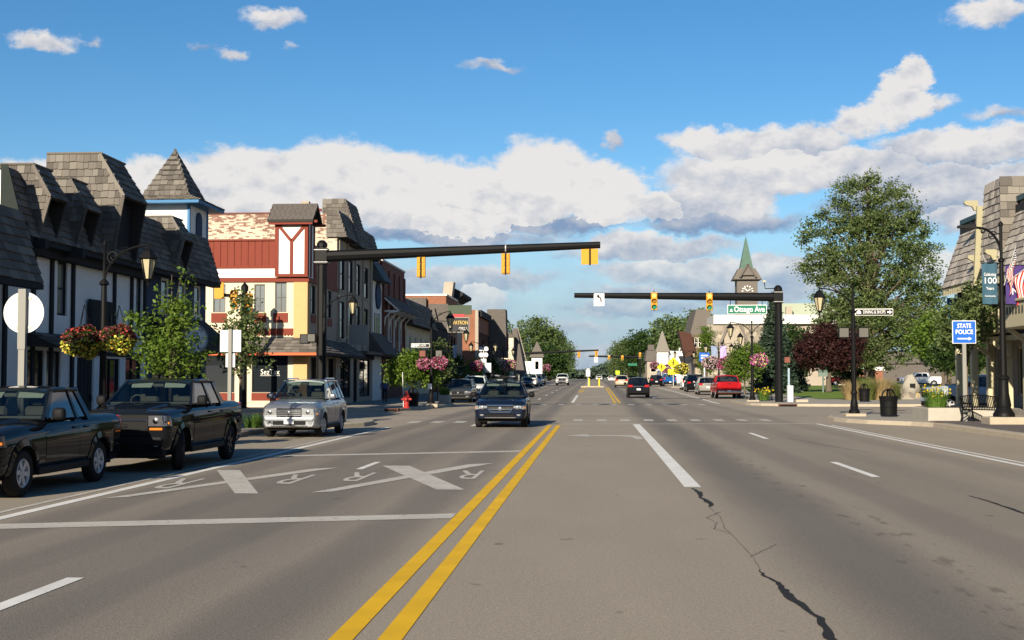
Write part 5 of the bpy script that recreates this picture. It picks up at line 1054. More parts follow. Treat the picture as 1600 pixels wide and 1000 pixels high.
    rp = MB(); rp.add(g, f); rp.build('roof', pm, root, smooth=True, world=False, angle=40)
    for s in (-1, 1):
        q = MB(); q.tube([(s*(wrf-0.01), yt0-0.02, rz-0.005), (s*(wrf+0.012), (yt0+yt1)/2, rz+0.012), (s*(wrf-0.01), yt1+0.02, rz-0.005)], 0.038, 8); q.build('roof_side', pm, root, smooth=True, world=False)
    if P['bed']:
        q = MB(); q.hull8([(-Wd*0.62, yc0+0.10, h1-0.02), (Wd*0.62, yc0+0.10, h1-0.02), (Wd*0.56, yf-0.20, h0-0.02), (-Wd*0.56, yf-0.20, h0-0.02)], [(-Wd*0.50, yc0+0.10, h1+0.065), (Wd*0.50, yc0+0.10, h1+0.065), (Wd*0.44, yf-0.24, h0+0.055), (-Wd*0.44, yf-0.24, h0+0.055)]); q.build('hood_bulge', pm, root, world=False)
    # glass
    def pane(name, A, m, t=0.012):
        A = [Vector(a) for a in A]; nrm = (A[1]-A[0]).cross(A[3]-A[0]).normalized()*t; q = MB(); q.hull8(A, [a-nrm for a in A]); return q.build(name, m, root, world=False)
    gx = 0.985
    pane('windscreen', [(-wbt*gx+0.02, fb-0.01, bz), (wbt*gx-0.02, fb-0.01, bz), (wrf-0.03, yt0-0.0, rz+0.015), (-wrf+0.03, yt0-0.0, rz+0.015)], M_GLF)
    pane('rear_window', [(wbt*gx-0.06, rb+0.02, bz+0.02), (-wbt*gx+0.06, rb+0.02, bz+0.02), (-wrf+0.05, yt1+0.01, rz), (wrf-0.05, yt1+0.01, rz)], M_GLD if not P['bed'] else M_GLS)
    for s in (-1, 1):
        for (a, b2) in zip(ends, ends[1:]):
            p = [at(a[1], a[3], 0.03, s), at(b2[0], b2[2], 0.03, s), at(b2[0], b2[2], 0.95, s), at(a[1], a[3], 0.95, s)]
            for q in p: q.x -= s*0.022
            pane('side_window', p if s < 0 else p[::-1], M_GLS)
    # interior
    q = MB(); q.box(-wbt*0.93, wbt*0.93, rb+0.03, fb-0.12, bz-0.10 if False else bz+0.012, bz+0.016); q.bbox(-wbt*0.9, wbt*0.9, fb-0.40, fb-0.1, bz+0.017, bz+0.06, 0.02); io = q.build('dashboard', M_INT, root, world=False)
    if detail > 1:
        for s in (-1, 1):
            q = MB(); q.bbox(s*0.38-0.22, s*0.38+0.22, -0.15, -0.02, bz+0.018, bz+0.22, 0.05); q.bbox(s*0.38-0.12, s*0.38+0.12, -0.16, -0.05, bz+0.24, bz+0.40, 0.04); q.build('seat', M_SEAT, root, world=False)
            q = MB(); q.hull8([(s*0.37-0.24, yt0-0.02, rz-0.03), (s*0.37+0.24, yt0-0.02, rz-0.03), (s*0.37+0.24, yt0-0.05, rz-0.03), (s*0.37-0.24, yt0-0.05, rz-0.03)], [(s*0.37-0.22, yt0+0.10, rz-0.14), (s*0.37+0.22, yt0+0.10, rz-0.14), (s*0.37+0.22, yt0+0.08, rz-0.15), (s*0.37-0.22, yt0+0.08, rz-0.15)]); q.build('sun_visor', M_VISOR, root, world=False)
        q = MB(); q.tube([(0.38+0.17*math.cos(a), fb-0.50+0.05*math.sin(a), bz+0.06+0.15*math.sin(a)) for a in np.linspace(0, math.pi, 9)], 0.016, 6); q.build('steering_wheel', M_INT, root, world=False)
        q = MB(); q.bbox(-0.12, 0.12, yt0+0.02, yt0+0.06, rz-0.13, rz-0.06, 0.015); q.build('rear_view_mirror', M_INT, root, world=False)
    # ---- doors as slightly proud panels that follow the body side
    def patch(name, s, y0, y1, z0, z1, m, lift=0.007, ny=5, nz=5):
        q = MB(); g = []
        for j in range(nz+1):
            for i in range(ny+1):
                y = y0+(y1-y0)*i/ny; z = z0+(z1-z0)*j/nz; g.append((s*(half_width(T, y, z)+lift), y, z))
        g2 = [(x-s*0.03, y, z) for x, y, z in g]; N_ = len(g); c = ny+1
        f = [(j*c+i, j*c+i+1, (j+1)*c+i+1, (j+1)*c+i) for j in range(nz) for i in range(ny)]
        per = list(range(c))+[j*c+ny for j in range(1, nz+1)]+[nz*c+i for i in range(ny-1, -1, -1)]+[j*c for j in range(nz-1, 0, -1)]
        f += [(per[i], per[(i+1) % len(per)], N_+per[(i+1) % len(per)], N_+per[i]) for i in range(len(per))]
        q.add(g+g2, f); return q.build(name, m, root, smooth=True, world=False, angle=50)
    dz0, dz1 = zb+0.16, belt-0.035
    y_lim0 = wb/2-r-0.12; y_lim1 = -wb/2+r+0.13
    doors = [(min(fb-0.02, y_lim0), mids[0]), (mids[0]-0.012, max(y_lim1 if not P['bed'] else rb+0.12, y_lim1))]
    if kind == 'ext': doors = [(min(fb-0.02, y_lim0), -0.62), (-0.632, -1.12)]
    for s in (-1, 1):
        for i, (a, b2) in enumerate(doors):
            if a-b2 < 0.3: continue
            d = patch('door', s, b2, a, dz0, dz1, pm)
            yh = b2+0.12; q = MB(); x = half_width(T, yh, belt-0.17)+0.012; q.bbox(s*x-0.02, s*x+0.025, yh-0.02, yh+0.17, belt-0.19, belt-0.155, 0.012); q.build('handle', M_CHROME if P.get('chrome_handle') else pm, d, world=False)
        mlo = MB(); y_ = fb-0.28; x = half_width(T, y_, belt-0.1)
        mlo.bbox(s*(x+0.05) if s > 0 else s*(x+0.27), s*(x+0.27) if s > 0 else s*(x+0.05), y_-0.06, y_+0.10, belt-0.02, belt+0.17*(1.15 if P['bed'] else 1), 0.065, 3); mlo.bar((s*(x-0.03), y_, belt+0.0), (s*(x+0.10), y_, belt+0.03), 0.06, 0.04)
        mi = mlo.build('mirror', M_PLASTIC if P['bed'] or kind == 'wagon' else pm, root, smooth=True, world=False)
        # lower sill
        q = MB(); x = half_width(T, 0, zb+0.05); q.bbox(s*x-0.06, s*x+0.02, y_lim1+0.02, y_lim0-0.02, zb-0.04, zb+0.09, 0.02); q.build('sill', M_PLASTIC if P['flare'] or P['bed'] or kind == 'bigsuv' else pm, root, world=False)
    if P['flare'] or P['bed'] or kind == 'bigsuv':
        fl_o, fl_l, fl_m = (0.14, 0.012, M_PLASTIC) if P['flare'] else (0.17, 0.030, pm)
        for yy in (wb/2, -wb/2):
            for s in (-1, 1):
                q = MB(); g = []; N_ = 16
                for i in range(N_+1):
                    a = math.pi*(-0.04+1.08*i/N_)
                    for rr_ in (r+0.060, r+fl_o):
                        y = yy+rr_*math.cos(a); z = max(r+rr_*math.sin(a), zb); g.append((s*(half_width(T, y, min(z, belt-0.12))+(fl_l if rr_ < r+0.07 else fl_l*0.35+0.004)), y, z)); 
                f = [(2*i, 2*i+1, 2*i+3, 2*i+2) for i in range(N_)]; q.add(g+[(x-s*0.05, y, z) for x, y, z in g], f+[(2*i, 2*i+2, 2*N_+2+2*i+2, 2*N_+2+2*i) for i in range(N_)]+[(2*i+1, 2*i+3, 2*N_+2+2*i+3, 2*N_+2+2*i+1) for i in range(N_)]); q.build('arch_flare', fl_m, root, world=False, smooth=True)
    # ---- wheels
    tm, rm, hm = wheel_meshes(r, 0.235, M_RIM if P['rim'] == 'alloy' else M_RIMD, P['spokes'])
    for yy in (wb/2, -wb/2):
        for s in (-1, 1):
            w = bpy.data.objects.new('wheel', None); COL.objects.link(w); w.parent = root; w.location = (s*(Wd-0.125), yy, r); w.empty_display_size = 0.1
            w.rotation_euler = (random.uniform(0, 6), 0, 0 if s > 0 else math.pi)
            if steer and yy > 0: w.rotation_euler = (0, 0, (0 if s > 0 else math.pi)+steer)
            obj('tyre', tm, w); obj('rim', rm, w); obj('brake_disc', hm, w)
    # ---- front: grille, lamps, bumper, plate
    fz0, fz1 = zb+0.07, h0-(0.08 if P['bed'] else 0.16); fw = Wd*fq; y = yf-0.005
    gz0, gz1 = fz0+(fz1-fz0)*(0.42 if P['bed'] else 0.55), fz1-0.02
    gw = fw*(0.66 if P['bed'] else 0.50 if kind == 'bigsuv' else 0.60)
    q = MB(); q.bbox(-gw, gw, y-0.02, y+0.012, gz0, gz1+0.05, 0.02); go = q.build('grille', M_PLASTIC, root, world=False)
    if P['grille'] == 'slots':
        for i in range(7): x = -gw*0.84+i*gw*0.28; q = MB(); q.bbox(x-0.045, x+0.045, y+0.01, y+0.022, gz0+0.03, gz1+0.03, 0.015); q.build('slot_rim', M_CHROME, go, world=False); q = MB(); q.bbox(x-0.03, x+0.03, y+0.02, y+0.026, gz0+0.045, gz1+0.015, 0.008); q.build('slot', M_ARCH, go, world=False)
    elif P['grille'] == 'frame':
        q = MB(); pts = [(-gw, gz1+0.04), (gw, gz1+0.04), (gw*0.95, gz0+0.10), (gw*0.72, gz0-0.02), (-gw*0.72, gz0-0.02), (-gw*0.95, gz0+0.10)]; q.tube([(x, y+0.02, z) for x, z in pts+pts[:1]], 0.032, 8); q.build('grille_frame', M_CHROME, go, world=False)
        for t in (0.3, 0.6): q = MB(); z = gz0+(gz1-gz0)*t+0.02; q.bbox(-gw*0.95, gw*0.95, y+0.01, y+0.03, z-0.012, z+0.012, 0.008); q.build('grille_bar', M_CHROME, go, world=False)
    else:
        nb = 4 if kind == 'bigsuv' else 2
        for i in range(nb): z = gz0+0.03+(gz1+0.02-gz0-0.03)*(i+0.5)/nb; q = MB(); q.bbox(-gw*0.97, gw*0.97, y+0.008, y+0.028, z-0.018, z+0.018, 0.01); q.build('grille_bar', M_CHROME if not (P['bed'] and i == 0) else M_PLASTIC, go, world=False)
    if P['bed'] and colour == 'black' :
        # bow-tie badge of the truck
        q = MB(); z = gz0+(gz1-gz0)*0.55; q.prism([(-0.17, z-0.035), (-0.06, z-0.035), (-0.06, z-0.055), (0.06, z-0.055), (0.06, z-0.035), (0.17, z-0.035), (0.14, z+0.035), (0.06, z+0.035), (0.06, z+0.055), (-0.06, z+0.055), (-0.06, z+0.035), (-0.14, z+0.035)], 'y', y+0.03, y+0.04); q.build('badge', M_CHROME, go, world=False)
    else:
        q = MB(); q.lathe([(0.001, 0), (0.05, 0), (0.065, 0.008), (0.001, 0.016)], (0, y+0.028, gz0+(gz1-gz0)*0.55), 16, 'y'); q.build('badge', M_CHROME, go, world=False)
    for s in (-1, 1):
        # headlight: wraps the corner
        za, zc_ = gz0+(gz1-gz0)*(0.52 if P['bed'] else 0.18 if kind == 'bigsuv' else 0.40), gz1+0.03; x0, x1, x2 = gw+0.01, fw*0.99, Wd*0.955
        ysl = [yf-0.012, yf-0.06, yf-0.11, yf-0.17, yf-0.24]+([yf-0.32] if not P['bed'] else [])
        def lp(i, z):
            if i < 2: return Vector((s*(x0+(fw*0.97-x0)*i), yf+0.010, z))
            return Vector((s*(half_width(T, ysl[i-2], min(z, h0-0.1))+0.012), ysl[i-2], z))
        nl = len(ysl)+2; q = MB(); bot, top = [], []
        for i in range(nl):
            f_ = i/(nl-1); bot.append(lp(i, za+(0.0 if P['bed'] else 0.05*(1-2*f_)**2))); top.append(lp(i, zc_+(0.012*f_ if not P['bed'] else -0.01*f_)))
        inn = Vector((-s*0.05, -0.05, 0)); vs_ = bot+top+[p+inn for p in bot]+[p+inn for p in top]; fl = []
        for i in range(nl-1): fl += [(i, i+1, nl+i+1, nl+i), (nl+i, nl+i+1, 3*nl+i+1, 3*nl+i), (i, 2*nl+i, 2*nl+i+1, i+1)]
        fl += [(0, nl, 3*nl, 2*nl), (nl-1, 3*nl-1, 4*nl-1, 2*nl-1)]; q.add(vs_, fl)
        ho = q.build('headlight', M_LAMPD if P.get('dark_lamps') else M_LAMP, root, world=False)
        q = MB(); xc = (x0+x1)/2; q.lathe([(0.001, 0), (0.05, 0.002), (0.062, 0.012), (0.001, 0.02)], (s*xc, yf+0.006, (za+zc_)/2), 14, 'y'); q.build('reflector', M_CHROME, ho, world=False)
        q = MB(); xi = half_width(T, yf-0.15, za+0.06)+0.02; q.bbox(min(s*xi, s*(xi-0.04)), max(s*xi, s*(xi-0.04)), yf-0.22, yf-0.10, za+0.03, za+0.08, 0.01); q.build('indicator', M_AMBER, ho, world=False)
        if P['bed']: q = MB(); q.bbox(min(s*(gw+0.02), s*fw*0.98), max(s*(gw+0.02), s*fw*0.98), y-0.03, y+0.012, za-0.085, za-0.035, 0.012); q.build('amber_strip', M_AMBER, ho, world=False)
        # fog light
        zf = fz0+0.14; q = MB(); q.lathe([(0.001, 0), (0.055, 0), (0.07, 0.02), (0.001, 0.022)], (s*fw*0.84, y-0.01, zf), 14, 'y'); q.build('fog_light', M_LAMP, root, world=False)
    q = MB(); q.bbox(-fw*0.98, fw*0.98, y-0.05, y+0.035, fz0+(fz1-fz0)*(0.14 if P['bed'] else 0.30), fz0+(fz1-fz0)*(0.40 if P['bed'] else 0.53), 0.045, 3); q.build('bumper', pm if P['bumper'] == 'paint' else M_CHROME if P['bumper'] == 'chrome' else M_PLASTIC, root, world=False)
    if P['bed']: q = MB(); q.bbox(-fw*1.0, fw*1.0, y-0.22, y-0.03, zb-0.09, fz0+0.05, 0.04, 2); q.build('air_dam', M_PLASTIC, root, world=False)
    q = MB(); q.bbox(-fw*0.66, fw*0.66, y-0.04, y+0.018, fz0+0.05, fz0+(fz1-fz0)*0.33, 0.02); q.build('lower_intake', M_PLASTIC, root, world=False)
    q = MB(); q.bbox(-fw*0.72, fw*0.72, y-0.05, y+0.03, fz0-0.01, fz0+0.045, 0.02); q.build('skid_plate', M_CHROME if kind in ('wagon', 'bigsuv', 'suv') else M_PLASTIC, root, world=False)
    if kind != 'wagon' and not P.get('no_front_plate'): q = MB(); q.bbox(-0.16, 0.16, y+0.036, y+0.044, fz0+(fz1-fz0)*0.14, fz0+(fz1-fz0)*0.14+0.15, 0.005); q.build('licence_plate', M_PLATE, root, world=False) if P.get('front_plate') else None
    # underside
    q = MB(); q.box(-Wd*0.8, Wd*0.8, yr+0.25, yf-0.25, zb-0.06, zb+0.02); q.build('underbody', M_ARCH, root, world=False)
    # ---- rear
    yb = yr; tz = P['tail']; bw = Wd*0.88
    for s in (-1, 1):
        if P['bed']: lo, hi, w_ = tz-0.42, tz-0.05, 0.15
        elif kind == 'van': lo, hi, w_ = tz-0.25, tz+0.25, 0.14
        else: lo, hi, w_ = tz-0.20, tz-0.02, 0.34
        xa, xb_ = sorted((s*(bw-w_), s*(bw+0.03))); q = MB(); q.bbox(xa, xb_, yb-0.014, yb+0.16, lo, hi, 0.02); q.build('tail_light', M_TAIL, root, world=False)
    q = MB(); q.bbox(-bw*1.0, bw*1.0, yb-0.07, yb+0.12, zb+0.10, zb+0.30, 0.04); q.build('rear_bumper', M_CHROME if P['bed'] and P['bumper'] == 'chrome' else M_PLASTIC if (P['bed'] or P['flare'] or P.get('black_rear')) else pm, root, world=False)
    q = MB(); zp = zb+0.34 if not P['bed'] else zb+0.17; q.bbox(-0.16, 0.16, yb-(0.075 if P['bed'] else 0.02), yb-(0.07 if P['bed'] else 0.01), zp, zp+0.15, 0.004); q.build('licence_plate', M_PLATE, root, world=False)
    if P['bed']:
        q = MB(); q.bbox(-bw*0.80, bw*0.80, yb-0.012, yb+0.04, tz-0.52, tz-0.03, 0.02); to = q.build('tailgate', pm, root, world=False); q = MB(); q.bbox(-0.1, 0.1, yb-0.02, yb-0.011, tz-0.2, tz-0.13, 0.008); q.build('handle', M_PLASTIC, to, world=False)
    else:
        q = MB(); q.bbox(-bw*0.55, bw*0.55, yb-0.012, yb+0.02, tz-0.16, tz-0.12, 0.01); q.build('rear_trim', M_CHROME, root, world=False)
    if P['rails']:
        for s in (-1, 1):
            q = MB(); z = rz+0.09; q.tube([(s*wrf*0.90, yt0-0.15, z-0.06), (s*wrf*0.90, yt0-0.28, z), (s*wrf*0.90, yt1+0.25, z), (s*wrf*0.90, yt1+0.12, z-0.06)], 0.022, 6); q.build('roof_rail', M_CHROME if kind == 'bigsuv' else M_PLASTIC, root, world=False)
    return root
OUT = math.pi          # facing the camera
G1 = 'vehicles parked on the left'; G2 = 'vehicles parked on the right'; G3 = 'vehicles driving on the street'
def z_(y): return gz(y)
def pitch(o, y):
    """follow the slope of the street"""
    sl = math.atan((gz(y+2)-gz(y-2))/4); o.rotation_euler.x = sl if abs(o.rotation_euler.z) < 1 else -sl
def near(kind_wb, front_axle_y): return front_axle_y+kind_wb/2     # facing the camera: origin y from front axle y
def sized(k, *a, **kw): o = make_vehicle(*a, **kw); o.scale = (k, k, k); return o
sized(0.88, 'pickup_truck', 'black extended-cab pickup truck cut by the left edge', 'ext', 'black', (-9.02, near(2.82, 18.0), 0), OUT, G1, bumper='paint', spokes=6, dark_lamps=True)
sized(0.90, 'pickup_truck', 'black crew-cab pickup with turned front wheel, second in the parked row', 'crew', 'black', (-8.60, near(3.15, 23.6), 0), OUT, G1, wb=3.5, L=5.6, bumper='plastic', spokes=6, rim='dark', dark_lamps=True, steer=0.38)
sized(0.90, 'sport_utility', 'silver sport utility vehicle with chrome grille parked by the left corner', 'bigsuv', 'silver', (-8.76, near(2.65, 37.1), 0), OUT, G1, wb=2.95, L=5.0, spokes=6, front_plate=True, steer=-0.12)
make_vehicle('station_wagon', 'dark blue wagon with bicycles on the roof driving towards the camera', 'wagon', 'navy', (-3.32, near(2.75, 45.0), 0), OUT+0.02, G3, grille='frame', hood=(0.92, 1.05), belt=1.06, H=1.63)
def row(lst, grp):
    for (nm, lb, kind, col, x, y, rz_, kw) in lst:
        o = make_vehicle(nm, lb, kind, col, (x, y, gz(y)), rz_, grp, detail=1, **kw); pitch(o, y)
row([('sport_utility', 'dark grey sport utility vehicle with slotted grille parked beyond the left corner', 'suv', 'grey', -9.55, 91.2, OUT, dict(grille='slots', bumper='plastic')),
     ('sport_utility', 'white-roofed vehicle parked right behind the slotted-grille one', 'bigsuv', 'white', -9.3, 99.0, OUT, {}),
     ('sedan', 'grey sedan half hidden behind the wagon with bicycles', 'sedan', 'steel', -9.3, 108.5, OUT, {}),
     ('sedan', 'white sedan parked beyond the grey one, above the roof bicycles', 'sedan', 'white', -9.3, 118, OUT, {}),
     ('sedan', 'dark green sedan parked in front of the tall white pickup', 'sedan', 'darkgreen', -9.3, 172, OUT, {}),
     ('pickup_truck', 'white pickup truck parked behind the dark green sedan', 'crew', 'white', -9.2, 182, OUT, {}),
     ('sport_utility', 'white sport utility vehicle parked behind the white pickup', 'suv', 'white', -9.2, 199, OUT, {}),
     ('sport_utility', 'dark blue vehicle at the far end of the left parked row', 'bigsuv', 'navy', -9.2, 212, OUT, {})], G1)
row([('pickup_truck', 'white pickup truck driving towards the camera far down the street', 'crew', 'white', -5.3, 208, OUT, dict(bumper='chrome')),
     ('sport_utility', 'black sport utility vehicle driving away with red tail lights', 'suv', 'black', 3.55, 108, 0.0, dict(H=1.70)),
     ('sport_utility', 'pale gold sport utility vehicle driving away ahead of the black one', 'suv', 'beige', 3.55, 176, 0.0, {}),
     ('sedan', 'white sedan far away in the right-hand lane', 'sedan', 'white', 4.2, 330, 0.0, {}),
     ('pickup_truck', 'white truck far down the centre of the street', 'crew', 'white', 1.2, 400, OUT, {})], G3)
row([('pickup_truck', 'bright red pickup truck parked beside the right-hand lamp', 'crew', 'red', 10.62, 105.7, 0.0, dict(bumper='chrome', wr=0.80)),
     ('sport_utility', 'grey sport utility vehicle with silver tailgate parked ahead of the red truck', 'suv', 'champagne', 10.35, 121, 0.0, dict(black_rear=False)),
     ('sport_utility', 'black sport utility vehicle parked ahead of the silver-tailed one', 'bigsuv', 'black', 10.45, 137, 0.0, {}),
     ('van', 'white van parked ahead of the black vehicle on the right', 'van', 'white', 11.0, 152, 0.0, {}),
     ('sport_utility', 'black sport utility vehicle beyond the yellow crossing sign', 'suv', 'black', 8.9, 190, 0.0, {}),
     ('pickup_truck', 'bright blue pickup truck beyond the yellow crossing sign', 'crew', 'blue', 11.2, 196, 0.0, {})], G2)
make_vehicle('pickup_truck', 'grey-blue pickup waiting in the right side street behind the flower planter', 'crew', 'bluegrey', (19.7, 67.2, 0), math.pi/2, 'vehicles in the side street', detail=1, dark_lamps=True)
make_vehicle('pickup_truck', 'white pickup truck parked across the lot behind the park', 'crew', 'white', (44.5, 180, gz(180)+0.1), math.pi/2, 'vehicles in the lot', detail=1)
make_vehicle('pickup_truck', 'dark red pickup truck in the shade behind the red-leaved tree', 'crew', 'darkred', (35.2, 182, gz(182)+0.1), math.pi/2, 'vehicles in the lot', detail=1)
# ================================================================ signals, lamps, signs, street furniture
M_POLE = mat('black_pole', (0.006, 0.006, 0.0065), 0.5, var=0.15, scale=3, spec=0.12)
M_SIGY = mat('signal_yellow', (0.50, 0.235, 0.010), 0.5, var=0.08, scale=5)
M_SIGB = mat('signal_black', (0.009, 0.009, 0.009), 0.7, spec=0.15)
M_LRED = mat('red_lamp_lit', (0.5, 0.06, 0.02), 0.3, emit=(1.0, 0.25, 0.06), estr=2.2); M_LAMB = mat('amber_lens_off', (0.22, 0.10, 0.01), 0.25); M_LGRN = mat('green_lens', (0.015, 0.17, 0.10), 0.2)
M_GALV = mat('galvanised_steel', (0.33, 0.33, 0.32), 0.55, metal=0.4, var=0.25, scale=6); M_SIGNBACK = mat('sign_back_aluminium', (0.50, 0.51, 0.52), 0.45, metal=0.2, var=0.12, scale=2)
M_SGREEN = mat('sign_green', (0.010, 0.13, 0.075), 0.45); M_SWHITE = mat('sign_face_white', (0.74, 0.74, 0.72), 0.45); M_SBLUE = mat('sign_blue', (0.012, 0.10, 0.45), 0.45); M_SYEL = mat('sign_yellow', (0.72, 0.52, 0.015), 0.45); M_INK = mat('sign_black_ink', (0.008, 0.008, 0.008), 0.5)
M_LGLASS = mat('lantern_glass', (0.50, 0.44, 0.28), 0.35, var=0.15, scale=4); M_LGLASS.node_tree.nodes['Principled BSDF'].inputs['Transmission Weight'].default_value = 0.25
M_REDHYD = mat('hydrant_red', (0.34, 0.03, 0.025), 0.5, var=0.2, scale=6); M_ROCK = mat('granite', (0.27, 0.245, 0.205), 0.9, var=0.25, scale=3, bump=0.6, bscale=12)
def signal_head(parent, x, y, ztop, face, h=1.08, w=0.34, lit=True):
    """three-section head hung below the arm; face -1 looks at the camera, +1 away"""
    d = 0.20; q = MB(); q.bbox(x-w/2, x+w/2, y-d/2, y+d/2, ztop-h, ztop, 0.03); o = q.build('signal_head', M_SIGY, parent)
    for i, m in enumerate((M_LRED if lit else M_LAMB, M_LAMB, M_LGRN)):
        zc = ztop-h*(i+0.5)/3; r = h*0.135; q = MB(); q.lathe([(0.001, 0), (r, 0), (r, face*0.012), (0.001, face*0.03)], (x, y+face*d/2, zc), 18, 'y'); q.build('lens', m, o)
        q = MB(); n = 12; v = []
        for k in range(n+1):
            a = math.radians(-20+220*k/n); v += [(x+r*1.12*math.cos(a), y+face*d/2, zc+r*1.12*math.sin(a)), (x+r*1.12*math.cos(a), y+face*(d/2+0.20), zc-0.02+r*1.12*math.sin(a))]
        q.add(v, [(2*k, 2*k+1, 2*k+3, 2*k+2) for k in range(n)]); q.build('visor', M_SIGY, o)
    q = MB()
    if face > 0:      # ribbed back seen from behind
        for i in range(3): zc = ztop-h*(i+0.5)/3; q.bbox(x-w*0.30, x+w*0.30, y-d/2-0.035, y-d/2-0.002, zc-h*0.11, zc+h*0.11, 0.03)
        q.build('back_rib', M_SIGY, o) if False else None
        q = MB(); q.box(x-0.035, x+0.035, y-d/2-0.045, y-d/2-0.002, ztop-h-0.06, ztop+0.30); q.build('hanger', M_SIGB, o)
        for i in range(3):
            zc = ztop-h*(i+0.5)/3
            for s in (-1, 1): r_ = MB(); r_.bbox(x+s*0.10-0.055, x+s*0.10+0.055, y-d/2-0.03, y-d/2-0.002, zc-h*0.12, zc+h*0.12, 0.025); r_.build('back_panel', M_SIGY, o)
    else:
        q.box(x-0.03, x+0.03, y+d/2+0.002, y+d/2+0.045, ztop-h-0.05, ztop+0.15); q.build('hanger', M_SIGB, o)
    return o
def ped_head(parent, x, y, z, m=None, rz=0.0, face=-1, s=0.40):
    q = MB(); q.bbox(x-s/2, x+s/2, y-0.11, y+0.11, z-s/2, z+s/2, 0.03); o = q.build('pedestrian_signal', M_SIGB, parent)
    q = MB(); q.box(x-s*0.4, x+s*0.4, y-0.125, y-0.112, z-s*0.4, z+s*0.4); q.build('screen', m or mat('ped_screen', (0.10, 0.095, 0.085), 0.5), o); return o
def mast(name, label, px, py, h, tipx, z0, z1, r=0.27):
    t = thing(name, label, 'traffic light', (px, py, gz(py)), 0, 'traffic signals over the street'); g0 = gz(py)
    q = MB(); n = 10; q.lathe([(r*1.55, 0.0), (r*1.55, 0.05), (r*1.02, 0.06), (r*0.98, h*0.5), (r*0.92, h-0.35)], (px, py, g0), n); q.build('pole', M_POLE, t, angle=20)
    q = MB(); q.lathe([(r*1.05, h-0.35), (r*1.05, h-0.18), (r*0.5, h-0.02), (0.03, h)], (px, py, g0), n); q.build('cap', M_POLE, t)
    sx = 1 if tipx > px else -1
    q = MB(); q.tube([(px+sx*r*0.8, py, g0+z0), (tipx, py, g0+z1)], [0.31*(r/0.27), 0.18*(r/0.27)], 10); q.build('arm', M_POLE, t, smooth=True)
    q = MB(); q.box(px-r*1.12, px+r*1.12, py-r*1.15, py+r*1.15, g0+z0-0.42, g0+z0+0.42); q.build('clamp', M_POLE, t)
    for dz in (-0.32, 0.32): q = MB(); q.box(px-r*1.3, px+r*1.3, py-r*1.3, py+r*1.3, g0+z0+dz-0.02, g0+z0+dz+0.02); q.build('clamp_band', M_GALV, t)
    q = MB(); q.lathe([(0.17*r/0.27, 0), (0.17*r/0.27, 0.03)], (tipx, py, g0+z1), 10, 'x'); q.build('arm_cap', M_POLE, t)
    def arm_z(x): return g0+z0+(z1-z0)*(x-px)/(tipx-px)
    return t, arm_z
def band(t, x, y, z, r=0.22): q = MB(); q.lathe([(r, -0.03), (r, 0.03)], (x, y, z), 10, 'x'); q.build('arm_band', M_GALV, t)
# left, seen from behind
ml, az_ = mast('traffic_signal', 'black mast arm with yellow signal backs reaching from the left corner', -14.15, 65.5, 8.9, 0.25, 8.05, 8.55)
for x in (-8.96, -4.58): signal_head(ml, x, 65.5, az_(x)-0.24, 1, h=1.06, w=0.44, lit=False); band(ml, x, 65.5, az_(x), 0.235)
q = MB(); q.box(-0.7, 0.16, 65.46, 65.50, 7.55, 8.35); so = q.build('sign_back', M_SIGY, ml); q = MB(); q.box(-0.30, -0.22, 65.40, 65.458, 7.5, 8.5); q.build('sign_bracket', M_SIGB, so); q = MB(); q.box(-0.68, 0.14, 65.505, 65.52, 7.57, 8.33); q.build('sign_face', M_SWHITE, so)
ped_head(ml, -14.95, 65.2, 3.75, mat('ped_screen_dark', (0.03, 0.03, 0.03), 0.5), s=0.5); ped_head(ml, -14.55, 65.0, 3.80, mat('ped_screen', (0.10, 0.095, 0.085)), s=0.46)
# right, facing the camera
mr, az_ = mast('traffic_signal', 'black mast arm with two lit signals and green street name sign', 12.2, 86.3, 7.95, -1.4, 7.15, 7.32, r=0.26)
for x in (3.95, 7.62): signal_head(mr, x, 86.0, az_(x)+0.22, -1, h=1.18, w=0.42)
q = MB(); q.bbox(-0.08, 0.62, 85.98, 86.01, 6.58, 7.42, 0.01); so = q.build('turn_sign', M_SWHITE, mr)
q = MB(); q.tube([(0.40, 85.965, 6.85), (0.39, 85.965, 7.05), (0.32, 85.965, 7.17), (0.22, 85.965, 7.22)], 0.05, 6); q.build('arrow', M_INK, so); q = MB(); q.prism([(0.27, 7.08), (0.27, 7.38), (0.06, 7.25)], 'y', 85.955, 85.975); q.build('arrow_head', M_INK, so); lettering('ONLY', M_INK, so, (0.27, 85.97, 6.69), 0.20, width=0.46)
q = MB(); q.bbox(8.80, 11.40, 85.95, 86.0, 6.0, 6.62, 0.02); so = q.build('street_sign', M_SWHITE, mr); q = MB(); q.box(8.84, 11.36, 85.935, 85.948, 6.04, 6.58); q.build('sign_face', M_SGREEN, so); lettering('Otsego Ave', M_SWHITE, so, (10.25, 85.93, 6.31), 0.52, width=2.02, bold=0.008)
q = MB(); q.prism([(8.93, 6.16), (9.18, 6.16), (9.10, 6.24), (9.13, 6.28), (9.06, 6.36), (8.99, 6.28), (9.01, 6.24)], 'y', 85.925, 85.934); q.build('emblem', M_SWHITE, so)
for x in (9.0, 11.1): q = MB(); q.tube([(x, 85.98, 6.6), (x, 85.98, 7.05)], 0.025, 6); q.build('sign_hanger', M_POLE, mr)
q = MB(); q.tube([(12.0, 86.3, 7.72), (11.35, 86.3, 7.72), (11.3, 86.3, 8.15)], 0.035, 6); do = q.build('detector_arm', M_POLE, mr); q = MB(); q.bbox(11.2, 11.38, 86.2, 86.4, 8.13, 8.27, 0.02); q.build('detector', mat('detector_beige', (0.45, 0.42, 0.30), 0.5), do)
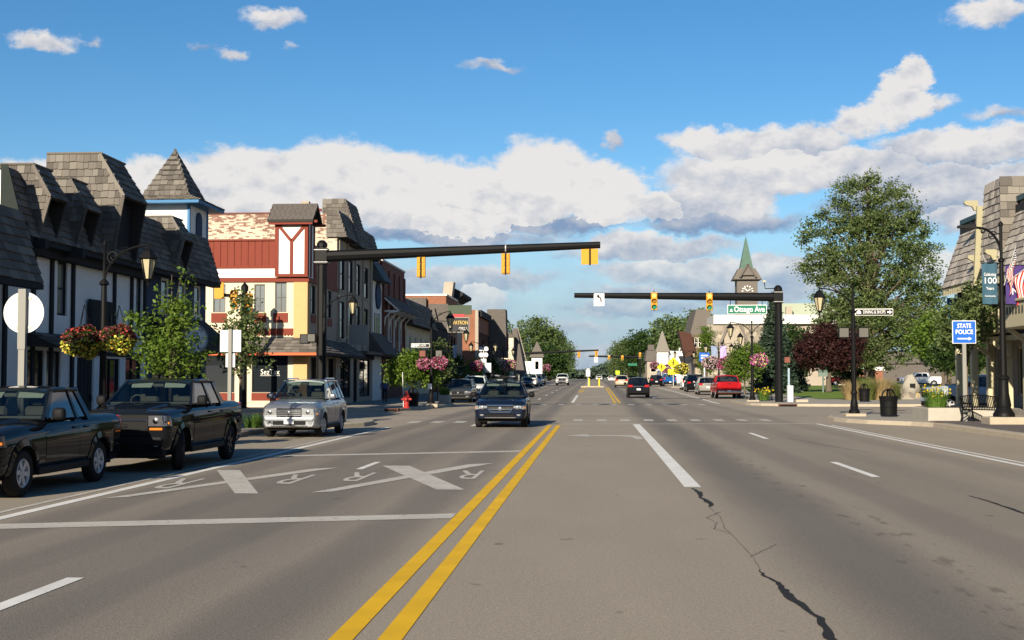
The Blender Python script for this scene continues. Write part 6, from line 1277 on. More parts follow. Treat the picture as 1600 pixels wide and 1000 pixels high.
ped_head(mr, 12.75, 86.3, 2.95, mat('ped_hand', (0.16, 0.055, 0.035), 0.6), s=0.45)
# far crossing
mf, az_ = mast('traffic_signal', 'far mast arm from the left with small yellow backs', -13.8, 236, 8.6, 0.6, 5.6, 6.2, r=0.22)
for x in (-3.0, 0.2): signal_head(mf, x, 236, az_(x)-0.1, 1, h=1.1, w=0.5, lit=False)
mf, az_ = mast('traffic_signal', 'far mast arm from the right with small lit signals', 8.9, 256, 6.5, -1.3, 5.2, 5.4, r=0.24)
for x in (2.75, 5.4): signal_head(mf, x, 255.8, az_(x)+0.25, -1, h=1.0, w=0.45)
signal_head(mf, 8.9, 255.6, 6.9, -1, h=1.0, w=0.45); q = MB(); q.box(6.5, 8.3, 255.9, 255.95, 4.3, 4.75); q.build('street_sign', M_SGREEN, mf); q = MB(); q.box(-0.2, 0.5, 255.9, 255.95, 5.0, 6.1); q.build('turn_sign', M_SWHITE, mf)
# side street signal by the red building
t = thing('traffic_signal', 'black signal post with yellow heads on both sides before the red building', 'traffic light', (-18.35, 66.0, 0.15), 0, 'traffic signals over the street')
q = MB(); q.lathe([(0.3, 0), (0.3, 0.05), (0.17, 0.08), (0.15, 6.3)], (-18.35, 66, 0.15), 10); q.build('pole', M_POLE, t); q = MB(); q.lathe([(0.2, 6.15), (0.2, 6.4), (0.03, 6.6)], (-18.35, 66, 0.15), 10); q.build('cap', M_POLE, t)
q = MB(); q.tube([(-18.35, 66, 6.0), (-20.0, 66.3, 6.15)], 0.09, 8); q.build('arm', M_POLE, t)
signal_head(t, -18.85, 65.8, 6.35, -1, h=1.0, w=0.34, lit=False); signal_head(t, -18.05, 65.8, 6.15, -1, h=1.0, w=0.34, lit=False); q = MB(); q.box(-19.95, -19.45, 65.9, 66.0, 5.9, 6.75); q.build('sign_back', M_SIGY, t)

# ---------------------------------------------------------------- lamps
def lantern(parent, x, y, z, s=1.0):
    """hexagonal lantern hanging with its top at z"""
    def ring(r, zz, n=6): return [(x+r*s*math.cos(2*math.pi*i/n), y+r*s*math.sin(2*math.pi*i/n), z+zz*s) for i in range(n)]
    q = MB(); q.hull8(ring(0.075, -0.80), ring(0.185, -0.30)); o = q.build('lantern', M_LGLASS, parent)
    q = MB(); a, b = ring(0.085, -0.80), ring(0.198, -0.30)
    for i in range(6): q.tube([a[i], b[i]], 0.014*s, 4)
    q.tube(a+a[:1], 0.016*s, 4); q.tube(b+b[:1], 0.018*s, 4); q.build('lantern_frame', M_POLE, o)
    q = MB(); q.hull8(ring(0.235, -0.295), ring(0.12, -0.12)); q.build('lantern_roof', M_POLE, o); q = MB(); q.lathe([(0.12*s, -0.118*s), (0.05*s, -0.05*s), (0.02*s, 0.0), (0.012*s, 0.10*s)], (x, y, z), 8); q.build('finial', M_POLE, o)
    q = MB(); q.lathe([(0.012*s, -1.0*s), (0.035*s, -0.93*s), (0.03*s, -0.88*s), (0.085*s, -0.805*s)], (x, y, z), 8); q.build('drop_finial', M_POLE, o)
def lamp_post(label, x, y, h, arms, pad=False, name='street_lamp', base=0.15, grp='black street lamps with scrolled arms', r=0.075, ls=1.15):
    z0 = gz(y)+base; t = thing(name, label, 'street lamp', (x, y, z0), 0, grp)
    if pad: q = MB(); q.bbox(x-0.42, x+0.42, y-0.42, y+0.42, z0-0.1, z0+0.11, 0.03); q.build('pad', M_KERB, t); z0 += 0.11
    q = MB(); q.lathe([(0.23, 0), (0.23, 0.10), (0.20, 0.14), (0.15, 0.22), (0.17, 0.30), (0.125, 0.55), (0.115, 0.80), (0.14, 0.84), (0.14, 0.88), (r*1.4, 0.95)], (x, y, z0), 12); q.build('base', M_POLE, t, smooth=True)
    zj = h*0.80
    q = MB(); q.lathe([(r*1.4, 0.95), (r*1.15, zj*0.6), (r, zj-0.05)], (x, y, z0), 10); q.build('pole', M_POLE, t, smooth=True)
    q = MB(); q.lathe([(r, zj-0.05), (r*1.9, zj-0.02), (r*1.6, zj+0.03), (r*0.6, zj+0.10), (r*0.5, h-0.1), (r*0.9, h-0.06), (r*0.2, h+0.05)], (x, y, z0), 10); q.build('finial', M_POLE, t, smooth=True)
    for (d, al, has) in arms:
        za = z0+h*0.985
        pts = [(x+d*al*(1-math.cos(a)), y, z0+zj+(za-z0-zj)*math.sin(a)) for a in np.linspace(0, math.pi/2, 10)]
        q = MB(); q.tube(pts, 0.028, 6); ao = q.build('arm', M_POLE, t, smooth=True)
        def curl(cx, cz, R, turns, st, dr):
            return [(cx+d*R*(1-0.65*k/16)*math.cos(st+dr*turns*2*math.pi*k/16), y, cz+R*(1-0.65*k/16)*math.sin(st+dr*turns*2*math.pi*k/16)) for k in range(17)]
        sc = MB(); sc.tube(curl(x+d*al*0.20, z0+h*0.93, 0.15, 1.25, -1.6, -1), 0.013, 5); sc.tube(curl(x+d*al*0.48, z0+h*0.965, 0.10, 1.2, 2.6, 1), 0.011, 5); sc.build('scroll', M_POLE, ao); q = MB(); q.tube([(x, y, z0+h*0.90), (x+d*al*0.12, y, z0+h*0.90)], 0.012, 5); q.build('tie', M_POLE, ao)
        if has: lantern(t, x+d*al, y, za-0.03, ls)
    return t
lamp_post('black scrolled lamp with flower baskets beside the black pickups at left', -10.95, 27.9, 4.6, [(1, 1.0, True)], r=0.062, ls=0.92)
lamp_post('black scrolled lamp standing in front of the left signal pole', -13.6, 63.6, 5.85, [(1, 1.45, True)])
l3 = lamp_post('black lamp with more-shops sign on the far left corner', -9.45, 73.5, 5.4, [(1, 1.1, True)], pad=True)
lR1 = lamp_post('black lamp with dining-and-shops sign on the near right corner', 10.75, 54.2, 5.3, [(-1, 1.38, True)], pad=True)
l4 = lamp_post('black double lamp beside the red pickup on the right', 10.65, 88.0, 5.35, [(-1, 1.45, True), (1, 1.3, False)], pad=True)
lantern(l4, 9.9, 88.3, 4.85, 1.0)
lamp_post('black lamp with purple and blue banners before the stone building', 12.7, 133, 5.0, [(-1, 1.3, True), (1, 1.3, True)])
lamp_post('black double lamp before the brown chalet', 12.3, 178, 5.0, [(-1, 1.3, True), (1, 1.3, True)])
lamp_post('black double lamp beside the white route signs on the left', -10.95, 125, 5.0, [(-1, 1.2, True), (1, 1.2, True)])
lamp_post('black double lamp before the tall mansard on the left', -11.2, 156, 5.0, [(-1, 1.2, True), (1, 1.2, True)])
lamp_post('black lamp behind the far left corner lamp, before the grill sign', -10.9, 97, 5.4, [(1, 1.1, True), (-1, 1.1, False)])
# the tall lamp at the right edge carries banners and flags
t = thing('street_lamp', 'tall black lamp with banners and flags before the shingled shop', 'street lamp', (13.95, 44.9, 0.15), 0, 'black street lamps with scrolled arms'); x, y, z0, h = 13.95, 44.9, 0.15, 6.95
q = MB(); q.bbox(x-0.62, x+0.62, y-0.5, y+0.5, 0.1, 0.40, 0.03); q.build('pad', M_KERB, t); z0 = 0.4
q = MB(); q.lathe([(0.36, 0), (0.36, 0.10), (0.32, 0.16), (0.23, 0.32), (0.25, 0.40), (0.18, 0.80), (0.165, 1.25), (0.20, 1.30), (0.20, 1.36), (0.13, 1.42)], (x, y, z0), 14); q.build('base', M_POLE, t, smooth=True)
q = MB(); q.lathe([(0.13, 1.42), (0.10, 3.4), (0.07, 5.3), (0.11, 5.34), (0.11, 5.40), (0.05, 5.46), (0.055, 6.55), (0.085, 6.58), (0.085, 6.64), (0.02, 6.72)], (x, y, z0), 12); q.build('pole', M_POLE, t, smooth=True)
q = MB(); pts = [(x-0.75*(1-math.cos(a)), y, 5.5+z0+1.0*math.sin(a)) for a in np.linspace(0, math.pi/2, 9)]+[(x-1.4, y, 6.95)]; q.tube(pts, 0.045, 6); ao = q.build('arm', M_POLE, t, smooth=True)
for (cx, cz, R, st, dr) in ((x-0.28, 6.62, 0.17, 0.3, 1), (x-0.62, 6.78, 0.10, 2.6, -1)):
    q = MB(); q.tube([(cx+R*(1-0.65*k/16)*math.cos(st+dr*2.4*math.pi*k/16), y, cz+R*(1-0.65*k/16)*math.sin(st+dr*2.4*math.pi*k/16)) for k in range(17)], 0.02, 5); q.build('scroll', M_POLE, ao)
q = MB(); q.hull8([(x-1.45, y-0.1, 6.90), (x-0.85, y-0.14, 6.86), (x-0.85, y+0.14, 6.86), (x-1.45, y+0.1, 6.90)], [(x-1.45, y-0.08, 6.98), (x-0.85, y-0.12, 7.02), (x-0.85, y+0.12, 7.02), (x-1.45, y+0.08, 6.98)]); q.build('lamp_head', M_POLE, t)
def banner(label, px, y, z0, z1, w, m, d, texts, grp='banners hung on the lamp posts'):
    """cloth banner on two rods beside a lamp"""
    t = thing('banner', label, 'banner', (px, y, z0), 0, grp); x0 = px+d*0.14; q = MB(); n = 6; v = []
    for j in range(9):
        for i in range(n+1): v.append((x0+d*w*i/n, y+0.025*math.sin(i*1.7+j*0.4), z0+(z1-z0)*j/8))
    q.add(v+[(a, b+0.006, c) for a, b, c in v], [(j*(n+1)+i, j*(n+1)+i+1, (j+1)*(n+1)+i+1, (j+1)*(n+1)+i) for j in range(8) for i in range(n)]); q.build('cloth', m, t, smooth=True)
    for z in (z0, z1): q = MB(); q.tube([(px, y, z), (x0+d*w+0.03*d, y, z)], 0.02, 6); q.build('rod', M_POLE, t)
    for (s, dz, sz, ww, mm) in texts: lettering(s, mm, t, (x0+d*w/2, y-0.035, z1-dz), sz, width=ww)
    return t
M_BANB = mat('banner_teal', (0.035, 0.085, 0.125), 0.8, var=0.15, scale=3); M_BANP = mat('banner_purple', (0.05, 0.03, 0.135), 0.8, var=0.25, scale=3)
banner('teal anniversary banner with white lettering left of the tall lamp', 13.95, 44.9, 4.25, 5.68, 0.52, M_BANB, -1, [('Celebrating', 0.40, 0.16, 0.40, M_SWHITE), ('100', 0.62, 0.30, 0.40, M_SWHITE), ('Years', 0.88, 0.15, 0.26, M_SWHITE), ('Community', 1.14, 0.09, 0.36, M_SWHITE)])
banner('purple banner with white mark right of the tall lamp', 13.95, 44.9, 4.25, 5.60, 0.62, M_BANP, 1, [('N', 0.92, 0.32, 0.22, M_SWHITE)])
M_FBLUE = mat('flag_blue', (0.02, 0.025, 0.10), 0.8); M_FRED = mat('flag_red', (0.34, 0.02, 0.025), 0.8); M_FWHITE = mat('flag_white', (0.62, 0.60, 0.56), 0.8)
def flag(label, bx, by, bz, tipdx, tipdz, L_, W_):
    """stars and stripes drooping from a slanted staff"""
    t = thing('flag', label, 'flag', (bx, by, bz), 0, 'flags on the tall lamp'); tip = Vector((bx+tipdx, by, bz+tipdz)); q = MB(); q.tube([(bx, by, bz), tip], 0.016, 6); q.build('staff', M_GALV, t); q = MB(); q.lathe([(0.001, -0.02), (0.035, 0.0), (0.001, 0.04)], tip, 8); q.build('finial', M_GALV, t)
    st = (Vector((bx, by, bz))-tip).normalized()
    # cloth hangs down from the staff; u along the staff, v down
    def P(u, v): p = tip+st*(0.06+u*W_); return Vector((p.x+0.06*math.sin(v*5+u*4)+0.25*v*(tipdx > 0 and -0.1 or 0.1), p.y+0.07*math.sin(u*9+v*3), p.z-v*L_*(1-0.15*u)))
    nS = 13
    for k in range(nS):
        u0, u1 = k/nS, (k+1)/nS; v0 = 0.40 if k < 7 else 0.0; q = MB(); v = []
        for j in range(9): w = v0+(1-v0)*j/8; v += [P(u0, w), P(u1, w)]
        q.add(v, [(2*j, 2*j+1, 2*j+3, 2*j+2) for j in range(8)]); q.build('stripe', M_FRED if k % 2 == 0 else M_FWHITE, t)
    q = MB(); v = [P(7/13*i/6, 0.40*j/6) for j in range(7) for i in range(7)]; q.add(v, [(j*7+i, j*7+i+1, (j+1)*7+i+1, (j+1)*7+i) for j in range(6) for i in range(6)]); co = q.build('canton', M_FBLUE, t)
    q = MB()
    for j in range(5):
        for i in range(5):
            p = P(7/13*(i+0.5)/5, 0.40*(j+0.5)/5)+Vector((0, -0.012, 0)); q.add([(p.x+0.022*math.cos(a)*(1 if kk % 2 else 0.5), p.y, p.z+0.022*math.sin(a)*(1 if kk % 2 else 0.5)) for kk, a in enumerate(np.linspace(0, 2*math.pi, 10, endpoint=False))], [tuple(range(10))])
    s_ = q.build('stars', M_FWHITE, co); s_['kind'] = 'stuff'
flag('drooping stars-and-stripes flag right of the tall lamp, nearer one', 14.0, 44.8, 4.9, 0.42, 1.35, 1.0, 0.85)
flag('stars-and-stripes flag at the far right edge beside the tall lamp', 14.1, 44.75, 5.0, 0.95, 0.75, 1.2, 0.8)
flag('small flag behind the teal banner of the tall lamp', 13.9, 45.2, 4.6, -0.50, 1.45, 0.7, 0.75)
banner('pale blue banner left of the lamp before the stone building', 12.7, 133, 3.6, 5.1, 0.65, mat('banner_pale', (0.20, 0.25, 0.36), 0.8, var=0.3, scale=2), -1, []); banner('lilac banner right of the lamp before the stone building', 12.7, 133, 3.6, 5.1, 0.65, mat('banner_lilac', (0.36, 0.30, 0.55), 0.8, var=0.3, scale=2), 1, [])
banner('white banner on the lamp before the grill sign', -11.0, 97, 3.3, 4.3, 0.34, mat('banner_white', (0.30, 0.36, 0.46), 0.8, var=0.3, scale=3), 1, []); 
# signs on lamps
def blade(label, x0, x1, y, z0, z1, txt, sz, lamp):
    t = thing('direction_sign', label, 'sign', (x0, y, z0), 0, 'white-edged direction signs'); q = MB(); q.bbox(x0, x1, y-0.02, y+0.02, z0, z1, 0.02); o = q.build('plate', M_SWHITE, t); q = MB(); q.box(x0+0.03, x1-0.03, y-0.032, y-0.021, z0+0.03, z1-0.03); q.build('face', M_INK, t)
    L_ = x1-x0; lettering(txt, M_SWHITE, t, ((x0+x1)/2-0.0, y-0.036, (z0+z1)/2), sz, width=L_*0.58); zc = (z0+z1)/2
    q = MB(); ax = x1-0.16 if 'right' in label or 'DIN' in txt else x0+0.34; d = 1 if 'DIN' in txt else -1; q.prism([(ax-d*0.09, zc-0.03), (ax, zc-0.03), (ax, zc-0.08), (ax+d*0.1, zc), (ax, zc+0.08), (ax, zc+0.03), (ax-d*0.09, zc+0.03)], 'y', y-0.04, y-0.033); q.build('arrow', M_SWHITE, t)
    ix = x0+0.15; q = MB(); q.prism([(ix-0.09, zc-0.07), (ix+0.09, zc-0.07), (ix+0.09, zc), (ix+0.05, zc+0.07), (ix-0.05, zc+0.07), (ix-0.09, zc)], 'y', y-0.04, y-0.033); q.build('symbol', M_SWHITE, t); return t
blade('black dining and shops sign with white edge on the right corner lamp', 10.83, 12.40, 54.2, 4.33, 4.62, 'DINING & SHOPS', 0.2, lR1)
blade('black more-shops sign on the far left corner lamp', -10.62, -9.53, 73.5, 3.50, 3.74, 'MORE SHOPS', 0.16, l3)
for (px, z) in ((10.35, 3.62), (11.16, 3.62)): ped_head(lR1, px, 54.2, z, s=0.46)
q = MB(); q.tube([(10.4, 54.25, 3.55), (11.1, 54.25, 3.55)], 0.03, 6); q.build('signal_bracket', M_POLE, lR1)
for (px, z, m) in ((-9.95, 3.15, mat('ped_hand', (0.30, 0.075, 0.04))), (-9.0, 3.15, None)): ped_head(l3, px, 73.5, z, m, s=0.42)
q = MB(); q.bbox(-9.62, -9.40, 73.34, 73.40, 1.1, 1.42, 0.01); q.build('button_plate', M_SWHITE, l3)
# ---------------------------------------------------------------- post signs
def post_sign(name, label, x, y, zp, build, post=0.06, pm=M_GALV, base=0.15, cat='sign', grp=None):
    t = thing(name, label, cat, (x, y, gz(y)+base), 0, grp); q = MB(); q.bar((x, y, gz(y)+base-0.05), (x, y, zp), post, post*0.7); q.build('post', pm, t); build(t); return t
def disc_back(t):
    q = MB(); q.lathe([(0.001, 0), (0.425, 0), (0.425, 0.012), (0.001, 0.012)], (-11.66, 25.44, 3.05), 36, 'y'); q.build('sign_plate', M_SIGNBACK, t)
    for z in (2.75, 3.35):
        for dx in (-0.16, 0.16): q = MB(); q.lathe([(0.018, -0.012), (0.018, 0.0)], (-11.66+dx, 25.44, z), 8, 'y'); q.build('bolt', M_GALV, t)
        q = MB(); q.box(-11.82, -11.50, 25.425, 25.438, z-0.03, z+0.03); q.build('brace', M_GALV, t)
    q = MB(); q.box(-11.74, -11.58, 25.34, 25.42, 2.3, 3.53); q.build('post_channel', mat('weathered_post', (0.22, 0.215, 0.195), 0.8, var=0.25, scale=6), t)
post_sign('round_sign', 'round white sign seen from behind at the left edge', -11.66, 25.4, 3.5, disc_back, post=0.13, pm=mat('weathered_post', (0.22, 0.215, 0.195)))
def sq_back(t):
    q = MB(); q.bbox(-11.53, -10.87, 38.74, 38.76, 2.52, 3.20, 0.01); q.build('sign_plate', M_SIGNBACK, t); q = MB(); q.bbox(-11.35, -11.05, 38.74, 38.76, 2.05, 2.48, 0.01); q.build('small_plate', M_SIGNBACK, t)
post_sign('square_sign', 'square white sign seen from behind between the two small left trees', -11.2, 38.7, 3.22, sq_back, post=0.11, pm=mat('weathered_post', (0.22, 0.215, 0.195)))
def police(t):
    x0, x1, y, z0, z1 = 13.0, 13.85, 47.62, 2.98, 3.82
    q = MB(); q.bbox(x0, x1, y-0.012, y+0.012, z0, z1, 0.01); o = q.build('sign_plate', M_SWHITE, t); q = MB(); q.bbox(x0+0.025, x1-0.025, y-0.022, y-0.013, z0+0.025, z1-0.025, 0.004); q.build('blue_face', M_SBLUE, t)
    lettering('STATE', M_SWHITE, t, ((x0+x1)/2, y-0.026, z0+0.64), 0.22, width=0.50, bold=0.004); lettering('POLICE', M_SWHITE, t, ((x0+x1)/2, y-0.026, z0+0.42), 0.22, width=0.62, bold=0.004)
    q = MB(); zc = z0+0.18; q.prism([(x0+0.18, zc-0.022), (x1-0.27, zc-0.022), (x1-0.27, zc-0.065), (x1-0.16, zc), (x1-0.27, zc+0.065), (x1-0.27, zc+0.022), (x0+0.18, zc+0.022)], 'y', y-0.03, y-0.024); q.build('arrow', M_SWHITE, t)
post_sign('state_police_sign', 'blue state police sign with right arrow on a grey post by the planter', 13.43, 47.68, 3.85, police, post=0.13, pm=mat('weathered_post', (0.22, 0.215, 0.195)))
def diamond(t, x, y, zc, s, plaque):
    q = MB(); q.prism([(x-s, zc), (x, zc-s), (x+s, zc), (x, zc+s)], 'y', y-0.02, y+0.0); o = q.build('diamond', M_SYEL, t)
    q = MB(); q.bar((x-0.12, y-0.03, zc-0.32), (x, y-0.03, zc), 0.10, 0.02, up=(0, 1, 0)); q.bar((x+0.13, y-0.03, zc-0.30), (x, y-0.03, zc), 0.10, 0.02, up=(0, 1, 0)); q.bar((x, y-0.03, zc-0.02), (x, y-0.03, zc+0.26), 0.16, 0.02, up=(0, 1, 0)); q.lathe([(0.001, 0), (0.09, 0), (0.09, 0.02), (0.001, 0.02)], (x+0.01, y-0.04, zc+0.36), 10, 'y'); q.bar((x-0.22, y-0.03, zc+0.06), (x+0.22, y-0.03, zc+0.16), 0.06, 0.02, up=(0, 1, 0)); q.build('walking_figure', M_INK, o)
    if plaque: q = MB(); q.box(x-0.75, x+0.75, y-0.02, y, zc-s-0.72, zc-s+0.02); p = q.build('plaque', M_SYEL, t); q = MB(); q.bar((x+0.22, y-0.03, zc-s-0.22), (x-0.2, y-0.03, zc-s-0.45), 0.08, 0.02, up=(0, 1, 0)); q.build('arrow', M_INK, p)
post_sign('crossing_sign', 'nearer yellow diamond pedestrian sign with arrow plaque on the right', 10.75, 178, 4.0, lambda t: diamond(t, 10.75, 177.9, gz(178)+3.35, 0.86, True), post=0.12, grp='yellow pedestrian crossing signs')
post_sign('crossing_sign', 'farther yellow diamond pedestrian sign left of the nearer one', 11.0, 214, 4.0, lambda t: diamond(t, 11.0, 213.9, gz(214)+2.95, 0.76, False), post=0.12, grp='yellow pedestrian crossing signs')
def bluesign(t):
    q = MB(); q.bbox(12.1, 13.3, 150.4, 150.43, 3.75, 4.75, 0.01); q.build('sign_plate', M_SBLUE, t)
    for z in (4.1, 4.4): q = MB(); q.box(12.3, 13.1, 150.37, 150.39, z-0.07, z+0.07); q.build('text_line', M_SWHITE, t)
post_sign('blue_guide_sign', 'small blue sign with white lines beside the stone building lamp', 12.7, 150.5, 4.7, bluesign, post=0.15, pm=M_SIGNBACK)
def routes(t):
    x, y = -10.65, 121.9; q = MB()
    for i, (dx, z, w, h, rd) in enumerate(((-0.25, 4.55, .44, .45, 1), (0.25, 4.55, .44, .45, 1), (-0.22, 3.98, .46, .6, 1), (0.22, 3.98, .46, .6, 1), (0, 3.42, .56, .36, 0), (-0.40, 2.95, .72, .34, 0), (0.42, 2.75, .62, .9, 0))):
        q = MB()
        if rd: q.lathe([(0.001, 0), (w/2, 0), (w/2, 0.02), (0.001, 0.02)], (x+dx, y-0.02*i, z), 14, 'y')
        else: q.box(x+dx-w/2, x+dx+w/2, y-0.02*i, y+0.02-0.02*i, z-h/2, z+h/2)
        q.build('route_plate', M_SIGNBACK, t)
post_sign('route_sign_backs', 'cluster of white route signs seen from behind on the left kerb', -10.65, 122, 4.9, routes, post=0.1)
# island with keep-right sign and yellow posts
isl = MB(); isl.bbox(-2.0, 1.2, 177, 182, gz(179)-0.1, gz(179)+0.16, 0.05); ii = struct(isl.build('traffic_island', M_KERB))
for i, x in enumerate((-0.85, 0.55)):
    t = thing('yellow_post', 'yellow marker post on the '+('left' if i == 0 else 'right')+' end of the street island', 'post', (x, 177.6, gz(178)+0.16), 0, 'yellow marker posts'); q = MB(); q.lathe([(0.11, 0), (0.11, 1.05), (0.06, 1.1)], (x, 177.6, gz(178)+0.16), 10); q.build('tube', M_SYEL, t)
def keep(t): q = MB(); q.bbox(-1.3, -0.7, 178.25, 178.28, gz(178)+1.5, gz(178)+2.4, 0.01); q.build('sign_plate', M_SIGNBACK, t); q = MB(); q.bbox(-1.2, -0.8, 178.23, 178.245, gz(178)+2.42, gz(178)+2.6, 0.01); q.build('top_plate', M_SIGNBACK, t)
post_sign('island_sign', 'white sign on the street island far ahead', -1.0, 178.3, gz(178)+2.5, keep, post=0.08)
post_sign('lime_sign', 'small lime green crossing sign far down the street', 9.0, 520, gz(520)+3.6, lambda t: part(t, 'plate', mat('lime_sign', (0.42, 0.62, 0.02), 0.5), (8.2, 9.8, 519.8, 519.9, gz(520)+2.2, gz(520)+3.8)), post=0.1)
# ---------------------------------------------------------------- furniture
t = thing('fire_hydrant', 'red fire hydrant with tall marker rod on the far left corner', 'hydrant', (-9.95, 67.2, 0.15)); x, y = -9.95, 67.2
q = MB(); q.lathe([(0.19, 0), (0.19, 0.05), (0.13, 0.07), (0.13, 0.55), (0.18, 0.57), (0.18, 0.63), (0.14, 0.66), (0.11, 0.78), (0.05, 0.84), (0.05, 0.90), (0.03, 0.91)], (x, y, 0.15), 14); q.build('barrel', M_REDHYD, t, smooth=True)
for (ax, sgn, rr_, L_) in (('x', 1, 0.065, 0.25), ('x', -1, 0.065, 0.25), ('y', -1, 0.085, 0.25)): q = MB(); q.lathe([(rr_, 0), (rr_, sgn*L_), (rr_*0.5, sgn*(L_+0.03))], (x, y, 0.62), 10, ax); q.build('nozzle', M_REDHYD, t)
q = MB(); q.tube([(x-0.17, y+0.05, 0.2), (x-0.22, y+0.05, 2.05)], 0.016, 5); q.build('marker_rod', M_SWHITE, t)
def trash_can(label, x, y, h, r, dome=True):
    t = thing('trash_can', label, 'trash can', (x, y, gz(y)+0.15), 0, 'black slatted trash cans'); z = gz(y)+0.15
    q = MB(); q.lathe([(r*0.80, 0.04), (r*0.85, h*0.72), (0.001, h*0.72)], (x, y, z), 18); q.build('liner', M_SIGB, t)
    for i in range(22):
        a = 2*math.pi*i/22; c, s = math.cos(a), math.sin(a); q = MB(); tn = Vector((-s, c, 0))*0.055*r/0.3; p0 = Vector((x+c*r*0.86, y+s*r*0.86, z+0.05)); p1 = Vector((x+c*r*0.92, y+s*r*0.92, z+h*0.55)); p2 = Vector((x+c*r*1.04, y+s*r*1.04, z+h*0.74)); n = Vector((c, s, 0))*0.012
        q.hull8([p0-tn, p0+tn, p0+tn+n, p0-tn+n], [p1-tn, p1+tn, p1+tn+n, p1-tn+n]); q.hull8([p1-tn, p1+tn, p1+tn+n, p1-tn+n], [p2-tn, p2+tn, p2+tn+n, p2-tn+n]); q.build('slat', M_POLE, t)
    for zz, rr_ in ((0.05, 0.89), (0.35, 0.93), (0.74, 1.06)): q = MB(); q.tube([(x+r*rr_*math.cos(a), y+r*rr_*math.sin(a), z+h*zz) for a in np.linspace(0, 2*math.pi, 25)], 0.016, 6, cap=False); q.build('hoop', M_POLE, t)
    q = MB(); n = 10
    for i in range(2): a0 = i*math.pi/2; q.tube([(x+r*0.72*math.cos(a)*math.cos(a0), y+r*0.72*math.cos(a)*math.sin(a0), z+h*0.74+h*0.26*math.sin(a)) for a in np.linspace(0, math.pi, 13)], 0.035, 8)
    q.build('bonnet', M_POLE, t, smooth=True); return t
trash_can('big black slatted trash can right of the dining sign lamp', 11.98, 53.4, 1.12, 0.36)
trash_can('farther black slatted trash can by the tall grass', 18.0, 87.3, 1.2, 0.36)
trash_can('black trash can in shade beside the hydrant', -10.1, 70.6, 1.05, 0.33)
# concrete planter with day lilies
def planter(label, x0, x1, y0, y1, h): t = thing('planter', label, 'planter', ((x0+x1)/2, (y0+y1)/2, 0.15)); q = MB(); q.bbox(x0, x1, y0, y1, 0.12, 0.15+h, 0.03); q.build('trough', mat('pale_concrete', (0.36, 0.33, 0.28), 0.85, var=0.2, scale=2, bump=0.3), t); q = MB(); q.box(x0+0.1, x1-0.1, y0+0.1, y1-0.1, 0.15+h, 0.16+h); q.build('soil', mat('soil', (0.03, 0.022, 0.016), 0.95), t); return t
planter('low concrete planter with yellow lilies beside the state police sign', 12.25, 15.0, 48.2, 50.6, 0.48)
planter('small concrete planter with green plants behind the left corner lamp', -9.75, -9.05, 79.2, 80.4, 0.55)
# bench seen from the back corner
def bench(label, cx, cy, rz, w=1.75, grp='black iron benches'):
    t = thing('bench', label, 'bench', (cx, cy, 0.155 if cy < 60 else 0.15+gz(cy)), rz, grp)
    for i in range(7): y = -0.20+i*0.065; q = MB(); q.bbox(-w/2, w/2, y-0.024, y+0.024, 0.43, 0.455, 0.006); q.build('seat_slat', M_POLE, t, world=False)
    for i in range(22): x = -w/2+0.05+i*(w-0.1)/21; zt = 0.88+0.07*math.cos((i/21-0.5)*math.pi); q = MB(); q.bar((x, 0.24, 0.44), (x, 0.36, zt), 0.034, 0.012); q.build('back_slat', M_POLE, t, world=False)
    q = MB(); q.tube([(x, 0.365, 0.90+0.07*math.cos((x/w)*math.pi)) for x in np.linspace(-w/2, w/2, 11)], 0.022, 6); q.build('top_rail', M_POLE, t, world=False)
    for s in (-1, 1):
        x = s*w/2; q = MB(); q.tube([(x, -0.30, 0.0), (x, -0.24, 0.2), (x, -0.22, 0.44), (x, -0.24, 0.62), (x, -0.15, 0.66), (x, 0.28, 0.64)], 0.022, 6); q.tube([(x, 0.34, 0.0), (x, 0.27, 0.2), (x, 0.25, 0.44), (x, 0.37, 0.90)], 0.024, 6); q.tube([(x, -0.22, 0.42), (x, 0.25, 0.42)], 0.02, 6); q.tube([(x, -0.27, 0.08), (x, 0.0, 0.22), (x, 0.31, 0.08)], 0.018, 6); q.build('end_frame', M_POLE, t, world=False)
    return t
bench('black iron bench between the state police sign and the tall lamp', 13.85, 46.6, math.radians(118))
bench('black iron bench behind the right double lamp in the shade', 12.3, 92.5, math.radians(80))
# utility box, pads, drains
t = thing('utility_box', 'slim pale utility cabinet right of the signal pole', 'utility box', (12.95, 86.6, 0.15)); part(t, 'cabinet', M_SIGNBACK, (12.78, 13.15, 86.4, 86.8, 0.15, 1.25)); part(t, 'pedestal', M_KERB, (13.3, 14.1, 86.2, 86.9, 0.12, 0.32)); part(t, 'blue_tube', mat('pale_blue_post', (0.25, 0.33, 0.38), 0.6), (12.82, 12.95, 86.5, 86.62, 1.251, 2.4))
for (lb, x0, x1, y0, y1) in (('rusty kerb drain inlet by the hydrant', -10.9, -10.2, 66.0, 66.6), ('rusty kerb drain inlet below the right signal pole', 11.2, 12.3, 79.35, 79.6), ('rusty kerb drain inlet right of the big trash can', 11.95, 12.35, 46.2, 46.9)):
    t = thing('drain_inlet', lb, 'drain', ((x0+x1)/2, y0, 0.0)); part(t, 'frame', mat('rusty_iron', (0.11, 0.045, 0.03), 0.85, var=0.4, scale=5), (x0, x1, y0-0.12, y1, 0.02, 0.158)); part(t, 'mouth', M_ARCH, (x0+0.06, x1-0.06, y0-0.14, y0-0.119, 0.03, 0.12))
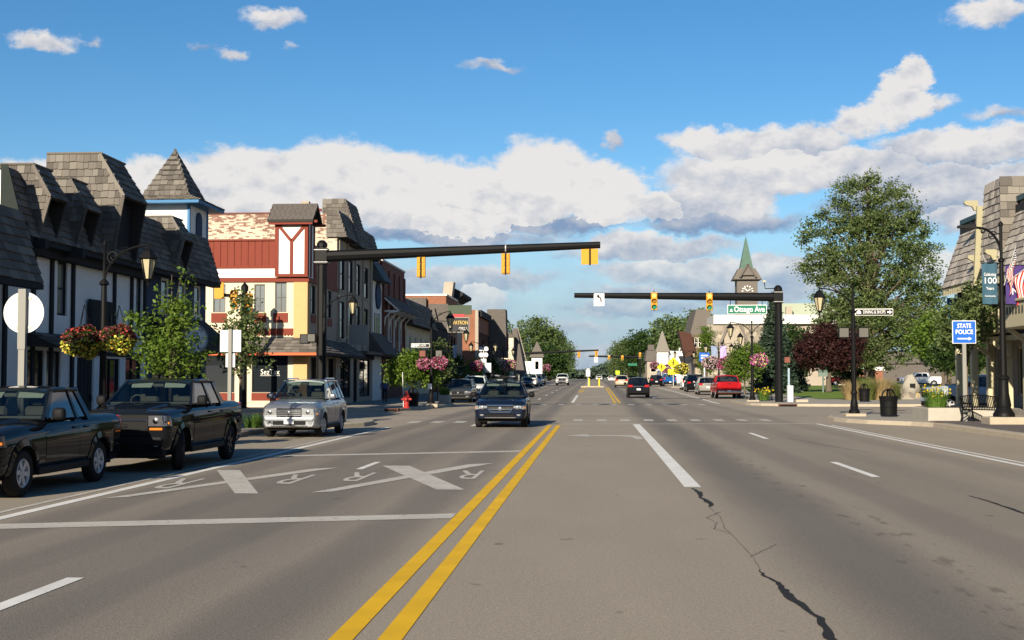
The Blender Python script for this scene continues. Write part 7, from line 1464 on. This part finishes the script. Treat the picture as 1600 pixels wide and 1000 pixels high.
for i, (x, y) in enumerate(((14.9, 72.0), (16.2, 70.0))):
    t = thing('manhole_cover', 'dark manhole cover in the right side street, '+('nearer the signal' if i == 0 else 'nearer the planter'), 'manhole', (x, y, 0.0)); q = MB(); q.lathe([(0.4, 0.004), (0.4, 0.012), (0.001, 0.014)], (x, y, 0), 18); q.build('lid', M_SIGB, t)
# monument rock and historical marker
t = thing('monument_rock', 'pale pointed boulder with a small plaque on a stone base', 'monument', (23.3, 96.5, 0.2)); bm = bmesh.new(); bmesh.ops.create_icosphere(bm, subdivisions=3, radius=1)
for v in bm.verts: k = 1-0.32*max(0, v.co.z)+0.12*math.sin(v.co.x*4+v.co.y*3+v.co.z*5)+0.05*math.sin(v.co.x*11-v.co.z*9); v.co = Vector((v.co.x*0.62*k, v.co.y*0.5*k, min(0.86, max(-0.55, v.co.z))*1.02*(1+0.05*math.sin(v.co.x*6))))
q = MB(); q.bm(bm, Matrix.Translation((23.3, 96.6, 1.15))); q.build('boulder', M_ROCK, t, smooth=True); part(t, 'stone_base', M_STONE, (22.4, 25.4, 95.9, 97.4, 0.1, 0.62)); part(t, 'plaque', M_SIGB, (23.12, 23.5, 96.02, 96.10, 1.05, 1.35))
t = thing('historical_marker', 'green cast historical marker on a post in the park', 'marker', (21.0, 120, 0.6)); x, y, z = 21.0, 120, 0.5
q = MB(); q.prism([(x-0.42, z+1.4), (x+0.42, z+1.4), (x+0.42, z+2.5), (x+0.2, z+2.8), (x-0.2, z+2.8), (x-0.42, z+2.5)], 'y', y-0.06, y+0.06); q.build('plate', mat('patina_green', (0.13, 0.17, 0.15), 0.7), t); q = MB(); q.lathe([(0.08, 0), (0.08, 1.52)], (x, y, z-0.1), 8); q.build('post', MATS['patina_green'], t)
t = thing('stone_wall', 'low stone garden wall along the park lawn', 'wall', (27, 101, 0.2)); part(t, 'stones', M_STONE, (24, 36, 104, 104.6, 0.1, 1.25))
# bicycles on the wagon
def bicycle(label, x, y, z, rz):
    t = thing('bicycle', label, 'bicycle', (x, y, z), rz, 'bicycles on the wagon roof'); M_FR = mat('bicycle_frame', (0.40, 0.40, 0.42), 0.35, metal=0.6)
    for yy in (-0.5, 0.5): q = MB(); q.tube([(0, yy+0.33*math.cos(a), 0.33+0.33*math.sin(a)) for a in np.linspace(0, 2*math.pi, 21)], 0.026, 5, cap=False); w = q.build('wheel', M_TYRE, t, world=False); q = MB(); [q.tube([(0, yy, 0.33), (0, yy+0.32*math.cos(a), 0.33+0.32*math.sin(a))], 0.004, 4) for a in np.linspace(0, 2*math.pi, 9)[:-1]]; q.build('spokes', M_CHROME, w, world=False)
    q = MB(); A, B, C, D = (0, -0.5, 0.33), (0, -0.08, 0.33), (0, -0.22, 0.80), (0, 0.36, 0.78)
    for a, b_ in ((A, B), (A, C), (B, C), (B, D), (C, D), (D, (0, 0.5, 0.33))): q.tube([a, b_], 0.026, 5)
    q.tube([C, (0, -0.25, 0.90)], 0.014, 5); q.tube([D, (0, 0.34, 0.95)], 0.014, 5); q.build('frame', M_FR, t, world=False); q = MB(); q.bbox(-0.07, 0.07, -0.38, -0.14, 0.90, 0.94, 0.02); q.build('saddle', M_SIGB, t, world=False); q = MB(); q.tube([(-0.27, 0.30, 0.96), (0, 0.36, 0.97), (0.27, 0.30, 0.96)], 0.014, 5); q.build('handlebar', M_SIGB, t, world=False)
# the bicycles lie flat in the roof rack
for i, (x, lb) in enumerate(((-3.82, 'left bicycle lying on the roof of the dark blue wagon'), (-2.85, 'right bicycle lying on the roof of the dark blue wagon'))):
    bicycle(lb, x, 46.6+0.25*i, 1.66+0.05*i, 0.0)
    bpy.data.objects[[o.name for o in bpy.data.objects if o.name.startswith('bicycle') and o.parent is None][-1]].rotation_euler = (0, math.radians(-82 if i else 82), 0.1)
# a walker in the shade of the left shops
def person(label, x, y, z, h, shirt, trousers):
    t = thing('person', label, 'person', (x, y, z)); me = bpy.data.meshes.new('body'); k = h/1.75
    J = [(0, 0, .95), (0, 0, 1.18), (0, .01, 1.42), (0, .01, 1.52), (0, -.01, 1.62), (0, -.02, 1.70), (.10, 0, .90), (.12, -.18, .50), (.12, -.08, .08), (.12, -.22, .04), (-.10, 0, .90), (-.11, .16, .50), (-.11, .34, .12), (-.11, .22, .05), (.20, 0, 1.40), (.24, .10, 1.14), (.24, -.04, .92), (-.20, 0, 1.40), (-.25, -.10, 1.14), (-.24, -.26, .95), (.24, -.09, .84), (-.24, -.33, .90)]
    E_ = [(0, 1), (1, 2), (2, 3), (3, 4), (4, 5), (0, 6), (6, 7), (7, 8), (8, 9), (0, 10), (10, 11), (11, 12), (12, 13), (2, 14), (14, 15), (15, 16), (16, 20), (2, 17), (17, 18), (18, 19), (19, 21)]
    Rr = [.15, .14, .13, .055, .095, .075, .10, .075, .05, .04, .10, .075, .05, .04, .075, .052, .038, .035, .075, .052, .038, .035]
    me.from_pydata([tuple(c*k for c in p) for p in J], E_, []); o = bpy.data.objects.new('body', me); COL.objects.link(o); m = o.modifiers.new('s', 'SKIN'); sv = me.skin_vertices[0].data
    for i, r_ in enumerate(Rr): sv[i].radius = (r_*k, r_*k*0.8)
    sv[0].use_root = True; sb = o.modifiers.new('d', 'SUBSURF'); sb.levels = 2; sb.render_levels = 2
    dg = bpy.context.evaluated_depsgraph_get(); nm = bpy.data.meshes.new_from_object(o.evaluated_get(dg)); bpy.data.objects.remove(o); nm.name = 'body'
    sk = mat('skin', (0.40, 0.25, 0.18), 0.6); nm.materials.clear(); [nm.materials.append(q) for q in (sk, shirt, trousers, mat('hair', (0.03, 0.02, 0.015), 0.7), M_SIGB)]
    for p in nm.polygons:
        c = p.center/k; p.use_smooth = True; p.material_index = 3 if c.z > 1.66 or (c.z > 1.56 and c.y > 0.03) else 0 if c.z > 1.50 or (abs(c.x) > 0.2 and c.z < 1.12 and c.z > 0.8) else 1 if c.z > 0.95 else 4 if c.z < 0.09 else 2
    obj('body', nm, t)
person('person in a blue shirt walking on the shaded left pavement', -13.3, 80.5, 0.15, 1.70, mat('blue_cotton', (0.05, 0.09, 0.22), 0.9), mat('dark_denim', (0.018, 0.022, 0.04), 0.9))
# ================================================================ trees, flowers, grass
M_BARK = mat('bark', (0.105, 0.082, 0.06), 0.95, var=0.3, scale=6, bump=0.8, bscale=18, stretch=(1, 1, 0.3)); M_BARKG = mat('grey_bark', (0.17, 0.15, 0.125), 0.95, var=0.25, scale=8, bump=0.6)
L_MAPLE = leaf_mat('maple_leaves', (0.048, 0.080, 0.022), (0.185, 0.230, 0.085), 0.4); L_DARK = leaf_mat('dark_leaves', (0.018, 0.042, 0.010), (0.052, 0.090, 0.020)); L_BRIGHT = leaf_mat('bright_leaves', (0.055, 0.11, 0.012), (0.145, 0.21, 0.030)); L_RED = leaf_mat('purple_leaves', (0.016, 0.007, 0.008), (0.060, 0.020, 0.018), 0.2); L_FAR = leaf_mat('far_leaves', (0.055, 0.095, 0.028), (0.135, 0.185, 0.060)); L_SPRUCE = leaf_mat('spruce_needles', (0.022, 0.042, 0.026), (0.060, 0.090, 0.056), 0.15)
def leaf_quads(C, size, rng, up=0.35, aspect=0.6):
    """diamond leaves at the points C with random tilt"""
    n = len(C); a = rng.normal(size=(n, 3)); a /= np.linalg.norm(a, axis=1, keepdims=True)+1e-9
    nrm = rng.normal(size=(n, 3)); nrm[:, 2] = np.abs(nrm[:, 2])+up; b = np.cross(nrm, a); b /= np.linalg.norm(b, axis=1, keepdims=True)+1e-9; a = np.cross(b, nrm); a /= np.linalg.norm(a, axis=1, keepdims=True)+1e-9
    s = size*rng.uniform(0.6, 1.25, size=(n, 1)); V_ = np.stack([C+a*s, C+b*s*aspect, C-a*s, C-b*s*aspect], 1).reshape(-1, 3); Q = np.arange(n*4).reshape(-1, 4); return V_, Q
def crown_points(ells, n_cl, per, spread, rng, gaps=0.0, inner=0.5):
    """leaf positions: clusters near the ends of the boughs of several lobes; returns points and cluster centres"""
    vol = np.array([e[3]*e[4]*e[5] for e in ells])**0.8; pick = rng.choice(len(ells), size=n_cl, p=vol/vol.sum()); E = np.array(ells)[pick]
    d = rng.normal(size=(n_cl, 3)); d /= np.linalg.norm(d, axis=1, keepdims=True); r = inner+(1-inner)*rng.random((n_cl, 1))**0.7; r *= rng.uniform(0.88, 1.10, (n_cl, 1))
    K = E[:, :3]+d*r*E[:, 3:]
    m = rng.poisson(per, n_cl)+1; idx = np.repeat(np.arange(n_cl), m); s = spread*rng.uniform(0.6, 1.4, n_cl)[idx][:, None]
    off = rng.normal(size=(len(idx), 3))*s*np.array([1, 1, 0.6]); return K[idx]+off, K
def tree(name, label, x, y, ells, n_cl, per, spread, leaf, lm, trunk_r=0.2, trunk_h=2.0, limbs=9, seed=1, grp=None, base=0.15, bark=None, inner=0.5, lean=0.0, aspect=0.6):
    rng = np.random.default_rng(seed); z0 = gz(y)+base; t = thing(name, label, 'tree', (x, y, z0), 0, grp); bk = bark or M_BARK
    P_, K = crown_points(ells, n_cl, per, spread, rng, inner=inner); P_ = P_[P_[:, 2] > 0.25]
    V_, Q = leaf_quads(P_, leaf, rng, aspect=aspect); obj('crown', np_mesh('crown', V_, Q, lm), t)
    top = max(e[2]+e[5]*0.5 for e in ells); tr = MB(); n = 7; rr = random.Random(seed)
    path = [(lean*k/n+rr.uniform(-.03, .03)*trunk_h*0.3, rr.uniform(-.03, .03)*trunk_h*0.3, top*k/n) for k in range(n+1)]; path[0] = (0, 0, -0.1)
    tr.tube(path, [trunk_r*(1.25 if k == 0 else 1-0.85*k/n) for k in range(n+1)], 8); tr.build('trunk', bk, t, smooth=True, world=False)
    sel = K[rng.choice(len(K), size=min(limbs, len(K)), replace=False)]
    for k_ in sel:
        zb = max(trunk_h*0.8, min(k_[2]*0.62, top*0.8)); q = MB(); f = zb/top; p0 = Vector((lean*f, 0, zb)); p2 = Vector(k_); p1 = p0.lerp(p2, 0.5)+Vector((0, 0, 0.06*(p2-p0).length)); r0 = trunk_r*(1-0.85*f)*0.6
        q.tube([p0, p1, p2], [r0, r0*0.6, r0*0.15], 5); q.build('limb', bk, t, smooth=True, world=False)
    return t
# --- street trees
GT = 'small street trees in the pavement'
tree('street_tree', 'thin bright-leaved street tree between the lamp and the blue shop', -11.2, 33.2, [(0, 0, 2.2, .95, .9, .75), (0.15, 0, 3.3, .55, .5, .8), (-0.75, 0, 2.9, .5, .4, .6), (0.3, 0, 4.1, .22, .2, .42)], 210, 15, 0.13, 0.062, L_BRIGHT, 0.055, 1.3, 14, 3, GT, inner=0.2)
tree('street_tree', 'round street tree with bare trunk beside the square sign back', -11.95, 42.6, [(0, 0, 2.5, 1.0, .9, .8), (0.1, 0, 3.4, .65, .6, .75), (-0.4, 0, 3.0, .7, .6, .6), (0.05, 0, 4.2, .28, .3, .45)], 210, 15, 0.14, 0.07, L_MAPLE, 0.06, 1.5, 10, 4, GT, inner=0.3)
tree('street_tree', 'dense bright street tree beside the hydrant', -10.7, 74.5, [(0, 0, 2.1, 1.25, 1.2, 1.0), (-0.9, 0, 1.9, .8, .8, .8), (0.9, 0, 1.8, .8, .8, .9), (0.1, 0, 2.9, .7, .7, .5)], 330, 18, 0.18, 0.09, L_BRIGHT, 0.07, 1.0, 8, 5, GT, inner=0.3)
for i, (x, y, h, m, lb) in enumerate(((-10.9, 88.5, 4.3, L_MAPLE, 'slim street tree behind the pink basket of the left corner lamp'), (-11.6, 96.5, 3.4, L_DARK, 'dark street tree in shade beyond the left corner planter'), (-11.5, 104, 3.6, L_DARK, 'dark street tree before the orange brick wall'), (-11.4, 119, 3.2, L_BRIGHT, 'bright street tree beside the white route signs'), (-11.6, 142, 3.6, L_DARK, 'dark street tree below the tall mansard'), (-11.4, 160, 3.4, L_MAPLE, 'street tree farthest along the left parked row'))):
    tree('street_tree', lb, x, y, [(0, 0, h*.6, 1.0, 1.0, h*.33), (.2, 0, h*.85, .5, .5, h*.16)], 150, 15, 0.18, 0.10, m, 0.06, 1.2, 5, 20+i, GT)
tree('street_tree', 'young tree growing in the lily planter behind the police sign', 14.1, 49.7, [(0, 0, 3.3, 1.15, 1.0, .95), (0.4, 0, 4.1, .85, .8, .6), (-0.5, 0, 2.7, .6, .6, .6)], 260, 18, 0.16, 0.08, L_MAPLE, 0.05, 1.7, 10, 8, GT, base=0.6)
tree('street_tree', 'leafy street tree beside the right double lamp', 12.9, 112, [(0, 0, 2.6, 1.7, 1.4, 1.5), (0.6, 0, 3.7, .9, .9, .8)], 260, 18, 0.22, 0.11, L_BRIGHT, 0.08, 1.0, 6, 9, GT)
tree('street_tree', 'climbing green tree before the chalet balcony', 13.8, 160, [(0, 0, 4, 1.2, 1.2, 2.6), (0, 0, 6.4, .8, .8, 1.2)], 220, 15, 0.25, 0.14, L_BRIGHT, 0.1, 1.0, 5, 10, GT)
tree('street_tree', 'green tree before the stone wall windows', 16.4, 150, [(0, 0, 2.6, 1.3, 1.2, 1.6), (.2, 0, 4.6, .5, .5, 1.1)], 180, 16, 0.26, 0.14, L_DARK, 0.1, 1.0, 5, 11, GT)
# --- park
tree('maple_tree', 'very tall green tree standing over the park', 28.4, 135, [(0, 0, 12.5, 5.0, 4.8, 7.0), (-1.0, 0, 19.3, 2.9, 3.0, 3.2), (2.4, 0, 18.6, 2.6, 2.6, 3.0), (-4.5, 0, 17.2, 1.8, 2.0, 1.5), (-4.8, 0, 13.0, 2.0, 2.2, 2.3), (4.6, 0, 16.0, 2.0, 2.0, 2.5), (5.3, 0, 12.0, 2.0, 2.2, 2.6), (5.5, 0, 7.8, 2.5, 2.6, 3.0), (-4.2, 0, 8.5, 2.0, 2.2, 2.0), (0, -2, 5.8, 5.4, 4.0, 3.8), (0.2, 0, 22.3, .9, .9, 1.0), (-2.4, 0, 21.4, .9, .9, 1.0), (2.9, 0, 21.2, .9, .9, 1.1), (6.9, 0, 10.2, 1.1, 1.0, .8), (-6.5, 0, 16.2, 1.0, 1.0, .8), (-6.6, 0, 12.6, 1.1, 1.0, .8), (6.4, 0, 14.6, 1.0, 1.0, .9)], 1450, 42, 0.40, 0.15, L_MAPLE, 0.55, 4.0, 60, 31, None, inner=0.5)
tree('purple_tree', 'dark purple-leaved tree on the park lawn', 21.6, 120.5, [(0, 0, 3.9, 3.2, 2.8, 2.0), (-1.7, 0, 3.4, 1.9, 1.9, 1.5), (1.8, 0, 4.4, 1.8, 1.8, 1.3), (-0.2, 0, 5.4, 1.5, 1.4, .9), (1.0, -.6, 2.7, 2.1, 1.7, 1.0)], 900, 20, 0.22, 0.13, L_RED, 0.26, 1.8, 16, 32, None, base=0.4, inner=0.35)
tree('broadleaf_tree', 'green tree at the back of the lot right of the tall tree', 40.5, 150, [(0, 0, 5.5, 4.0, 3.5, 3.5), (2, 0, 7.0, 2.5, 2.5, 2.2)], 700, 18, 0.4, 0.22, L_MAPLE, 0.3, 2, 8, 33, 'background trees')
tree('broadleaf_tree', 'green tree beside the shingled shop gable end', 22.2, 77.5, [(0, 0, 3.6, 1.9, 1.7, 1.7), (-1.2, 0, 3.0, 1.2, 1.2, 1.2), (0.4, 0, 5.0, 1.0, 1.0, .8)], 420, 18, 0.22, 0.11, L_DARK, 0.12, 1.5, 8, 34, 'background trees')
tree('broadleaf_tree', 'bushy green tree just left of the shingled shop', 25.5, 96, [(0, 0, 4.4, 2.4, 2.2, 2.0), (1.5, 0, 3.2, 1.8, 1.8, 1.8)], 420, 18, 0.26, 0.13, L_BRIGHT, 0.15, 1.5, 8, 35, 'background trees', base=0.3)
tree('broadleaf_tree', 'dark tree behind the purple tree', 32.5, 168, [(0, 0, 3.6, 3.6, 3, 2.8)], 420, 16, 0.4, 0.2, L_DARK, 0.2, 1.5, 5, 36, 'background trees', base=0.4)
tree('broadleaf_tree', 'dark tree between the spruce and the purple tree', 24.8, 166, [(0, 0, 4.2, 3.8, 3, 3.4)], 520, 16, 0.4, 0.2, L_DARK, 0.2, 1.5, 5, 37, 'background trees', base=0.4)
def spruce(name, label, x, y, h, r, seed, base=0.15):
    rng = np.random.default_rng(seed); t = thing(name, label, 'tree', (x, y, gz(y)+base)); pts = []
    for k in range(int(h*11)):
        z = 0.5+(h-0.6)*(k/(h*11)); R = r*(1-z/h)**0.85+0.08
        for _ in range(int(6+R*5)):
            a = rng.uniform(0, 6.283); L_ = R*rng.uniform(0.7, 1.08); m = int(6+L_*9); u = rng.random(m)**0.7
            pts.append(np.stack([L_*u*math.cos(a)+rng.normal(size=m)*.07, L_*u*math.sin(a)+rng.normal(size=m)*.07, z-0.28*L_*u+0.12*L_*u*u+rng.normal(size=m)*.05], 1))
    P_ = np.concatenate(pts); V_, Q = leaf_quads(P_, 0.16, rng, aspect=0.4); obj('crown', np_mesh('crown', V_, Q, L_SPRUCE), t); q = MB(); q.lathe([(0.2, -0.1), (0.02, h)], (0, 0, 0), 8); q.build('trunk', M_BARK, t, world=False)
spruce('spruce_tree', 'blue-green spruce behind the right signal pole', 16.4, 119, 9.4, 2.5, 41); spruce('spruce_tree', 'low spreading spruce left of the purple tree', 18.7, 126, 5.2, 2.4, 42)
# --- trees along the far street
GF = 'tall trees far along the street'
for i, (x, y, h, r, m, lb) in enumerate(((-25, 300, 16.5, 6, L_FAR, 'tall pale tree left of the far street, behind the wedge-roofed shop'), (-30, 330, 18, 6, L_FAR, 'tall tree at the left end of the far trees'), (-16.5, 380, 20, 7.5, L_FAR, 'tallest green tree on the far left of the street'), (-16, 460, 19, 7.5, L_FAR, 'big tree over the far left kerb behind the tallest one'), (-16, 600, 20, 7, L_FAR, 'far left tree nearest the vanishing end of the street'), (-12, 330, 9, 4, L_DARK, 'lower dark tree below the tallest far left tree'),
        (20, 330, 17, 6.5, L_FAR, 'tall green tree behind the white far shop at right'), (27, 325, 18.5, 6.5, L_FAR, 'tall green tree beside the brown chalet roof'), (16, 420, 17, 7, L_DARK, 'dark round tree at the middle of the far right trees'), (22, 400, 15, 6, L_DARK, 'dark tree between the tall and round far right trees'), (14, 560, 18, 7, L_MAPLE, 'far right tree beside the vanishing end of the street'), (13.5, 720, 20, 7, L_FAR, 'farthest tree on the right side of the street'), (32, 260, 14, 5, L_MAPLE, 'tree behind the stone building roof'))):
    tree('street_side_tree', lb, x, y, [(0, 0, h*.52, r, r, h*.40), (-r*.35, 0, h*.72, r*.6, r*.6, h*.24), (r*.4, 0, h*.62, r*.55, r*.55, h*.26), (0, 0, h*.86, r*.42, r*.42, h*.13), (-r*.5, 0, h*.34, r*.6, r*.6, h*.2), (r*.55, 0, h*.32, r*.55, r*.55, h*.2)], 620, 11, 0.8, 0.42, m, 0.35, 3, 6, 60+i, GF, inner=0.35)
# far wood along the horizon: reads as one mass
rng = np.random.default_rng(5); n = 26000; X_ = rng.uniform(-900, 900, n); Y_ = 1500+rng.uniform(0, 60, n)-np.abs(X_)*0.3; H_ = 12+5*np.sin(X_*0.013)+3*np.sin(X_*0.05+1)+2*np.sin(X_*0.13); Z_ = rng.random(n)**0.8*H_+gz(1500); V_, Q = leaf_quads(np.stack([X_, Y_, Z_], 1), 3.2, rng, aspect=0.8)
o = obj('far_wood', np_mesh('far_wood', V_, Q, leaf_mat('far_wood_leaves', (0.05, 0.075, 0.055), (0.085, 0.115, 0.085), 0.1))); o['kind'] = 'stuff'; o['label'] = 'dark wooded ridge at the end of the street'; o['category'] = 'wood'
# --- flower baskets
def palette(name, cols):
    m, nt, b = _nt(name); L = nt.links; r = nt.nodes.new('ShaderNodeValToRGB'); L.new(nt.nodes.new('ShaderNodeNewGeometry').outputs['Random Per Island'], r.inputs[0]); cr = r.color_ramp; cr.interpolation = 'CONSTANT'; cr.elements[0].color = (*cols[0], 1); cr.elements[0].position = 0; cr.elements[1].color = (*cols[1], 1); cr.elements[1].position = 1/len(cols)
    for i in range(2, len(cols)): e = cr.elements.new(i/len(cols)); e.color = (*cols[i], 1)
    L.new(r.outputs[0], b.inputs['Base Color']); b.inputs['Roughness'].default_value = 0.7; return m
F_RED = palette('red_blossoms', [(0.30, 0.02, 0.02), (0.10, 0.010, 0.016), (0.06, 0.010, 0.016), (0.26, 0.05, 0.02), (0.09, 0.010, 0.018), (0.045, 0.06, 0.012)]); F_YEL = palette('chartreuse_leaves', [(0.50, 0.44, 0.035), (0.30, 0.34, 0.03), (0.42, 0.24, 0.02), (0.55, 0.50, 0.08), (0.16, 0.20, 0.02)])
F_PINK = palette('pink_blossoms', [(0.36, 0.06, 0.15), (0.26, 0.03, 0.12), (0.42, 0.14, 0.24), (0.30, 0.04, 0.09), (0.42, 0.26, 0.30)]); F_MIX = palette('mixed_blossoms', [(0.40, 0.06, 0.24), (0.50, 0.42, 0.30), (0.28, 0.05, 0.22), (0.45, 0.40, 0.12), (0.50, 0.12, 0.28)]); F_PALE = palette('pale_blossoms', [(0.45, 0.28, 0.32), (0.55, 0.48, 0.45), (0.32, 0.16, 0.24), (0.30, 0.26, 0.22)]); F_LEAF = leaf_mat('basket_leaves', (0.02, 0.045, 0.01), (0.07, 0.11, 0.02))
def basket(label, x, y, zc, r, m1, m2=None, n=900, size=0.035, squash=0.8, grp='hanging flower baskets'):
    t = thing('flower_basket', label, 'flower basket', (x, y, zc-r*squash), 0, grp); rng = np.random.default_rng(int(abs(x*97+y*31))); q = MB(); q.lathe([(0.02, -r*0.62), (r*0.45, -r*0.55), (r*0.68, -r*0.2), (r*0.7, 0.0), (0.02, 0.02)], (x, y, zc), 14); q.build('liner', mat('coir_liner', (0.05, 0.035, 0.02), 0.95), t)
    def shell(n, lo, hi): d = rng.normal(size=(n, 3)); d /= np.linalg.norm(d, axis=1, keepdims=True); d[:, 2] *= squash; return d*r*rng.uniform(lo, hi, (n, 1))*(1+0.10*np.sin(5*d[:, :1]+3*d[:, 1:2]))
    off = np.array([0, 0, r*squash])
    V_, Q = leaf_quads(shell(n, 0.7, 0.98)+off, size*1.2, rng); obj('foliage', np_mesh('foliage', V_, Q, F_LEAF), t)
    B_ = shell(n, 0.88, 1.06)
    if m2 is not None:
        up = B_[:, 2] > r*squash*(0.05+0.25*np.sin(B_[:, 0]*9)); V_, Q = leaf_quads(B_[~up]+off, size, rng, aspect=0.85); obj('trailing_leaves', np_mesh('trailing_leaves', V_, Q, m2), t); B_ = B_[up]
    V_, Q = leaf_quads(B_+off, size, rng, aspect=0.95); obj('blossoms', np_mesh('blossoms', V_, Q, m1), t)
    q = MB(); [q.tube([(x+r*0.6*math.cos(a), y+r*0.6*math.sin(a), zc), (x, y, zc+r*1.9)], 0.008, 4) for a in (0.5, 2.6, 4.7)]; q.build('hanger', M_POLE, t); return t
basket('red and yellow flower basket left of the near lamp', -11.38, 27.85, 2.52, 0.44, F_RED, F_YEL, 1700, 0.032); basket('red and yellow flower basket right of the near lamp', -10.62, 27.95, 2.58, 0.40, F_RED, F_YEL, 1500, 0.032)
basket('bright pink basket left of the far left corner lamp', -9.85, 73.5, 2.55, 0.42, F_PINK, None, 700, 0.05); basket('bright pink basket right of the far left corner lamp', -8.95, 73.5, 2.62, 0.48, F_PINK, None, 800, 0.05)
basket('big mixed pink basket right of the double lamp on the right', 11.15, 88.0, 2.95, 0.58, F_MIX, None, 900, 0.06); basket('round hot-pink basket left of the leafy tree on the right', 11.6, 115, 3.05, 0.75, F_PINK, None, 800, 0.08)
basket('pale mixed basket on the lamp with banners', 11.9, 133, 3.35, 0.85, F_PALE, None, 800, 0.09); basket('yellow flower basket beside the yellow crossing sign', 11.5, 172, 3.0, 0.95, F_YEL, None, 600, 0.11)
for i, (x, y, z, r, m, lb) in enumerate(((-10.5, 113.5, 2.75, 0.55, F_PINK, 'pink basket in front of the white route signs'), (-10.7, 150, 3.0, 0.75, F_PALE, 'pale basket above the parked sedans, left of a pair'), (-9.9, 150, 3.1, 0.70, F_MIX, 'mauve basket above the parked sedans, right of a pair'), (-11.4, 170, 3.3, 0.8, F_PALE, 'pale pink basket beside the wedge-roofed shop'), (-10.6, 280, 3.6, 1.0, F_PINK, 'far pink basket before the tallest tree'), (11.6, 250, 3.8, 1.0, F_PINK, 'far pink basket at the right crossing'), (12.4, 225, 3.0, 0.95, F_PINK, 'far pink basket behind the yellow signs'))):
    basket(lb, x, y, z+gz(y)*0.6, r, m, None, 420, 0.10)
# --- planter flowers, grass and shrubs
def tuft(name, label, x, y, z, n, h, spread, m, cat='plant', w=0.012, seed=1, blossoms=None, grp=None):
    rng = np.random.default_rng(seed); t = thing(name, label, cat, (x, y, z), 0, grp); a = rng.uniform(0, 6.283, n); r0 = spread*np.sqrt(rng.random(n)); bx, by = r0*np.cos(a), r0*np.sin(a); hh = h*rng.uniform(0.55, 1.1, n); lx, ly = rng.normal(size=n)*h*0.22+bx*0.5, rng.normal(size=n)*h*0.22+by*0.5; px, py = -np.sin(a)*w, np.cos(a)*w
    V_ = []; 
    B0 = np.stack([bx-px, by-py, 0*bx], 1); B1 = np.stack([bx+px, by+py, 0*bx], 1); M0 = np.stack([bx+lx*.35-px*.8, by+ly*.35-py*.8, hh*.6], 1); M1 = np.stack([bx+lx*.35+px*.8, by+ly*.35+py*.8, hh*.6], 1); T0 = np.stack([bx+lx-px*.2, by+ly-py*.2, hh], 1); T1 = np.stack([bx+lx+px*.2, by+ly+py*.2, hh], 1)
    V_ = np.stack([B0, B1, M0, M1, T0, T1], 1).reshape(-1, 3); i = np.arange(n)[:, None]*6; Q = np.concatenate([i+np.array([[0, 1, 3, 2]]), i+np.array([[2, 3, 5, 4]])]); obj('blades', np_mesh('blades', V_, Q, m), t)
    if blossoms: mm, k, s = blossoms; j = rng.choice(n, k); C = (T0[j]+T1[j])/2+rng.normal(size=(k, 3))*0.02; C = np.repeat(C, 5, 0)+rng.normal(size=(k*5, 3))*s*0.5; V_, Q = leaf_quads(C, s, rng, aspect=0.8); obj('blossoms', np_mesh('blossoms', V_, Q, mm), t)
    return t
L_BLADE = leaf_mat('lily_blades', (0.05, 0.11, 0.015), (0.12, 0.20, 0.03)); L_STRAW = leaf_mat('straw_grass', (0.26, 0.19, 0.085), (0.40, 0.30, 0.15)); L_GRASSB = leaf_mat('tall_green_grass', (0.08, 0.11, 0.025), (0.17, 0.19, 0.05))
tuft('lilies', 'yellow day lilies in the left end of the concrete planter', 12.75, 48.9, 0.63, 420, 0.75, 0.42, L_BLADE, 'flowers', 0.010, 3, (palette('lily_yellow', [(0.65, 0.48, 0.02), (0.60, 0.40, 0.02)]), 40, 0.035))
tuft('green_plants', 'green plants in the small left planter', -9.4, 79.8, 0.68, 260, 0.5, 0.35, L_BLADE, 'plant', 0.012, 4)
for i, (x, y, s, h) in enumerate(((18.3, 93.0, 0.55, 1.35), (19.4, 93.5, 0.6, 1.6), (20.6, 94.0, 0.6, 1.55), (21.6, 95.0, 0.5, 1.3))):
    tuft('ornamental_grass', ['straw-topped grass clump left of the farther trash can', 'tall grass clump just behind the farther trash can', 'tall grass clump between trash can and boulder', 'grass clump touching the boulder base'][i], x, y, 0.18, 700, h, s, L_STRAW if i in (0, 2) else L_GRASSB, 'grass', 0.014, 10+i, None, 'ornamental grass clumps')
tuft('green_plants', 'green grass tuft at the kerb behind the silver vehicle', -10.8, 40.2, 0.15, 260, 0.45, 0.35, L_BLADE, 'plant', 0.010, 6)
tuft('green_plants', 'yellow flowers beside the bench under the right signal pole', 11.7, 90.3, 0.2, 240, 0.8, 0.4, L_BLADE, 'flowers', 0.014, 7, (MATS.get('lily_yellow') or palette('lily_yellow2', [(0.65, 0.48, 0.02), (0.60, 0.40, 0.02)]), 30, 0.06))
